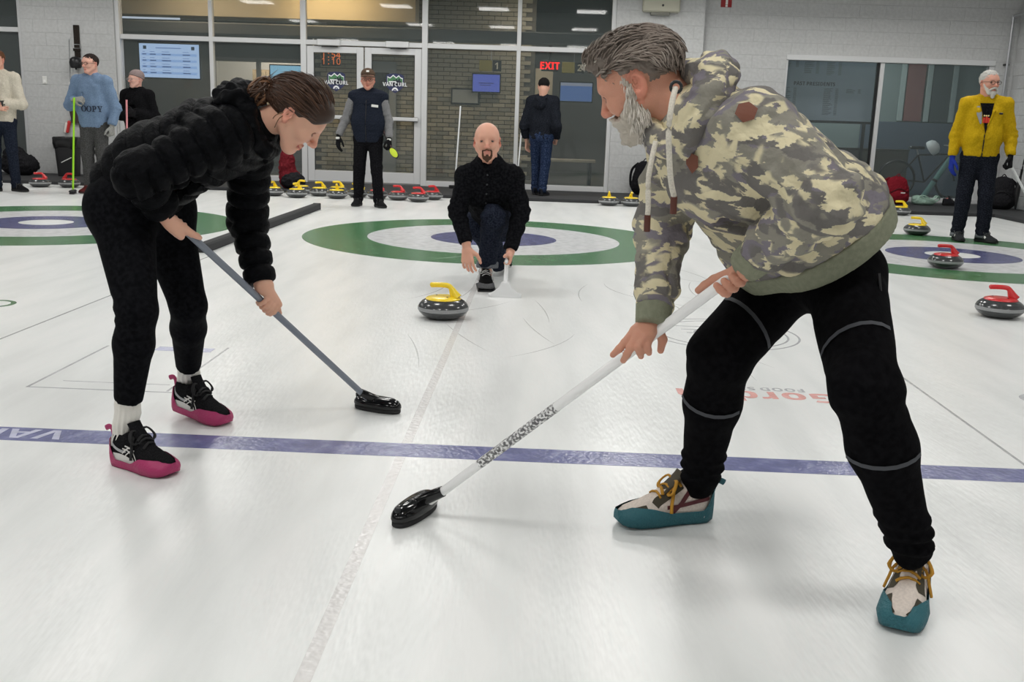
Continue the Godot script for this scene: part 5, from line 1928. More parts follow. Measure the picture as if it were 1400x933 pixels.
func make_broom(br: Node3D, a: Vector3, b: Vector3, pad0: Vector3, pad1: Vector3, r: float, m: Material, glitter: Array) -> void:
	var o := br.position
	part("handle", tube_mesh([a - o, b - o], r, 20), m, br)
	if glitter:
		var gm := mat(Color.WHITE, 0.45, 0.0)
		gm.albedo_texture = noise_tex(0.10, [[0.35, rgb(96, 96, 98)], [0.5, rgb(168, 168, 168)], [0.6, rgb(250, 250, 250)]], 256, 2, 91)
		tri(gm, 3.5)
		part("glitter_band", tube_mesh([a.lerp(b, glitter[0]) - o, a.lerp(b, glitter[1]) - o], r + 0.0006, 20), gm, br)
	# head: long oval shell on a pad, with a socket for the handle
	var z := (pad1 - pad0).normalized()
	var len := pad0.distance_to(pad1)
	var x := Vector3.UP.cross(z).normalized()
	var mid := (pad0 + pad1) * 0.5 - o
	var bs := Basis(x, Vector3.UP, z)
	var outline := []
	for k in 28:
		var t := TAU * k / 28.0
		outline.append(Vector2(signf(cos(t)) * pow(absf(cos(t)), 0.8) * 0.038, signf(sin(t)) * pow(absf(sin(t)), 0.9) * (len * 0.5 + 0.02)))
	var ring := func(s: Soup, list: Array) -> void:
		var rows := []
		for q in list:
			var row := []
			for p in outline: row.append(mid + bs * Vector3(p.x * q[0], q[1], p.y * q[2]))
			row.reverse()
			rows.append(row)
		s.sheet(rows, true)
	var shell := Soup.new()
	ring.call(shell, [[1.0, 0.018, 1.0], [1.04, 0.024, 1.02], [1.0, 0.034, 1.0], [0.86, 0.046, 0.92], [0.6, 0.054, 0.75], [0.3, 0.056, 0.5], [0.01, 0.056, 0.01]])
	var gloss := mat(rgb(16, 16, 18), 0.12)
	part("brush_shell", shell.mesh(), gloss, br)
	var padm := Soup.new()
	ring.call(padm, [[0.01, 0.001, 0.01], [0.94, 0.001, 0.97], [0.97, 0.004, 0.99], [0.97, 0.019, 0.99], [0.01, 0.019, 0.01]])
	part("brush_pad", padm.mesh(), mat(rgb(24, 24, 26), 0.7), br)
	var d := (b - a).normalized()
	part("socket", tube_mesh([mid + Vector3(0, 0.040, 0), a + d * 0.06 - o], [r * 1.5, r * 1.25], 16), gloss, br)
	for e in [-0.55, -0.15]:
		part("bolt", tube_mesh([mid + bs * Vector3(0, 0.045, e * len), mid + bs * Vector3(0, 0.058, e * len)], 0.009, 10, 1.0, x), M.dark_metal, br)

# distance along the nearest of several segments, with a running offset for each: the quilting of a padded jacket
func puff(p: Vector3, segs: Array, pitch: float, amp: float) -> float:
	var best := 9.0
	var t := 0.0
	for g in segs:
		var a: Vector3 = g[0]
		var ba: Vector3 = g[1] - a
		var u := clampf((p - a).dot(ba) / ba.length_squared(), -0.25, 1.25)
		var d: float = (p - a - ba * u).length() / g[2]
		if d < best:
			best = d
			t = u * ba.length() + g[3]
	var s := absf(fposmod(t / pitch + 0.5, 1.0) - 0.5) * pitch
	return amp * (pow(absf(sin(PI * t / pitch)), 0.7) * 0.5 - exp(-s * s / 0.00006))

func make_woman() -> void:
	var root := thing("person", "brown haired woman in a black quilted jacket bending over a grey broom", "person", Vector3(-0.75, 0, 6.45))
	var pel := Vector3(-0.846, 0.857, 6.45)
	var belly := Vector3(-0.766, 0.940, 6.46)
	var chest := Vector3(-0.591, 1.025, 6.48)
	var neck := Vector3(-0.438, 1.083, 6.48)
	var shR := Vector3(-0.500, 1.050, 6.60)
	var elR := Vector3(-0.712, 0.930, 6.75)
	var wrR := Vector3(-0.687, 0.835, 6.65)
	var shL := Vector3(-0.500, 1.000, 6.34)
	var elL := Vector3(-0.545, 0.760, 6.24)
	var wrL := Vector3(-0.482, 0.575, 6.33)
	var hipR := Vector3(-0.850, 0.812, 6.55)
	var hipL := Vector3(-0.800, 0.797, 6.36)
	var kneeR := Vector3(-0.735, 0.525, 6.75)
	var ankR := Vector3(-0.823, 0.160, 6.66)
	var kneeL := Vector3(-0.705, 0.478, 6.40)
	var ankL := Vector3(-0.815, 0.160, 6.125)
	var u := (neck - pel).normalized()
	var l := Vector3(0.02, 0.12, -1.0).normalized()
	var front := l.cross(u).normalized()
	# quilted jacket
	var j := Shape.new()
	for e in [-1.0, 1.0]:
		j.cap(pel - u * 0.02 + l * 0.045 * e, belly + l * 0.04 * e, 0.128, 0.125, 0.04)
		j.cap(belly + l * 0.04 * e, chest + l * 0.05 * e, 0.125, 0.118, 0.05)
	j.cap(chest, neck - u * 0.02, 0.122, 0.085, 0.05)
	j.cap(shR, shL, 0.074, 0.074, 0.05)
	j.cap(shR, elR, 0.078, 0.064, 0.04)
	j.cap(elR, wrR, 0.064, 0.052, 0.03)
	j.cap(shL, elL, 0.072, 0.064, 0.03)
	j.cap(elL, wrL, 0.062, 0.050, 0.03)
	j.cut(pel - u * 0.055, -u, 0.02)
	j.cut(wrR + (wrR - elR).normalized() * 0.02, wrR - elR, 0.01, 0.085)
	j.cut(wrL + (wrL - elL).normalized() * 0.02, wrL - elL, 0.01, 0.085)
	var nylon := mat(Color.WHITE, 0.55, 0.0, 0.16)
	nylon.albedo_texture = noise_tex(0.03, [[0.3, rgb(9, 10, 12)], [0.7, rgb(15, 16, 19)]], 256, 3, 101)
	nylon.normal_enabled = true
	nylon.normal_texture = bump_tex(0.03, 8.0, 512, 4, 102)
	nylon.normal_scale = 0.5
	tri(nylon, 5.0)
	fold(Vector3.ZERO, 0, 1)
	var segs := [[pel, neck, 1.45, 0.0], [shR, elR, 0.9, 0.02], [elR, wrR, 0.8, 0.30], [shL, elL, 0.9, 0.03], [elL, wrL, 0.8, 0.28]]
	var jacket := garment(root, "quilted_jacket", j, 0.0075, nylon, func(p: Vector3, _n: Vector3) -> float: return puff(p, segs, 0.058, 0.010) + fold(p, 0.003, 12.0), "black quilted jacket")
	# collar and hood
	var hood := Shape.new()
	var hy := (Vector3(0.80, 0.40, 0.0)).normalized()
	var hx := (l - hy * l.dot(hy)).normalized()
	var hz := hx.cross(hy)
	var last := Vector3.ZERO
	for k in 13:
		var a := TAU * k / 12.0
		var back := 0.5 - 0.5 * cos(a)
		var p := neck + hx * (sin(a) * 0.092) + hz * (cos(a) * 0.085) + hy * (0.0 + 0.010 * back)
		if k > 0: hood.cap(last, p, 0.026 + 0.012 * back, 0.026 + 0.012 * back, 0.02)
		last = p
	hood.ball(neck - hz * 0.10 - u * 0.02, Vector3(0.11, 0.065, 0.05), 0.03, Basis(hx, u, hx.cross(u)))
	var ho := garment(jacket, "hood", hood, 0.0075, nylon, func(p: Vector3, _n: Vector3) -> float: return fold(p, 0.012, 13.0) + sin((p - neck).dot(hy) * 110.0) * 0.003)
	ho.position = -root.position
	for q in [[elR, wrR, 0.046], [elL, wrL, 0.044]]:
		var d: Vector3 = (q[1] - q[0]).normalized()
		part("cuff", tube_mesh([q[1] - root.position, q[1] + d * 0.026 - root.position], [q[2], q[2] * 0.96], 18), nylon, jacket)
	# leggings
	var t := Shape.new()
	t.cap(hipR, hipL, 0.112, 0.112, 0.05)
	t.cap(pel - Vector3(0.035, 0.03, 0), pel, 0.115, 0.105, 0.05)
	t.cap(hipR, kneeR, 0.100, 0.060, 0.04)
	t.cap(kneeR, kneeR.lerp(ankR, 0.3), 0.058, 0.059, 0.02)
	t.cap(kneeR.lerp(ankR, 0.3), ankR + (kneeR - ankR).normalized() * 0.055, 0.059, 0.043, 0.02)
	t.cap(hipL, kneeL, 0.100, 0.060, 0.04)
	t.cap(kneeL, kneeL.lerp(ankL, 0.3), 0.058, 0.059, 0.02)
	t.cap(kneeL.lerp(ankL, 0.3), ankL + (kneeL - ankL).normalized() * 0.055, 0.059, 0.044, 0.02)
	for q in [[ankR, kneeR], [ankL, kneeL]]: t.cut(q[0] + (q[1] - q[0]).normalized() * 0.065, q[0] - q[1], 0.006, 0.12)
	var lycra := cloth_mat(rgb(9, 10, 13), 6.0, 0.75, 0.08, 0.2, 103)
	garment(root, "leggings", t, 0.0085, lycra, func(p: Vector3, _n: Vector3) -> float: return wrinkle(p, [[kneeR + Vector3(-0.05, 0, 0), Vector3(0, 1, 0), 0.07, 0.003, 160.0]]), "black leggings")
	# socks
	var sock := mat(Color.WHITE, 0.95)
	sock.albedo_color = rgb(232, 229, 222)
	for q in [[ankR, kneeR], [ankL, kneeL]]:
		var s := Soup.new()
		var d: Vector3 = (q[1] - q[0]).normalized()
		var rows := []
		for i in 17:
			var row := []
			var c: Vector3 = q[0] - d * 0.10 + d * (i * 0.0125) - root.position
			for k in 60:
				var a := TAU * k / 60.0
				var r := 0.0388 + 0.0016 * signf(sin(a * 15.0)) + (0.003 if i < 3 else 0.0) + (0.0012 if i == 9 else 0.0) + 0.002 * sin(i * 0.9 + a)
				row.append(c + Vector3(cos(a) * r, 0, sin(a) * r))
			row.reverse()
			rows.append(row)
		s.sheet(rows, true)
		part("sock", s.mesh(), sock, root, Vector3.ZERO, Vector3.ZERO, "white ribbed sock")
	# body
	var body := Soup.new()
	var skin := rgb(222, 172, 148)
	var hxf := head_frame(Vector3(-0.308, 1.117, 6.50), Vector3(0.69, -0.72, -0.12), Vector3(0.72, 0.69, 0.0), 0.94)
	add_head(body, hxf, skin, {"neck": hxf.affine_inverse() * (neck - u * 0.03), "cell": 0.004, "female": true, "lip": rgb(190, 110, 104)})
	var inner := Shape.new()
	inner.cap(pel, chest, 0.07, 0.07, 0.05)
	inner.cap(chest, neck, 0.08, 0.045, 0.05)
	for q in [[shR, elR, 0.040], [elR, wrR, 0.032], [shL, elL, 0.038], [elL, wrL, 0.030], [hipR, kneeR, 0.055], [kneeR, ankR, 0.032], [hipL, kneeL, 0.055], [kneeL, ankL, 0.032]]: inner.cap(q[0], q[1], q[2], q[2] * 0.85, 0.03)
	inner.cap(shR, shL, 0.04, 0.04, 0.03)
	inner.cap(hipL, hipR, 0.06, 0.06, 0.04)
	inner.fill(0.022)
	body.col = lin(skin)
	inner.net(body)
	var sa := Vector3(-0.172, 0.040, 5.945)
	var sb := Vector3(-0.682, 0.813, 6.630)
	var sd := (sb - sa).normalized()
	var hr := Shape.new()
	hr.cap(elR.lerp(wrR, 0.7), wrR + Vector3(0.003, -0.015, -0.005), 0.029, 0.026, 0.02)
	add_grip(hr, Vector3(-0.656, 0.775, 6.597), sd, 0.0122, wrR + Vector3(0.004, -0.018, 0.002), -1.0, 0.92, 3.4, 0.55)
	hr.fill(0.0036)
	hr.net(body)
	var hl := Shape.new()
	var wl := wrL + (wrL - elL).normalized() * 0.038
	hl.cap(elL.lerp(wrL, 0.7), wl, 0.028, 0.025, 0.02)
	add_grip(hl, Vector3(-0.457, 0.480, 6.333), sd, 0.0122, wl + Vector3(0.012, -0.002, 0.0), -1.0, 0.92, 3.9, 0.6)
	hl.fill(0.0036)
	hl.net(body)
	put_body(root, body)
	add_eyes(root, local_xf(hxf, root), rgb(80, 60, 44), rgb(88, 62, 46), 0.003)
	# hair drawn back to a knot
	var lx := local_xf(hxf, root)
	var hair := Shape.new()
	hair.ball(Vector3(0, 0.038, -0.014), Vector3(0.082, 0.086, 0.105), 0.02)
	hair.ball(Vector3(0, 0.06, 0.04), Vector3(0.070, 0.058, 0.062), 0.02)
	hair.cap(Vector3(0, 0.0, -0.07), Vector3(0, -0.030, -0.10), 0.055, 0.034, 0.03)
	hair.cut(Vector3(0, 0.055, 0.088), Vector3(0, -0.62, 0.78), 0.008)
	hair.cut(Vector3(0, -0.035, -0.05), Vector3(0, -1, -0.1), 0.01)
	for e in [-1.0, 1.0]: hair.carve(Vector3(0.082 * e, -0.018, -0.002), Vector3(0.03, 0.032, 0.042), 0.008)
	hair.fill(0.0045)
	var hs := Soup.new()
	hs.col = lin(rgb(58, 40, 31))
	hair.net(hs, lx)
	var knot := Vector3(0, -0.012, -0.115)
	var comb := func(p: Vector3) -> Vector3: return Vector3(-p.x * 4.0, -0.15 - p.y * 2.5, -1.0)
	var any := func(p: Vector3) -> bool: return p.y > -0.03 and p.z < 0.066 and (p.y > 0.03 or p.z < 0.0)
	hs.col = lin(rgb(70, 49, 37))
	strands(hs, hair, lx, 420, any, comb, 0.075, 0.0022, 111, 0.10)
	hs.col = lin(rgb(96, 68, 50))
	strands(hs, hair, lx, 170, any, comb, 0.075, 0.0016, 112, 0.12)
	var rng := RandomNumberGenerator.new()
	rng.seed = 113
	for k in 130:
		var n := Vector3(rng.randfn(), rng.randfn(), rng.randfn()).normalized()
		var c := Vector3(0, -0.034, -0.128)
		var ax := Vector3(rng.randfn(), rng.randfn(), rng.randfn() + 1.0).normalized()
		var pts := []
		var r := rng.randf_range(0.026, 0.046)
		for i in 8: pts.append(lx * (c + Vector3(0.9, 1.3, 0.9) * (n - ax * n.dot(ax)).normalized().rotated(ax, i * 0.42) * r))
		hs.col = lin(rgb(66, 45, 33)) if k % 3 else lin(rgb(120, 86, 60))
		hs.tube(pts, [0.001, 0.004, 0.005, 0.005, 0.005, 0.004, 0.003, 0.0005], 5, 0.7, Vector3(0.3, 1, 0.2), false)
	for q in [[Vector3(0.078, 0.0, -0.012), Vector3(0.080, -0.03, -0.030), Vector3(0.068, -0.062, -0.024)], [Vector3(-0.078, 0.0, -0.012), Vector3(-0.082, -0.03, -0.022), Vector3(-0.072, -0.066, -0.012)], [Vector3(-0.076, 0.0, -0.022), Vector3(-0.080, -0.03, -0.036), Vector3(-0.066, -0.05, -0.036)]]:
		var pts := []
		for p in smooth_path(q, 4): pts.append(lx * p)
		hs.tube(pts, 0.0016, 5)
	var hm := mat(Color.WHITE, 0.42, 0.0, 0.45)
	hm.vertex_color_use_as_albedo = true
	part("hair", hs.mesh(true, true), hm, root, Vector3.ZERO, Vector3.ZERO, "brown hair tied in a loose knot")
	# shoes
	var mesh_up := cloth_mat(rgb(22, 22, 24), 22.0, 0.85, 0.1, 0.8, 104)
	var pink := mat(rgb(168, 44, 98), 0.5)
	pink.normal_enabled = true
	pink.normal_texture = bump_tex(0.05, 8.0, 256, 2, 105, FastNoiseLite.TYPE_CELLULAR)
	pink.normal_scale = 0.5
	tri(pink, 11.0)
	var whitem := mat(rgb(214, 212, 208), 0.6)
	var silver := mat(rgb(164, 164, 166), 0.4)
	var look := {"upper": mesh_up, "sole": pink, "gripper": true, "tab": true, "lace": mat(rgb(20, 20, 22), 0.8), "tongue": mesh_up, "rim_out": 0.0055,
		"rim": func(t: float) -> float: return lerpf(0.080, 0.022, smoothstep(0.0, 0.22, t)) + 0.024 * smoothstep(0.45, 0.66, t) - 0.008 * smoothstep(0.85, 1.0, t),
		"strips": [[[Vector2(0.12, 0.030), Vector2(0.28, 0.032), Vector2(0.44, 0.026), Vector2(0.54, 0.018)], 0.022, whitem, 0.0016], [[Vector2(0.03, 0.080), Vector2(0.14, 0.060), Vector2(0.28, 0.052), Vector2(0.36, 0.056)], 0.009, silver, 0.002], [[Vector2(0.30, 0.046), Vector2(0.38, 0.064), Vector2(0.45, 0.070)], 0.004, whitem, 0.0026], [[Vector2(0.36, 0.042), Vector2(0.44, 0.058), Vector2(0.52, 0.064)], 0.004, whitem, 0.0026], [[Vector2(0.30, 0.062), Vector2(0.42, 0.058), Vector2(0.50, 0.040), Vector2(0.54, 0.026)], 0.004, whitem, 0.0026], [[Vector2(0.34, 0.072), Vector2(0.46, 0.066), Vector2(0.55, 0.044), Vector2(0.58, 0.030)], 0.004, whitem, 0.0026]]}
	var place := func(heel: Vector3, toe: Vector3) -> void:
		var z := (toe - heel).normalized()
		var x := Vector3.UP.cross(z).normalized()
		shoe(root, heel - root.position, Basis(x, z.cross(x), z), 0.25, look, "black running shoe with a magenta rubber gripper")
	place.call(Vector3(-0.872, 0.008, 6.640), Vector3(-0.660, 0.008, 6.745))
	place.call(Vector3(-0.872, 0.035, 6.105), Vector3(-0.665, 0.008, 6.205))
	var br := thing("curling_broom", "dark grey curling broom with a black head held by the woman", "broom", Vector3(-0.14, 0, 5.96))
	var carbon := mat(rgb(124, 131, 142), 0.25)
	make_broom(br, sa, sb, Vector3(-0.215, 0, 5.915), Vector3(-0.065, 0, 5.975), 0.0118, carbon, [])

func make_thrower() -> void:
	var root := thing("person", "bald goateed man in a black shirt crouching low over one foot behind the yellow stone", "person", Vector3(0.12, 0, 2.85))
	var pel := Vector3(0.137, 0.440, 2.72)
	var chest := Vector3(0.100, 0.715, 3.00)
	var neck := Vector3(0.104, 0.865, 3.14)
	var shR := Vector3(-0.035, 0.752, 3.09)
	var elR := Vector3(-0.086, 0.536, 3.13)
	var wrR := Vector3(-0.020, 0.335, 3.22)
	var shL := Vector3(0.265, 0.762, 3.09)
	var elL := Vector3(0.325, 0.535, 3.08)
	var wrL := Vector3(0.271, 0.300, 3.20)
	var hipR := Vector3(0.045, 0.410, 2.70)
	var hipL := Vector3(0.215, 0.420, 2.72)
	var kneeL := Vector3(0.150, 0.500, 3.12)
	var ankL := Vector3(0.100, 0.085, 2.90)
	var kneeR := Vector3(0.150, 0.105, 2.36)
	var ankR := Vector3(0.190, 0.100, 1.92)
	var u := (neck - pel).normalized()
	var front := Vector3(0, -0.4, 0.9).normalized()
	var sh := Shape.new()
	for e in [-1.0, 1.0]:
		sh.cap(pel + Vector3(0.04 * e, 0.04, 0.02), chest + Vector3(0.045 * e, -0.05, 0), 0.115, 0.118, 0.05)
		sh.cap(chest + Vector3(0.045 * e, -0.05, 0), chest + Vector3(0.05 * e, 0.03, 0.01), 0.118, 0.108, 0.05)
	sh.cap(shR, shL, 0.070, 0.070, 0.05)
	for q in [shR, shL]: sh.cap(q, neck + Vector3(0, -0.015, -0.03), 0.066, 0.055, 0.04)
	sh.cap(chest + Vector3(0, 0.05, 0.02), neck, 0.11, 0.068, 0.05)
	sh.cap(shR, elR, 0.070, 0.062, 0.025)
	sh.cap(elR, wrR, 0.061, 0.046, 0.025)
	sh.cap(shL, elL, 0.070, 0.062, 0.025)
	sh.cap(elL, wrL, 0.061, 0.046, 0.025)
	sh.cut(pel + Vector3(0, -0.01, 0.03), -u, 0.02)
	for q in [[elR, wrR], [elL, wrL]]: sh.cut(q[1], q[1] - q[0], 0.008, 0.1)
	var black := cloth_mat(rgb(13, 14, 17), 6.0, 0.88, 0.10, 0.5, 121)
	fold(Vector3.ZERO, 0, 1)
	var js := [[elR, Vector3(0, 1, 0), 0.14, 0.006, 100.0], [elL, Vector3(0, 1, 0), 0.14, 0.006, 100.0], [chest, Vector3(0.3, 1, 0), 0.2, 0.003, 60.0]]
	var shirt := garment(root, "shirt", sh, 0.0105, black, func(p: Vector3, _n: Vector3) -> float: return fold(p, 0.008, 7.0, Vector3(1.4, 0.7, 1)) + wrinkle(p, js), "black buttoned shirt")
	for e in [-1.0, 1.0]:
		var p0 := neck + Vector3(0.062 * e, 0.035, -0.02)
		var p1 := neck + Vector3(0.055 * e, 0.008, 0.052)
		var p2 := neck + Vector3(0.018 * e, -0.052, 0.088)
		var s := Soup.new()
		s.tube([p0 - root.position, p1 - root.position, p2 - root.position], [0.02, 0.026, 0.008], 10, 0.35, Vector3(e, 0.3, 0.4))
		part("collar", s.mesh(), black, shirt)
	for k in 5:
		var p := sh.hit(Vector3(0.106 - 0.003 * k, 0.775 - 0.062 * k, 3.5), Vector3(0, 0, -1), 0.6)
		part("button", tube_mesh([p - root.position, p + Vector3(0, 0, 0.006) - root.position], 0.006, 10, 1.0, Vector3(1, 0, 0)), mat(rgb(46, 48, 52), 0.4), shirt)
	# jeans
	var t := Shape.new()
	t.cap(hipR, hipL, 0.125, 0.125, 0.05)
	t.cap(hipL, kneeL, 0.100, 0.078, 0.04)
	t.cap(kneeL, ankL + Vector3(0, 0.06, 0.0), 0.078, 0.062, 0.03)
	t.cap(hipR, kneeR, 0.100, 0.075, 0.04)
	t.cap(kneeR, ankR, 0.070, 0.055, 0.03)
	t.cut(ankL + Vector3(0, 0.04, 0), Vector3.DOWN, 0.008, 0.12)
	var denim := cloth_mat(rgb(24, 29, 42), 7.0, 0.9, 0.14, 0.6, 122)
	var jeans := garment(root, "jeans", t, 0.0115, denim, func(p: Vector3, _n: Vector3) -> float: return fold(p, 0.007, 8.0) + wrinkle(p, [[kneeL, Vector3(0, 1, 0), 0.16, 0.004, 90.0], [ankL, Vector3(0, 1, 0), 0.14, 0.004, 110.0]]), "dark blue jeans with a turned up hem")
	var cf := Shape.new()
	cf.cap(ankL + Vector3(0.004, 0.035, 0.0), ankL + Vector3(0.006, 0.098, 0.008), 0.077, 0.076, 0.01)
	cf.cut(ankL + Vector3(0, 0.045, 0), Vector3(0, -1, 0.1), 0.006)
	cf.cut(ankL + Vector3(0, 0.092, 0), Vector3(0, 1, -0.1), 0.006)
	var co := garment(jeans, "turn_up", cf, 0.008, cloth_mat(rgb(112, 116, 122), 8.0, 0.9, 0.12, 0.6, 123))
	co.position = -root.position
	# body
	var body := Soup.new()
	var skin := rgb(216, 164, 142)
	var hxf := head_frame(Vector3(0.102, 0.985, 3.235), Vector3(0.05, 0.02, 1.0), Vector3(-0.03, 1, 0.05), 1.03)
	add_head(body, hxf, skin, {"neck": hxf.affine_inverse() * (neck - u * 0.05), "cell": 0.0042})
	var inner := Shape.new()
	inner.cap(pel, chest, 0.09, 0.10, 0.05)
	inner.cap(chest, neck, 0.09, 0.05, 0.05)
	inner.cap(shR, shL, 0.05, 0.05, 0.04)
	for q in [[shR, elR, 0.042], [elR, wrR, 0.034], [shL, elL, 0.042], [elL, wrL, 0.034], [hipR, kneeR, 0.06], [kneeR, ankR, 0.045], [hipL, kneeL, 0.06], [kneeL, ankL, 0.045]]: inner.cap(q[0], q[1], q[2], q[2] * 0.85, 0.03)
	inner.cap(hipL, hipR, 0.08, 0.08, 0.04)
	inner.fill(0.022)
	body.col = lin(skin)
	inner.net(body)
	var hr := Shape.new()
	hr.cap(elR.lerp(wrR, 0.7), wrR, 0.032, 0.027, 0.02)
	add_hand(hr, wrR + Vector3(0.006, -0.025, 0.006), Vector3(0.10, -1.0, 0.20), Vector3(-0.35, 0.1, 1.0), Vector3(1, 0, 0.2), [0.25, 0.35, 0.3], 1.05)
	hr.fill(0.0042)
	hr.net(body)
	var hl := Shape.new()
	var hp := Vector3(0.250, 0.232, 3.235)
	hl.cap(elL.lerp(wrL, 0.7), wrL, 0.032, 0.027, 0.02)
	add_grip(hl, hp, Vector3(0, -0.25, -1.0), 0.012, wrL + Vector3(-0.002, -0.02, 0.005), 1.0, 1.0, 3.4, 0.5)
	hl.fill(0.0042)
	hl.net(body)
	put_body(root, body)
	var lx := local_xf(hxf, root)
	add_eyes(root, lx, rgb(62, 70, 72), rgb(92, 66, 52), 0.0036)
	# goatee
	var bd := Shape.new()
	for e in [-1.0, 1.0]:
		bd.cap(Vector3(0.004 * e, -0.047, 0.0955), Vector3(0.027 * e, -0.053, 0.086), 0.0038, 0.0042, 0.005)
		bd.cap(Vector3(0.027 * e, -0.053, 0.086), Vector3(0.026 * e, -0.085, 0.078), 0.0042, 0.007, 0.006)
	bd.cap(Vector3(-0.016, -0.096, 0.080), Vector3(0.016, -0.096, 0.078), 0.011, 0.011, 0.010)
	bd.cap(Vector3(0, -0.10, 0.080), Vector3(0, -0.113, 0.078), 0.015, 0.010, 0.01)
	bd.cap(Vector3(0, -0.080, 0.086), Vector3(0, -0.094, 0.082), 0.008, 0.010, 0.008)
	bd.fill(0.004)
	var bs := Soup.new()
	bd.net(bs, lx)
	swell(bs, 0, func(p: Vector3, _n: Vector3) -> float: return fold(p, 0.003, 60.0))
	part("goatee", bs.mesh(), cloth_mat(rgb(84, 58, 44), 40.0, 0.9, 0.25, 1.0, 124), root)
	# shoes: the front one on a black slider with a grey toe
	var blackm := cloth_mat(rgb(20, 20, 22), 16.0, 0.8, 0.1, 0.5, 125)
	var greym := cloth_mat(rgb(108, 109, 112), 16.0, 0.8, 0.1, 0.6, 126)
	var look := {"upper": blackm, "sole": greym, "lace": mat(rgb(196, 196, 194), 0.8), "tongue": blackm, "rim": func(t: float) -> float: return 0.018 + 0.020 * smoothstep(0.6, 0.8, t)}
	var mk := func(heel: Vector3, toe: Vector3) -> MeshInstance3D:
		var z := (toe - heel).normalized()
		var x := Vector3.UP.cross(z).normalized()
		return shoe(root, heel - root.position, Basis(x, z.cross(x), z), 0.285, look, "black shoe with a grey toe")
	mk.call(Vector3(0.085, 0.022, 2.83), Vector3(0.115, 0.018, 3.10))
	part("slider", cbox(Vector3(0.125, 0.010, 0.31), 0.004), M.black_plastic, root, Vector3(0.103, 0.006, 2.965) - root.position, Vector3(0, 0.11, 0))
	mk.call(Vector3(0.205, 0.10, 1.80), Vector3(0.175, 0.015, 2.04)).rotation += Vector3(0.9, 0, 0)
	# stabiliser: white upright with a flared foot
	var st := thing("slide_stabiliser", "white plastic stabiliser held in the crouching man's left hand", "stabiliser", Vector3(0.247, 0, 3.27))
	var wp := mat(rgb(236, 237, 238), 0.35)
	var flare := Soup.new()
	flare.prism(PackedVector2Array([Vector2(-0.105, 0.0), Vector2(0.105, 0.0), Vector2(0.105, 0.022), Vector2(0.075, 0.034), Vector2(0.042, 0.062), Vector2(0.024, 0.10), Vector2(-0.024, 0.10), Vector2(-0.042, 0.062), Vector2(-0.075, 0.034), Vector2(-0.105, 0.022)]), 0.03)
	part("foot", flare.mesh(false), wp, st, Vector3(0, 0.001, 0.02))
	part("upright", tube_mesh([Vector3(0, 0.02, 0.02), Vector3(0.003, 0.235, -0.025)], 0.0135, 14), wp, st)
	part("grip", tube_mesh([Vector3(0.003, 0.235, 0.045), Vector3(0.003, 0.232, -0.09)], 0.0125, 14), wp, st)

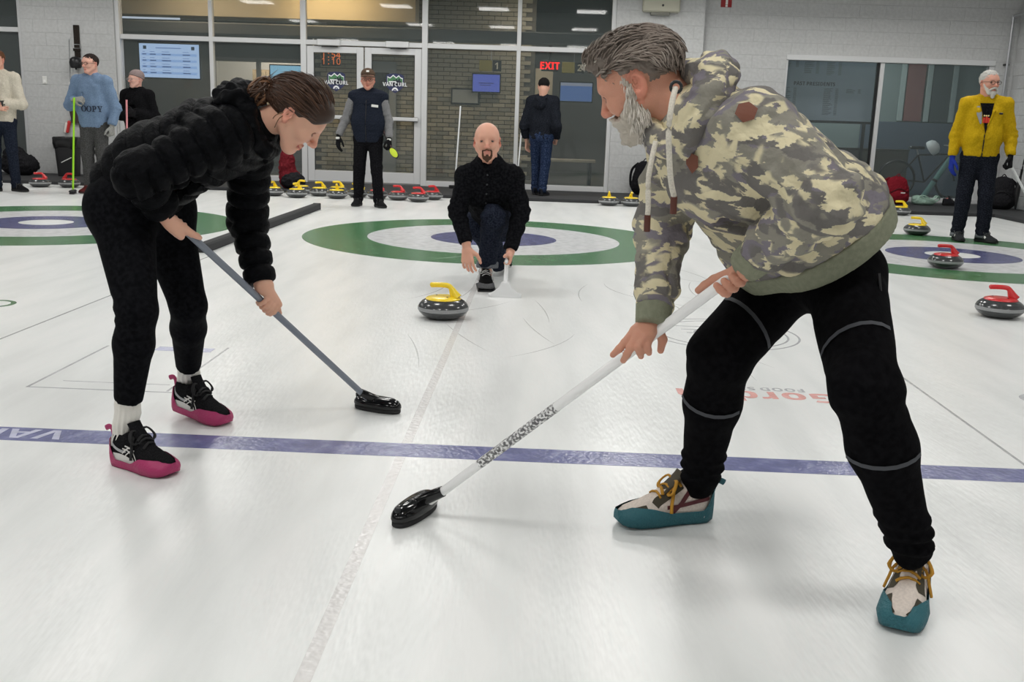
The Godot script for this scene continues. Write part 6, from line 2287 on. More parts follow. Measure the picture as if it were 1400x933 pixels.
# ------------------------------------------------------------------ people at the back
# builds a standing figure from a few measures; o holds looks and the arms as [elbow, wrist] in the figure's own axes (x left, y up, z ahead)
func stander(at: Vector3, turn: float, H: float, label: String, o: Dictionary) -> Node3D:
	var root := thing("person", label, "person", at)
	var B := Basis(Vector3.UP, turn)
	var g := func(p: Vector3) -> Vector3: return B * p
	var hw := 0.104 * H
	var lean: Vector3 = o.get("lean", Vector3.ZERO)
	var hipY := 0.515 * H
	var shY: float = o.get("shoulder", 0.832) * H
	var bulk: float = o.get("bulk", 1.0)
	var skin: Color = o.get("skin", rgb(208, 158, 138))
	var fat: float = o.get("fat", 0.0)
	# top
	var top := Shape.new()
	for e in [-1.0, 1.0]:
		top.cap(g.call(Vector3(0.055 * e, hipY - 0.02, 0.005)), g.call(Vector3(0.062 * e, 0.62 * H, 0.012) + lean * 0.4), 0.118 * bulk, (0.120 + fat) * bulk, 0.05)
		top.cap(g.call(Vector3(0.062 * e, 0.62 * H, 0.012) + lean * 0.4), g.call(Vector3(0.068 * e, 0.755 * H, 0.0) + lean), (0.120 + fat) * bulk, 0.112 * bulk, 0.05)
		top.cap(g.call(Vector3(hw * e, shY - 0.045, -0.005) + lean), g.call(Vector3(0.03 * e, shY + 0.020, -0.01) + lean), 0.060 * bulk, 0.058, 0.04)
	top.cap(g.call(Vector3(-hw, shY - 0.045, 0) + lean), g.call(Vector3(hw, shY - 0.045, 0) + lean), 0.066 * bulk, 0.066 * bulk, 0.05)
	var arms: Array = o.arms
	var ar: float = o.get("arm", 0.056) * bulk
	var wrists := []
	var slv := Shape.new()
	var sleeves: Shape = slv if o.has("sleeve") else top
	for k in 2:
		var e := 1.0 if k == 0 else -1.0
		var s: Vector3 = g.call(Vector3(hw * e, shY - 0.045, 0) + lean)
		var el: Vector3 = g.call(arms[k][0])
		var wr: Vector3 = g.call(arms[k][1])
		sleeves.cap(s, el, ar * 1.12, ar, 0.03)
		sleeves.cap(el, wr, ar, ar * 0.76, 0.03)
		sleeves.cut(wr, wr - el, 0.008, 0.08)
		wrists.append([el, wr])
	top.cut(g.call(Vector3(0, o.get("hem", 0.50) * H, 0)), Vector3.DOWN, 0.012, 0.4)
	fold(Vector3.ZERO, 0, 1)
	var js := []
	for w in wrists: js.append([w[0], (w[1] - w[0]).normalized(), 0.14, 0.006, 90.0])
	js.append([g.call(Vector3(0, 0.56 * H, 0.1)), Vector3.UP, 0.2, 0.004, 70.0])
	var push := func(p: Vector3, _n: Vector3) -> float: return fold(p, o.get("fold", 0.008), 7.0, Vector3(1.3, 0.7, 1.3)) + wrinkle(p, js)
	if o.get("quilt", false): push = func(p: Vector3, _n: Vector3) -> float: return 0.006 * (pow(absf(sin(p.y * PI / 0.055)), 0.5) - 0.7)
	var cell: float = o.get("cell", 0.0145)
	var tp := crowd_part(root, o.get("top_name", "sweater"), top, cell, o.top, push)
	if o.has("sleeve"): crowd_part(root, "shirt", slv, cell, o.sleeve, func(p: Vector3, _n: Vector3) -> float: return fold(p, 0.008, 8.0) + wrinkle(p, js))
	# trousers
	var tr := Shape.new()
	var st: float = o.get("stance", 0.105)
	var feet: Array = o.get("feet", [[st, 0.0, 0.25], [-st, 0.0, -0.25]])
	tr.cap(g.call(Vector3(-0.075, hipY - 0.01, 0)), g.call(Vector3(0.075, hipY - 0.01, 0)), 0.108 * bulk, 0.108 * bulk, 0.05)
	tr.cap(g.call(Vector3(0, hipY + 0.06, 0)), g.call(Vector3(0, hipY - 0.02, 0)), 0.112, 0.112, 0.05)
	var loose: float = o.get("loose", 1.0)
	for k in 2:
		var e := 1.0 if k == 0 else -1.0
		var f: Array = feet[k]
		var hp: Vector3 = g.call(Vector3(0.085 * e, hipY - 0.04, 0))
		var an: Vector3 = g.call(Vector3(f[0], 0.075, f[1]))
		var kn: Vector3 = g.call(Vector3(lerpf(0.09 * e, f[0], 0.5), 0.285 * H, f[1] * 0.5 + 0.03))
		tr.cap(hp, kn, 0.092 * loose, 0.070 * loose, 0.03)
		tr.cap(kn, an, 0.070 * loose, 0.060 * loose, 0.03)
		tr.cut(an + Vector3(0, -0.035, 0), Vector3.DOWN, 0.008, 0.14)
		js.append([an, Vector3.UP, 0.2, 0.006, 70.0])
		js.append([kn, Vector3.UP, 0.15, 0.004, 70.0])
	var tro := crowd_part(root, o.get("trouser_name", "trousers"), tr, cell, o.trousers, func(p: Vector3, _n: Vector3) -> float: return fold(p, 0.006, 6.0, Vector3(1.3, 0.6, 1.3)) + wrinkle(p, js))
	if o.has("turn_up"):
		for k in 2:
			var f: Array = feet[k]
			var an: Vector3 = g.call(Vector3(f[0], 0.06, f[1]))
			part("turn_up", tube_mesh([an + Vector3(0, -0.015, 0), an + Vector3(0, 0.025, 0)], [0.072, 0.071], 18), o.turn_up, tro)
	# body with head and hands
	var body := Soup.new()
	var look: Vector3 = g.call(o.get("look", Vector3(0, 0, 1)))
	var hs: float = o.get("head", 1.09) * H / 1.80
	var hc: Vector3 = g.call(Vector3(0, H - 0.117 * hs, 0.015) + lean * 1.25)
	var hxf := head_frame(hc, look, o.get("head_up", Vector3.UP), hs)
	add_head(body, hxf, skin, {"neck": hxf.affine_inverse() * (g.call(Vector3(0, shY - 0.03, -0.01) + lean) as Vector3), "cell": 0.0058, "open_mouth": o.get("open_mouth", false), "female": o.get("female", false)})
	var inner := Shape.new()
	inner.cap(g.call(Vector3(0, hipY, 0)), g.call(Vector3(0, 0.75 * H, 0) + lean), 0.08, 0.085, 0.04)
	inner.cap(g.call(Vector3(-hw * 0.8, shY - 0.05, 0) + lean), g.call(Vector3(hw * 0.8, shY - 0.05, 0) + lean), 0.04, 0.04, 0.04)
	inner.cap(g.call(Vector3(0, 0.74 * H, 0) + lean), g.call(Vector3(0, shY + 0.02, -0.01) + lean), 0.07, 0.05, 0.03)
	for k in 2:
		var e := 1.0 if k == 0 else -1.0
		inner.cap(g.call(Vector3(hw * e, shY - 0.05, 0) + lean), wrists[k][0], 0.036, 0.034, 0.03)
		inner.cap(wrists[k][0], wrists[k][1], 0.034, 0.026, 0.02)
		var f: Array = feet[k]
		inner.cap(g.call(Vector3(0.085 * e, hipY, 0)), g.call(Vector3(f[0], 0.07, f[1])), 0.055, 0.035, 0.03)
	inner.fill(0.024)
	body.col = lin(skin)
	inner.net(body)
	var gloves: Array = o.get("gloves", [null, null])
	for k in 2:
		var e := 1.0 if k == 0 else -1.0
		var hd := Shape.new()
		var w: Array = wrists[k]
		var f: Vector3 = o.hands[k][0]
		hd.cap(w[0].lerp(w[1], 0.75), w[1], 0.028, 0.027, 0.02)
		var big := 1.0 if gloves[k] == null else 1.18
		add_hand(hd, w[1] + (g.call(f) as Vector3).normalized() * 0.015, g.call(f), g.call(o.hands[k][1]), g.call(o.hands[k][2]), o.hands[k][3], big)
		if gloves[k] == null:
			hd.fill(0.0058)
			hd.net(body)
		else:
			crowd_part(root, "glove", hd, 0.0062, gloves[k])
	part("body", body.mesh(true, true), skin_mat(), root)
	add_eyes(root, hxf, rgb(60, 52, 44), o.get("brow", rgb(72, 56, 46)))
	if o.has("glasses"): add_glasses(root, hxf, o.glasses)
	if o.has("hair"): short_hair(root, hxf, o.hair, o.get("hair_low", 0.0), o.get("hair_front", 0.045))
	# shoes
	for k in 2:
		var f: Array = feet[k]
		var yaw: float = turn + f[2]
		var fw := Vector3(sin(yaw), 0, cos(yaw))
		var p: Vector3 = g.call(Vector3(f[0], 0.0, f[1])) - fw * 0.085 + Vector3(0, 0.007, 0)
		shoe(root, p, Basis(Vector3.UP, yaw), 0.285 * H / 1.8, o.shoes)
	root.set_meta("head", hxf)
	root.set_meta("top_field", top)
	return root

func crowd_part(root: Node3D, called: String, f: Shape, cell: float, m: Material, push = null) -> MeshInstance3D:
	f.fill(cell)
	var s := Soup.new()
	f.net(s)
	if push != null: swell(s, 0, push)
	return part(called, s.mesh(), m, root)

func short_hair(root: Node3D, xf: Transform3D, c: Color, low: float, front: float) -> void:
	var h := Shape.new()
	h.ball(Vector3(0, 0.040, -0.014), Vector3(0.081, 0.084, 0.104), 0.02)
	h.cut(Vector3(0, front, 0.082), Vector3(0, -0.55, 0.8), 0.008)
	h.cut(Vector3(0, -0.03 - low, -0.06), Vector3(0, -1, -0.1), 0.01)
	for e in [-1.0, 1.0]: h.carve(Vector3(0.082 * e, -0.016, 0.0), Vector3(0.03, 0.036, 0.034), 0.008)
	h.fill(0.0055)
	var s := Soup.new()
	h.net(s, xf)
	swell(s, 0, func(p: Vector3, _n: Vector3) -> float: return fold(p, 0.006, 34.0))
	part("hair", s.mesh(), cloth_mat(c, 24.0, 0.7, 0.2, 1.0, 131), root)

func plain_shoes(upper: Color, sole: Color, seed_value: int) -> Dictionary:
	return {"upper": cloth_mat(upper, 16.0, 0.75, 0.1, 0.4, seed_value), "sole": mat(sole, 0.7), "tongue": mat(upper, 0.8), "lace": mat(upper.lightened(0.1), 0.8), "rim_out": 0.003, "rim": func(_t: float) -> float: return 0.020}

# text on a chest, each letter its own small plate set onto the cloth
func chest_text(root: Node3D, parent: Node3D, words: String, mid: Vector3, dir: Vector3, step: float, h: float, m: Material) -> void:
	var f: Shape = root.get_meta("top_field")
	var x := Vector3.UP.cross(dir).normalized()
	for i in words.length():
		var p := f.hit(mid + x * ((i - (words.length() - 1) * 0.5) * step) + dir * 0.3, -dir, 0.5)
		var deep := f.hit(mid + dir * 0.3, -dir, 0.5)
		p += dir * maxf(0.0, dir.dot(deep - p) - 0.02)
		var o := part("lettering", text_mesh(words[i], h, 0.003, true, "Droid Serif"), m, parent, p + dir * 0.007)
		o.basis = Basis(x, Vector3.UP, dir)

func leaning_broom(label: String, base: Vector3, top: Vector3, c: Color, head: Color) -> void:
	var br := thing("curling_broom", label, "broom", base)
	var d := (top - base).normalized()
	part("handle", tube_mesh([d * 0.06, top - base], 0.0125, 12), mat(c, 0.35), br)
	var x := Vector3(d.z, 0, -d.x)
	if x.length() < 0.05: x = Vector3(1, 0, 0)
	x = x.normalized()
	part("brush_head", cbox(Vector3(0.19, 0.035, 0.07), 0.014), mat(head, 0.4), br, Vector3(0, 0.035, 0), Vector3(0, atan2(-x.z, x.x), 0))
	part("brush_pad", cbox(Vector3(0.18, 0.018, 0.062), 0.006), M.black_plastic, br, Vector3(0, 0.010, 0), Vector3(0, atan2(-x.z, x.x), 0))

func make_crowd() -> void:
	var down := [0.25, 0.35, 0.3]
	var fist := [0.9, 1.2, 0.8]
	var black_cloth := cloth_mat(rgb(16, 16, 19), 6.0, 0.9, 0.1, 0.5, 141)
	var navy := cloth_mat(rgb(27, 32, 44), 8.0, 0.7, 0.1, 0.4, 142)
	var blackglove := cloth_mat(rgb(20, 20, 22), 14.0, 0.7, 0.1, 0.4, 143)
	# man in the vest
	var at := Vector3(-1.77, 0, -3.05)
	var grey := cloth_mat(rgb(128, 128, 130), 10.0, 0.95, 0.14, 0.6, 144)
	var v := stander(at, 0.02, 1.69, "man in brown cap and navy quilted vest standing before the glass doors", {
		"top": navy, "top_name": "quilted_vest", "quilt": true, "sleeve": grey, "trousers": black_cloth, "bulk": 1.05, "fat": 0.015, "hem": 0.475,
		"arms": [[Vector3(0.245, 1.07, -0.03), Vector3(0.275, 0.86, 0.06)], [Vector3(-0.285, 1.08, -0.03), Vector3(-0.365, 0.88, 0.04)]],
		"hands": [[Vector3(0.1, -0.9, 0.4), Vector3(0.9, 0, 0.4), Vector3(0, 0.2, 1), fist], [Vector3(-0.05, -1, 0.1), Vector3(-0.8, 0, 0.6), Vector3(0.4, 0, 0.9), down]],
		"gloves": [blackglove, blackglove], "look": Vector3(0.12, -0.05, 1), "open_mouth": true, "glasses": rgb(60, 50, 46), "skin": rgb(206, 148, 128), "head": 1.12,
		"feet": [[0.15, 0.10, 0.55], [-0.13, -0.03, -0.15]], "shoes": plain_shoes(rgb(28, 28, 30), rgb(22, 22, 24), 145), "hair": rgb(96, 84, 76), "loose": 1.05})
	var hx: Transform3D = v.get_meta("head")
	var cap := Shape.new()
	cap.ball(Vector3(0, 0.055, -0.010), Vector3(0.086, 0.080, 0.106), 0.02)
	cap.cut(Vector3(0, 0.045, 0), Vector3(0, -1, 0.12), 0.008)
	cap.fill(0.006)
	var cs := Soup.new()
	cap.net(cs, hx)
	var capm := cloth_mat(rgb(86, 70, 58), 14.0, 0.9, 0.1, 0.5, 146)
	var co := part("cap", cs.mesh(), capm, v)
	var br := []
	for i in 4:
		var row := []
		for k in 9:
			var a := (k - 4) / 4.0 * 1.15
			row.append(hx * Vector3(sin(a) * (0.080 + 0.010 * i / 3.0), 0.052 - 0.014 * i / 3.0 - absf(sin(a)) * 0.012, 0.045 + cos(a) * 0.045 + 0.062 * i / 3.0))
		br.append(row)
	var bs := Soup.new()
	bs.sheet(br)
	var br2 := br.duplicate(true)
	for row in br2:
		for k in row.size(): row[k] += Vector3(0, 0.006, 0)
		row.reverse()
	bs.sheet(br2)
	part("brim", bs.mesh(), capm, co)
	part("cap_badge", cbox(Vector3(0.035, 0.024, 0.004), 0.001), M.white_plastic, co, hx * Vector3(0, 0.098, 0.086), Vector3(-0.6, 0, 0))
	var tf: Shape = v.get_meta("top_field")
	var bp := tf.hit(Vector3(0.105, 1.25, 0.5), Vector3(0, 0, -1), 0.6)
	part("name_badge", cbox(Vector3(0.085, 0.03, 0.004), 0.001), M.white_plastic, v, bp + Vector3(0, 0, 0.01), Vector3(0, 0, -0.1))
	var zp := []
	for k in 12: zp.append(tf.hit(Vector3(-0.005, 1.32 - 0.045 * k, 0.6), Vector3(0, 0, -1), 0.7) + Vector3(0, 0, 0.003))
	part("zip", tube_mesh(zp, 0.005, 6), M.black_plastic, v)
	var vc := Shape.new()
	vc.chain([Vector3(-0.075, 1.37, 0.03), Vector3(-0.065, 1.43, -0.05), Vector3(0, 1.44, -0.085), Vector3(0.065, 1.43, -0.05), Vector3(0.075, 1.37, 0.03), Vector3(0.02, 1.27, 0.11)], [0.024, 0.026, 0.026, 0.026, 0.024, 0.018], 0.02)
	vc.cap(Vector3(-0.075, 1.37, 0.03), Vector3(-0.02, 1.27, 0.11), 0.024, 0.018, 0.02)
	crowd_part(v, "collar", vc, 0.009, navy)
	for s in [-1.0, 1.0]: part("glove_strap", cbox(Vector3(0.05, 0.028, 0.03), 0.008), M.white_plastic, v, Vector3(0.277 if s > 0 else -0.367, 0.845, 0.085))
	var lb := thing("curling_broom", "broom with a lime green oval head in the vest man's gloved hand", "broom", Vector3(-1.43, 0.70, -2.90))
	part("handle", tube_mesh([Vector3(0, 0, 0), Vector3(-0.10, 0.16, -0.12), Vector3(-0.35, 0.45, -0.75)], 0.0125, 10), mat(rgb(60, 20, 22), 0.4), lb)
	var disc := Soup.new()
	disc.lathe([Vector2(0.001, 0.0), Vector2(0.07, 0.0), Vector2(0.075, 0.008), Vector2(0.07, 0.02), Vector2(0.045, 0.032), Vector2(0.001, 0.036)], 24)
	var dsk := part("brush_shell", disc.mesh(), M.black_plastic, lb, Vector3(0.01, -0.012, 0.012))
	dsk.basis = Basis(Vector3(0.75, 0.66, 0).normalized() * 0.6, Vector3(0.25, -0.2, -0.95).normalized(), Vector3(0.63, -0.72, 0.3).normalized() * 1.12)
	var pad := Soup.new()
	pad.lathe([Vector2(0.001, -0.008), Vector2(0.062, -0.008), Vector2(0.062, 0.001)], 24)
	part("brush_pad", pad.mesh(), mat(rgb(206, 226, 60), 0.7), dsk)

	# man in the yellow jacket
	var yel := cloth_mat(rgb(196, 160, 22), 6.0, 0.6, 0.06, 0.5, 151)
	var dj := cloth_mat(rgb(24, 27, 36), 7.0, 0.9, 0.14, 0.6, 152)
	var yshoe := plain_shoes(rgb(46, 48, 50), rgb(34, 34, 36), 153)
	yshoe.strips = [[[Vector2(0.40, 0.05), Vector2(0.52, 0.056), Vector2(0.60, 0.044)], 0.022, M.white_plastic, 0.002]]
	var y := stander(Vector3(5.13, 0, -1.36), -0.30, 1.80, "white bearded man in an open yellow jacket standing by the right rings", {
		"top": yel, "top_name": "jacket", "trousers": dj, "trouser_name": "jeans", "hem": 0.505, "bulk": 1.06, "turn_up": cloth_mat(rgb(112, 116, 120), 8.0, 0.9, 0.1, 0.5, 154), "loose": 1.12, "arm": 0.062,
		"arms": [[Vector3(0.275, 1.14, -0.02), Vector3(0.29, 0.935, 0.07)], [Vector3(-0.255, 1.13, -0.03), Vector3(-0.27, 0.895, 0.03)]],
		"hands": [[Vector3(0.05, -1, 0.3), Vector3(0.9, 0, 0.4), Vector3(0, 0.2, 1), fist], [Vector3(0, -1, 0.1), Vector3(-0.9, 0, 0.3), Vector3(0.2, 0, 1), down]],
		"gloves": [blackglove, cloth_mat(rgb(34, 52, 150), 12.0, 0.7, 0.1, 0.4, 155)], "look": Vector3(0.52, 0.0, 1), "glasses": rgb(54, 44, 44), "skin": rgb(214, 158, 138), "brow": rgb(190, 186, 180),
		"feet": [[0.125, 0.02, 0.75], [-0.125, 0.0, 0.18]], "shoes": yshoe, "hair": rgb(206, 204, 198), "hair_front": 0.075})
	var yx: Transform3D = y.get_meta("head")
	var bd := Shape.new()
	for e in [-1.0, 1.0]:
		bd.cap(Vector3(0.060 * e, -0.02, 0.02), Vector3(0.030 * e, -0.092, 0.064), 0.012, 0.022, 0.014)
		bd.cap(Vector3(0.004 * e, -0.046, 0.100), Vector3(0.034 * e, -0.064, 0.086), 0.010, 0.009, 0.008)
	bd.cap(Vector3(0, -0.098, 0.078), Vector3(0, -0.128, 0.076), 0.026, 0.018, 0.014)
	bd.fill(0.0055)
	var ys := Soup.new()
	bd.net(ys, yx)
	swell(ys, 0, func(p: Vector3, _n: Vector3) -> float: return fold(p, 0.005, 40.0))
	part("beard", ys.mesh(), cloth_mat(rgb(222, 218, 210), 30.0, 0.9, 0.1, 1.0, 156), y, Vector3.ZERO, Vector3.ZERO, "white beard")
	var B := Basis(Vector3.UP, -0.30)
	var yf: Shape = y.get_meta("top_field")
	var fw := B.z
	var tee := PackedVector2Array([Vector2(-0.075, 0.13), Vector2(0.06, 0.13), Vector2(0.045, 0.02), Vector2(0.02, -0.10), Vector2(0.004, -0.20), Vector2(-0.012, -0.10), Vector2(-0.045, 0.03)])
	var tshirt := part("t_shirt", patch(yf, B * Vector3(0.005, 1.335, 0.0) + fw * 0.03, fw, Vector3.UP, tee, 0.010, 8).mesh(), black_cloth, y)
	var prm := mat(rgb(206, 56, 34), 0.8)
	for q in [[-0.022, 0.0, 0.022, 0.06], [0.004, 0.006, 0.020, 0.07], [0.026, 0.0, 0.018, 0.055]]:
		var pp := PackedVector2Array([Vector2(q[0], q[1] - q[3] * 0.5), Vector2(q[0] + q[2], q[1] - q[3] * 0.5), Vector2(q[0] + q[2], q[1] + q[3] * 0.4), Vector2(q[0] + q[2] * 0.5, q[1] + q[3] * 0.5), Vector2(q[0], q[1] + q[3] * 0.4)])
		part("print", patch(yf, B * Vector3(-0.008, 1.29, 0.0) + fw * 0.03, fw, Vector3.UP, pp, 0.0135, 3).mesh(), prm, tshirt)
	for q in [-0.018, 0.002, 0.022]: part("print_dot", tube_mesh([yf.hit(B * Vector3(q, 1.335, 0.5), -fw, 0.7) + fw * 0.012, yf.hit(B * Vector3(q, 1.335, 0.5), -fw, 0.7) + fw * 0.016], 0.009, 10, 1.0, Vector3.UP), mat(rgb(240, 214, 150), 0.8), tshirt)
	var zz := []
	for k in 9: zz.append(yf.hit(B * Vector3(0.006, 1.14 - 0.028 * k, 0.5), -fw, 0.7) + fw * 0.005)
	part("zip", tube_mesh(zz, 0.006, 6), M.black_plastic, y)
	var yc := Shape.new()
	yc.chain([B * Vector3(-0.012, 1.19, 0.135), B * Vector3(-0.075, 1.38, 0.11), B * Vector3(-0.10, 1.475, 0.02), B * Vector3(-0.06, 1.50, -0.08), B * Vector3(0.04, 1.50, -0.09), B * Vector3(0.095, 1.475, 0.0), B * Vector3(0.07, 1.38, 0.11), B * Vector3(0.012, 1.19, 0.135)], [0.010, 0.022, 0.030, 0.036, 0.036, 0.026, 0.018, 0.010], 0.02)
	crowd_part(y, "hood", yc, 0.009, yel)
	part("lining", tube_mesh([B * Vector3(-0.045, 1.25, 0.147), B * Vector3(-0.068, 1.35, 0.132), B * Vector3(-0.082, 1.43, 0.09)], [0.008, 0.026, 0.020], 10, 0.4, fw), cloth_mat(rgb(150, 152, 156), 8.0, 0.8, 0.05, 0.3, 157), y)
	var lg := yf.hit(B * Vector3(0.135, 1.36, 0.5), -fw, 0.7)
	part("chest_logo", cbox(Vector3(0.05, 0.018, 0.004), 0.001), M.black_plastic, y, lg + fw * 0.008, Vector3(0, -0.3, 0))
	var yb := thing("curling_broom", "white broom with a blue end held by the man in the yellow jacket", "broom", Vector3(5.90, 0, -1.15))
	var h0 := Vector3(5.385, 0.93, -1.31) - yb.position
	var h1 := Vector3(0.0, 0.05, 0.0)
	part("handle", tube_mesh([h0 + (h0 - h1) * 0.02, h0.lerp(h1, 0.55)], 0.0135, 12), mat(rgb(228, 229, 230), 0.35), yb)
	part("lower_handle", tube_mesh([h0.lerp(h1, 0.55), h1], 0.0135, 12), mat(rgb(70, 96, 170), 0.35), yb)
	part("brush_head", cbox(Vector3(0.19, 0.035, 0.07), 0.014), M.black_plastic, yb, Vector3(0.02, 0.035, 0))
	part("brush_pad", cbox(Vector3(0.18, 0.018, 0.062), 0.006), M.rubber, yb, Vector3(0.02, 0.010, 0))

	# man with his back to us at the glass
	var dh := cloth_mat(rgb(26, 29, 36), 6.0, 0.9, 0.1, 0.5, 161)
	var bj := cloth_mat(rgb(28, 42, 72), 6.0, 0.9, 0.22, 0.6, 162)
	var k := stander(Vector3(0.40, PLAT_Y, -5.55), PI - 0.35, 1.72, "dark haired man in a navy hoodie and blue jeans facing the glass", {
		"top": dh, "top_name": "hoodie", "trousers": bj, "trouser_name": "jeans", "bulk": 1.08, "hem": 0.485, "loose": 1.05, "arm": 0.064,
		"arms": [[Vector3(0.27, 1.02, -0.05), Vector3(0.26, 0.80, 0.06)], [Vector3(-0.26, 1.03, -0.06), Vector3(-0.20, 0.86, 0.12)]],
		"hands": [[Vector3(0, -1, 0.2), Vector3(0.9, 0, 0.3), Vector3(0, 0.2, 1), down], [Vector3(0.3, -0.7, 0.6), Vector3(-0.9, 0, 0.3), Vector3(0.3, 0.2, 1), fist]],
		"look": Vector3(0.35, -0.35, 1), "hair": rgb(22, 20, 20), "hair_low": 0.05, "feet": [[0.11, 0.10, 0.3], [-0.06, -0.04, -0.1]], "shoes": plain_shoes(rgb(30, 32, 38), rgb(26, 26, 28), 163), "skin": rgb(206, 160, 140)})
	var KB := Basis(Vector3.UP, PI - 0.35)
	var kh := Shape.new()
	kh.chain([KB * Vector3(0.085, 1.38, 0.07), KB * Vector3(0.095, 1.43, -0.03), KB * Vector3(0.0, 1.42, -0.12), KB * Vector3(-0.095, 1.43, -0.03), KB * Vector3(-0.085, 1.38, 0.07)], [0.03, 0.034, 0.04, 0.034, 0.03], 0.03)
	kh.ball(KB * Vector3(0, 1.35, -0.125), Vector3(0.10, 0.085, 0.045), 0.03, KB)
	crowd_part(k, "hood", kh, 0.010, dh, func(p: Vector3, _n: Vector3) -> float: return fold(p, 0.008, 12.0))

	# man in the cream hoodie, arms folded, half out of the picture
	var cream := cloth_mat(rgb(206, 198, 182), 6.0, 0.95, 0.06, 0.5, 171)
	var c := stander(Vector3(-6.62, 0, -3.35), 0.25, 1.80, "man in a cream hoodie with folded arms beside the left window", {
		"top": cream, "top_name": "hoodie", "trousers": cloth_mat(rgb(27, 33, 46), 6.0, 0.9, 0.12, 0.5, 172), "hem": 0.50, "bulk": 1.05, "arm": 0.064,
		"arms": [[Vector3(0.265, 1.13, 0.05), Vector3(0.02, 1.12, 0.215)], [Vector3(-0.265, 1.12, 0.05), Vector3(-0.02, 1.07, 0.235)]],
		"hands": [[Vector3(-1, 0.1, 0.05), Vector3(0.1, 0.3, 1), Vector3(0, 1, 0), down], [Vector3(1, 0.1, -0.1), Vector3(-0.1, 0.3, 1), Vector3(0, 1, 0), down]],
		"look": Vector3(-0.3, 0, 1), "hair": rgb(98, 62, 40), "hair_low": 0.02, "feet": [[0.11, -0.06, 0.9], [-0.11, 0.0, -0.2]], "shoes": plain_shoes(rgb(24, 24, 26), rgb(20, 20, 22), 173), "skin": rgb(212, 160, 140)})
	var CB := Basis(Vector3.UP, 0.25)
	var chd := Shape.new()
	chd.chain([CB * Vector3(0.03, 1.39, 0.10), CB * Vector3(0.09, 1.47, 0.02), CB * Vector3(0.05, 1.50, -0.08), CB * Vector3(-0.05, 1.50, -0.08), CB * Vector3(-0.09, 1.47, 0.02), CB * Vector3(-0.03, 1.39, 0.10)], [0.024, 0.034, 0.04, 0.04, 0.034, 0.024], 0.02)
	crowd_part(c, "hood", chd, 0.010, cream, func(p: Vector3, _n: Vector3) -> float: return fold(p, 0.006, 12.0))
	part("wrist_watch", tube_mesh([CB * Vector3(0.085, 1.118, 0.175), CB * Vector3(0.055, 1.118, 0.195)], 0.052, 16), M.black_plastic, c)

	# man in the blue sweatshirt
	var blue := cloth_mat(rgb(112, 134, 162), 7.0, 0.95, 0.07, 0.5, 181)
	var gg := cloth_mat(rgb(150, 150, 146), 12.0, 0.8, 0.2, 0.4, 182)
	var b := stander(Vector3(-5.52, 0, -3.62), 0.0, 1.80, "man in a blue lettered sweatshirt and glasses holding a lime green broom", {
		"top": blue, "top_name": "sweatshirt", "trousers": cloth_mat(rgb(72, 72, 72), 6.0, 0.9, 0.1, 0.5, 183), "hem": 0.48, "bulk": 1.10, "fat": 0.01, "arm": 0.066, "loose": 1.12,
		"arms": [[Vector3(0.285, 1.12, -0.03), Vector3(0.265, 0.90, 0.06)], [Vector3(-0.30, 1.14, 0.02), Vector3(-0.16, 1.21, 0.20)]],
		"hands": [[Vector3(0, -1, 0.2), Vector3(0.9, 0, 0.3), Vector3(0, 0.2, 1), fist], [Vector3(1, 0.1, 0.3), Vector3(-0.2, 0.7, 0.7), Vector3(0, 0.3, 1), fist]],
		"gloves": [gg, gg], "look": Vector3(-0.35, 0.0, 1), "glasses": rgb(40, 32, 32), "hair": rgb(38, 30, 28), "hair_front": 0.06, "shoes": plain_shoes(rgb(86, 34, 34), rgb(60, 26, 26), 184), "skin": rgb(220, 170, 152)})
	var ink := mat(rgb(34, 42, 62), 0.8)
	var sweat := b.get_node("sweatshirt")
	chest_text(b, sweat, "OOPY", Vector3(0.055, 1.10, 0.0), Vector3(0, 0, 1), 0.068, 0.075, ink)
	part("collar_rib", tube_mesh([Vector3(-0.075, 1.475, 0.0), Vector3(-0.055, 1.45, 0.06), Vector3(0, 1.435, 0.085), Vector3(0.055, 1.45, 0.06), Vector3(0.075, 1.475, 0.0)], 0.014, 8), blue, sweat)
	leaning_broom("lime green broom held upright by the man in the blue sweatshirt", Vector3(-5.73, 0, -3.34), Vector3(-5.645, 1.24, -3.36), rgb(156, 220, 40), rgb(30, 30, 32))

	# woman in the beanie
	var w := stander(Vector3(-5.24, 0, -4.4), -0.1, 1.63, "woman in a black sweater and grey beanie standing behind the sweeping woman", {
		"top": cloth_mat(rgb(13, 13, 15), 7.0, 0.95, 0.1, 0.6, 191), "trousers": black_cloth, "hem": 0.47, "bulk": 1.03, "female": true, "arm": 0.062,
		"arms": [[Vector3(0.25, 1.02, 0.0), Vector3(0.04, 1.07, 0.17)], [Vector3(-0.25, 1.02, 0.0), Vector3(-0.06, 1.04, 0.19)]],
		"hands": [[Vector3(-1, 0.1, 0.2), Vector3(0.1, 0.4, 1), Vector3(0, 1, 0), fist], [Vector3(1, 0.1, 0.1), Vector3(-0.1, 0.4, 1), Vector3(0, 1, 0), fist]],
		"gloves": [blackglove, blackglove], "look": Vector3(-0.6, 0.02, 1), "glasses": rgb(170, 160, 160), "skin": rgb(226, 176, 160), "shoes": plain_shoes(rgb(28, 28, 30), rgb(22, 22, 24), 192), "brow": rgb(90, 70, 58)})
	var wx: Transform3D = w.get_meta("head")
	var bn := Shape.new()
	bn.ball(Vector3(0, 0.058, -0.016), Vector3(0.088, 0.086, 0.108), 0.02)
	bn.cut(Vector3(0, 0.036, 0), Vector3(0, -1, 0.35), 0.012)
	bn.fill(0.006)
	var bns := Soup.new()
	bn.net(bns, wx)
	var bm := cloth_mat(rgb(140, 124, 122), 18.0, 0.95, 0.1, 0.9, 193)
	var bo := part("beanie", bns.mesh(), bm, w)
	var rim := []
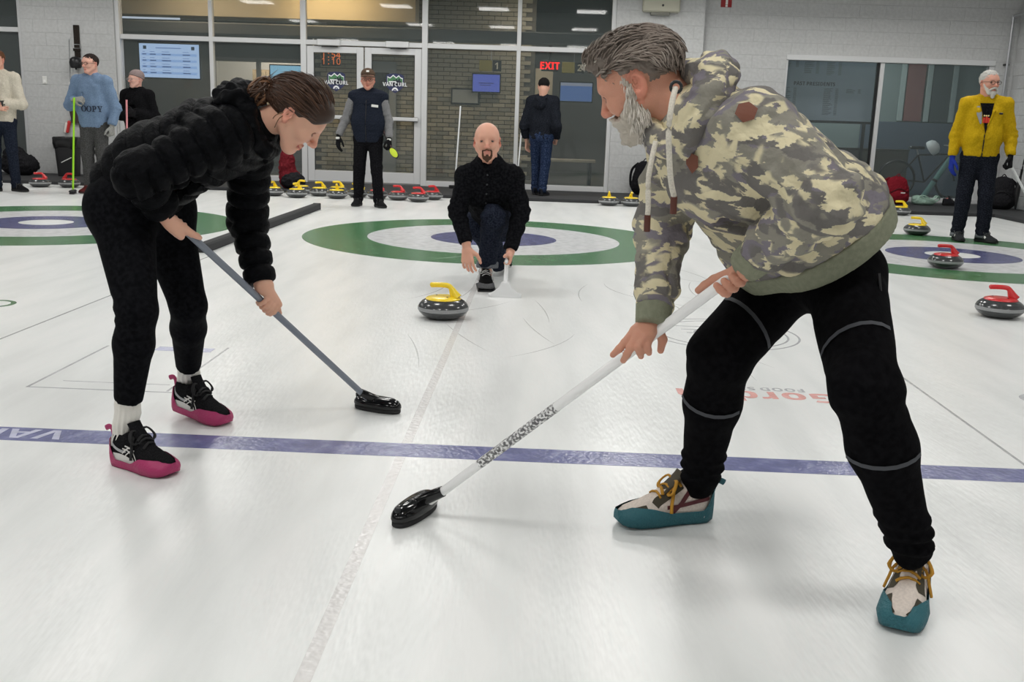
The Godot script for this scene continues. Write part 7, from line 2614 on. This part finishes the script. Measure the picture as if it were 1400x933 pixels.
	for q in 17: rim.append(wx * Vector3(cos(TAU * q / 16.0) * 0.083, 0.040 + sin(TAU * q / 16.0) * 0.032, -0.014 + sin(TAU * q / 16.0) * 0.098))
	part("beanie_rim", tube_mesh(rim, 0.012, 8), bm, bo)
	part("collar", tube_mesh([Vector3(-0.06, 1.34, 0.03), Vector3(0, 1.325, 0.07), Vector3(0.06, 1.34, 0.03), Vector3(0.04, 1.36, -0.06), Vector3(-0.04, 1.36, -0.06), Vector3(-0.06, 1.34, 0.03)], 0.022, 8), w.get_node("sweater").material_override, w)
	leaning_broom("pink and white broom held by the woman in the beanie", Vector3(-5.325, 0, -4.12), Vector3(-5.29, 1.24, -4.15), rgb(226, 150, 156), rgb(30, 30, 32))
	leaning_broom("white broom standing between the blue sweatshirt and the beanie", Vector3(-5.60, 0, -4.35), Vector3(-5.545, 1.31, -4.45), rgb(224, 226, 228), rgb(30, 30, 32))
	for p in get_children():
		if p.has_meta("top_field"):
			p.remove_meta("top_field")
			p.remove_meta("head")

# ------------------------------------------------------------------ things along the walls
func soft(parent: Node3D, called: String, list: Array, m: Material, cell := 0.012, amp := 0.008, freq := 12.0, label := "") -> MeshInstance3D:
	var f := Shape.new()
	for q in list: f.ball(q[0], q[1], q[2] if q.size() > 2 else 0.03)
	f.cut(Vector3(0, 0.001, 0), Vector3.DOWN, 0.01)
	f.fill(cell)
	var s := Soup.new()
	f.net(s)
	fold(Vector3.ZERO, 0, 1)
	swell(s, 0, func(p: Vector3, n: Vector3) -> float: return fold(p, amp, freq) if n.y > -0.5 else 0.0)
	return part(called, s.mesh(), m, parent, Vector3.ZERO, Vector3.ZERO, label)

func backpack(label: String, at: Vector3, turn: float, size: Vector3, c: Color, seed_value: int) -> Node3D:
	var o := thing("backpack", label, "backpack", at, turn)
	var m := cloth_mat(c, 9.0, 0.75, 0.12, 0.6, seed_value)
	var h := size
	soft(o, "sack", [[Vector3(0, h.y * 0.42, 0), Vector3(h.x * 0.5, h.y * 0.45, h.z * 0.5), 0.04], [Vector3(0, h.y * 0.22, 0), Vector3(h.x * 0.52, h.y * 0.26, h.z * 0.52), 0.04], [Vector3(0, h.y * 0.74, -0.01), Vector3(h.x * 0.40, h.y * 0.25, h.z * 0.42), 0.04]], m)
	soft(o, "front_pocket", [[Vector3(0, h.y * 0.27, h.z * 0.42), Vector3(h.x * 0.38, h.y * 0.22, h.z * 0.22)]], m)
	part("zip", tube_mesh(smooth_path([Vector3(-h.x * 0.36, h.y * 0.40, h.z * 0.44), Vector3(0, h.y * 0.56, h.z * 0.53), Vector3(h.x * 0.36, h.y * 0.40, h.z * 0.44)], 5), 0.005, 6), M.black_plastic, o)
	part("grab_loop", tube_mesh(smooth_path([Vector3(-0.04, h.y * 0.96, 0), Vector3(0, h.y * 1.06, 0.01), Vector3(0.04, h.y * 0.96, 0)], 5), 0.008, 6), m, o)
	for s in [-1.0, 1.0]: part("strap", tube_mesh(smooth_path([Vector3(s * h.x * 0.25, h.y * 0.92, -h.z * 0.3), Vector3(s * h.x * 0.5, h.y * 0.7, -h.z * 0.55), Vector3(s * h.x * 0.52, h.y * 0.3, -h.z * 0.5), Vector3(s * h.x * 0.35, h.y * 0.08, -h.z * 0.35)], 5), 0.02, 8, 0.3, Vector3(0, 0, 1)), m, o)
	return o

func make_props() -> void:
	var P := PLAT_Y + 0.002
	backpack("red backpack leaning on the right window", Vector3(6.02, P, -6.35), 0.1, Vector3(0.40, 0.44, 0.22), rgb(128, 24, 36), 201)
	part("logo", cbox(Vector3(0.07, 0.018, 0.006), 0.002), M.white_plastic, get_node("backpack"), Vector3(0.02, 0.185, 0.185))
	backpack("tall black backpack standing against the block pier", Vector3(2.06, P, -6.42), 0.0, Vector3(0.40, 0.54, 0.24), rgb(22, 22, 25), 202)
	backpack("black backpack by the right side wall", Vector3(7.50, P, -6.0), -0.4, Vector3(0.40, 0.50, 0.26), rgb(30, 30, 33), 203)
	var pile := thing("clothes_pile", "grey shirt heaped on a dark bag beside the red backpack", "clothes", Vector3(5.53, P, -6.26))
	soft(pile, "bag", [[Vector3(0, 0.09, 0), Vector3(0.26, 0.11, 0.18)], [Vector3(0.1, 0.1, 0.04), Vector3(0.16, 0.1, 0.14)]], cloth_mat(rgb(34, 32, 36), 9.0, 0.9, 0.1, 0.5, 204))
	soft(pile, "shirt", [[Vector3(-0.06, 0.21, 0.02), Vector3(0.20, 0.07, 0.15)], [Vector3(0.10, 0.25, 0.0), Vector3(0.15, 0.05, 0.13)], [Vector3(0.18, 0.17, 0.08), Vector3(0.10, 0.07, 0.09)], [Vector3(-0.2, 0.13, 0.05), Vector3(0.07, 0.10, 0.10)]], cloth_mat(rgb(138, 126, 126), 9.0, 0.95, 0.15, 0.7, 205), 0.011, 0.026, 11.0)
	var tote := thing("tote_bag", "mint green cloth bag with looped straps on the walkway", "bag", Vector3(6.46, P, -6.36))
	soft(tote, "pouch", [[Vector3(0, 0.05, 0), Vector3(0.19, 0.065, 0.10)], [Vector3(-0.10, 0.09, 0), Vector3(0.09, 0.06, 0.08)]], cloth_mat(rgb(150, 178, 164), 9.0, 0.9, 0.08, 0.5, 206))
	for s in [0, 1]: part("strap", tube_mesh(smooth_path([Vector3(-0.10, 0.12, 0.05 - 0.08 * s), Vector3(-0.02, 0.15, 0.1 - 0.08 * s), Vector3(0.10, 0.09, 0.11 - 0.08 * s), Vector3(0.19, 0.15, 0.07 - 0.08 * s), Vector3(0.23, 0.09, 0.04 - 0.08 * s), Vector3(0.16, 0.04, 0.03)], 5), 0.014, 8, 0.35), cloth_mat(rgb(168, 196, 182), 9.0, 0.9, 0.08, 0.5, 207), tote)
	var pair := thing("street_shoe", "dark shoe with a pink lining left below the right window", "shoe", Vector3(6.87, P, -6.42), 1.9)
	shoe(pair, Vector3(0, 0.007, -0.1), Basis.IDENTITY, 0.27, plain_shoes(rgb(36, 36, 40), rgb(24, 24, 26), 208))
	part("lining", tube_mesh([Vector3(0, 0.09, -0.075), Vector3(0, 0.105, -0.01)], 0.026, 10, 0.6), mat(rgb(176, 110, 106), 0.8), pair)
	# umbrella-like black hook with a strap by the side wall
	var um := thing("umbrella", "black furled umbrella with a curved handle by the side wall", "umbrella", Vector3(7.62, P, -5.75))
	part("furled_canopy", tube_mesh([Vector3(0, 0.02, 0), Vector3(-0.01, 0.30, 0), Vector3(0.02, 0.62, 0.0)], [0.012, 0.045, 0.022], 10), M.black_plastic, um)
	part("crook", tube_mesh(smooth_path([Vector3(0.02, 0.60, 0), Vector3(0.03, 0.76, 0), Vector3(0.055, 0.83, 0), Vector3(0.09, 0.82, 0), Vector3(0.095, 0.76, 0)], 5), 0.011, 8), M.black_plastic, um)
	var lime := thing("lime_broom_end", "lime tipped stick lying against the side wall", "stick", Vector3(7.72, P, -5.2))
	part("shaft", tube_mesh([Vector3(-0.22, 0.42, 0.0), Vector3(0.03, 0.50, 0.0), Vector3(0.05, 0.0, 0.10)], 0.012, 8), M.steel, lime)
	part("tip", tube_mesh([Vector3(-0.03, 0.485, 0.0), Vector3(0.03, 0.502, 0.0)], 0.022, 10), mat(rgb(196, 214, 60), 0.6), lime)
	# handrail pipe in the corner
	var rail := thing("corner_pipe", "chrome pipe running up the corner by the right window", "pipe", Vector3(7.66, PLAT_Y, -6.78))
	part("riser", tube_mesh([Vector3(0, 0, 0), Vector3(0, 2.95, 0)], 0.02, 12), M.steel, rail)
	part("arm", tube_mesh([Vector3(0, 2.93, 0), Vector3(0.02, 2.95, 0.5)], 0.02, 12), M.steel, rail)
	for yy in [0.6, 2.2]: part("clamp", cbox(Vector3(0.07, 0.03, 0.08), 0.006), M.dark_metal, rail, Vector3(0, yy, -0.04))
	part("flange", cbox(Vector3(0.09, 0.02, 0.09), 0.006), M.dark_metal, rail, Vector3(0, 0.01, 0))

	# left pier
	var z := WALL_Z
	var bell := thing("cow_bell", "big black bell on a leather strap hung on the left pier", "bell", Vector3(-7.11, 2.40, z))
	var lm := cloth_mat(rgb(42, 36, 32), 10.0, 0.6, 0.2, 0.5, 211)
	part("strap", cbox(Vector3(0.095, 0.50, 0.014), 0.003), lm, bell, Vector3(0, -0.25, 0.012))
	part("strap_keeper", cbox(Vector3(0.115, 0.045, 0.03), 0.006), lm, bell, Vector3(-0.005, -0.38, 0.018))
	part("buckle", tube_mesh([Vector3(-0.05, -0.30, 0.025), Vector3(0.05, -0.30, 0.025), Vector3(0.05, -0.36, 0.025), Vector3(-0.05, -0.36, 0.025), Vector3(-0.05, -0.30, 0.025)], 0.006, 6, 1.0, Vector3(0, 0, 1)), M.steel, bell)
	var bl := Soup.new()
	bl.lathe([Vector2(0.075, -0.16), Vector2(0.095, -0.12), Vector2(0.098, -0.07), Vector2(0.085, -0.02), Vector2(0.05, 0.012), Vector2(0.001, 0.02)], 24)
	bl.lathe([Vector2(0.001, -0.155), Vector2(0.075, -0.16)], 24)
	var bo := part("bell_body", bl.mesh(), mat(rgb(40, 40, 42), 0.35, 0.4), bell, Vector3(0, -0.51, 0.10))
	part("clapper", tube_mesh([Vector3(0, -0.13, 0), Vector3(0, -0.185, 0)], 0.014, 8), M.dark_metal, bo)
	var sw := thing("light_switch", "white wall switch on the left pier", "switch", Vector3(-7.68, 1.53, z))
	part("plate", cbox(Vector3(0.075, 0.12, 0.012), 0.004), M.white_plastic, sw, Vector3(0, 0, 0.006))
	part("rocker", cbox(Vector3(0.034, 0.05, 0.01), 0.003), mat(rgb(250, 250, 248), 0.4), sw, Vector3(0, -0.02, 0.015))
	var so := thing("socket_box", "grey socket box low on the left pier", "socket", Vector3(-7.55, 0.505, z))
	part("box", cbox(Vector3(0.09, 0.13, 0.05), 0.006), mat(rgb(140, 142, 142), 0.5), so, Vector3(0, 0, 0.025))
	part("cover", cbox(Vector3(0.07, 0.09, 0.008), 0.003), mat(rgb(160, 162, 162), 0.5), so, Vector3(0, 0, 0.052))
	var pn := thing("wall_notice", "white notice sheet taped beside the bell", "notice", Vector3(-7.20, 1.39, z))
	part("sheet", cbox(Vector3(0.17, 0.25, 0.003), 0.001), M.white_plastic, pn, Vector3(0, 0, 0.003))
	part("heading", cbox(Vector3(0.11, 0.02, 0.002), 0.0), mat(rgb(60, 92, 140), 0.6), pn, Vector3(-0.01, 0.08, 0.005))
	for k in 5: part("text_line", cbox(Vector3(0.12, 0.006, 0.002), 0.0), mat(rgb(130, 134, 140), 0.6), pn, Vector3(0, 0.03 - 0.028 * k, 0.005))
	var cord := thing("bell_cord", "thin grey cord hanging down the left pier", "cord", Vector3(-7.24, 1.3, z))
	part("cord", tube_mesh([Vector3(-0.03, 0, 0.006), Vector3(0.0, 0.86, 0.006)], 0.004, 6), mat(rgb(130, 132, 134), 0.6), cord)
	part("hook", cbox(Vector3(0.02, 0.03, 0.012), 0.003), M.steel, cord, Vector3(0, 0.87, 0.007))
	var dp := thing("dustpan", "dark brown dustpan hung on the left pier above the bin", "dustpan", Vector3(-7.16, 0.86, z))
	var pan := Soup.new()
	pan.prism(PackedVector2Array([Vector2(-0.10, 0.0), Vector2(0.14, 0.0), Vector2(0.17, 0.30), Vector2(0.14, 0.34), Vector2(-0.12, 0.34), Vector2(-0.15, 0.30)]), 0.02)
	part("pan", pan.mesh(false), mat(rgb(60, 46, 44), 0.6), dp, Vector3(0, 0, 0.03))
	part("lip", cbox(Vector3(0.26, 0.03, 0.05), 0.006), mat(rgb(48, 38, 36), 0.6), dp, Vector3(0.01, 0.32, 0.045))
	var hb := thing("hand_brush", "red and white hand brush hung by the dustpan", "brush", Vector3(-7.33, 0.70, z))
	part("back", cbox(Vector3(0.05, 0.20, 0.04), 0.012), mat(rgb(196, 48, 50), 0.5), hb, Vector3(0, 0.1, 0.03), Vector3(0, 0, -0.25))
	part("bristles", cbox(Vector3(0.045, 0.17, 0.04), 0.008), mat(rgb(226, 220, 214), 0.9), hb, Vector3(-0.038, 0.085, 0.03), Vector3(0, 0, -0.25))
	part("hook", cbox(Vector3(0.02, 0.03, 0.03), 0.004), M.steel, hb, Vector3(0.03, 0.205, 0.015))
	var bin := thing("waste_bin", "black waste bin with a bag folded over its rim", "bin", Vector3(-7.16, PLAT_Y, -6.25))
	var bsn := Soup.new()
	for q in [[0.0, 0.14], [0.58, 0.185]]: pass
	var rows := []
	for q in [[0.001, 0.002, 0.001], [0.145, 0.002, 0.12], [0.15, 0.01, 0.125], [0.185, 0.58, 0.155]]:
		var row := []
		for k in 32:
			var a := TAU * k / 32.0
			row.append(Vector3(signf(cos(a)) * pow(absf(cos(a)), 0.5) * q[0], q[1], signf(sin(a)) * pow(absf(sin(a)), 0.5) * q[2]))
		rows.append(row)
	bsn.sheet(rows, true)
	part("tub", bsn.mesh(), mat(rgb(34, 34, 36), 0.5), bin)
	var lin_s := Soup.new()
	rows = []
	for q in [[0.182, 0.44, 0.152], [0.196, 0.52, 0.166], [0.199, 0.60, 0.168], [0.186, 0.615, 0.156], [0.165, 0.56, 0.136]]:
		var row := []
		for k in 48:
			var a := TAU * k / 48.0
			var w := 1.0 + 0.02 * sin(a * 9.0 + q[1] * 20.0) + 0.015 * sin(a * 17.0)
			row.append(Vector3(signf(cos(a)) * pow(absf(cos(a)), 0.5) * q[0] * w, q[1] + 0.014 * sin(a * 5.0) * float(q[1] < 0.5), signf(sin(a)) * pow(absf(sin(a)), 0.5) * q[2] * w))
		rows.append(row)
	lin_s.sheet(rows, true)
	part("bin_bag", lin_s.mesh(), mat(rgb(20, 20, 22), 0.25), bin)
	part("litter_stick", tube_mesh([Vector3(-0.02, 0.22, 0.20), Vector3(0.14, 0.30, 0.19)], 0.008, 6), M.white_plastic, bin)
	var bag := thing("floor_bag", "black kit bag on the walkway beside the left window", "bag", Vector3(-7.83, PLAT_Y, -6.1))
	var bgm := cloth_mat(rgb(26, 26, 29), 8.0, 0.7, 0.15, 0.6, 212)
	soft(bag, "holdall", [[Vector3(-0.05, 0.16, 0), Vector3(0.30, 0.19, 0.2)], [Vector3(-0.12, 0.30, 0), Vector3(0.17, 0.15, 0.15)]], bgm, 0.014, 0.02, 9.0)
	part("handle", tube_mesh(smooth_path([Vector3(-0.22, 0.36, 0.06), Vector3(-0.14, 0.50, 0.05), Vector3(-0.03, 0.36, 0.06)], 5), 0.014, 8), bgm, bag)
	var jk := thing("maroon_jacket", "maroon and black jacket dropped behind the yellow stones", "jacket", Vector3(-3.36, PLAT_Y, -5.2))
	soft(jk, "maroon_half", [[Vector3(0, 0.30, 0), Vector3(0.12, 0.30, 0.12)], [Vector3(0.04, 0.14, 0), Vector3(0.16, 0.16, 0.14)]], cloth_mat(rgb(104, 26, 34), 8.0, 0.85, 0.12, 0.6, 213), 0.012, 0.02, 9.0)
	soft(jk, "black_half", [[Vector3(0.10, 0.12, 0.06), Vector3(0.18, 0.13, 0.13)]], bgm, 0.012, 0.02, 9.0)
	# pier and right wall fittings
	var em := thing("emergency_light", "beige twin emergency light box high on the pier", "light", Vector3(2.18, 2.98, WALL_Z))
	part("case", cbox(Vector3(0.58, 0.32, 0.12), 0.02), mat(rgb(178, 176, 160), 0.5), em, Vector3(0, 0.03, 0.06))
	part("base", cbox(Vector3(0.30, 0.05, 0.08), 0.008), mat(rgb(120, 120, 112), 0.5), em, Vector3(-0.01, -0.15, 0.05))
	part("lens", tube_mesh([Vector3(0.02, -0.03, 0.118), Vector3(0.02, -0.03, 0.126)], 0.018, 12, 1.0, Vector3.UP), M.black_plastic, em)
	var fs := thing("fire_sign", "red safety sign with a white mark above the right bay", "sign", Vector3(3.22, 3.08, WALL_Z - 0.17))
	part("plate", cbox(Vector3(0.17, 0.20, 0.012), 0.003), mat(rgb(150, 24, 28), 0.5), fs, Vector3(0, 0, 0.006))
	part("mark", cbox(Vector3(0.035, 0.12, 0.004), 0.001), M.white_plastic, fs, Vector3(0.005, 0.0, 0.014))
	part("mark_dot", cbox(Vector3(0.035, 0.03, 0.004), 0.001), M.white_plastic, fs, Vector3(0.005, -0.08, 0.014))
	# brooms against the glass
	leaning_broom("white broom leaning on the glass beside the right door leaf", Vector3(-0.97, PLAT_Y, -6.42), Vector3(-0.915, 1.33, -6.60), rgb(232, 234, 236), rgb(30, 30, 32))
	leaning_broom("white broom leaning on the mullion beside the man in the navy hoodie", Vector3(0.02, PLAT_Y, -6.42), Vector3(0.085, 1.25, -6.62), rgb(232, 234, 236), rgb(30, 30, 32))

func _ready() -> void:
	make_camera()
	make_materials()
	make_lamps()
	make_rink()
	make_end_wall()
	make_lobby()
	make_club_room()
	make_stones()
	make_sweeper()
	make_woman()
	make_thrower()
	make_crowd()
	make_props()
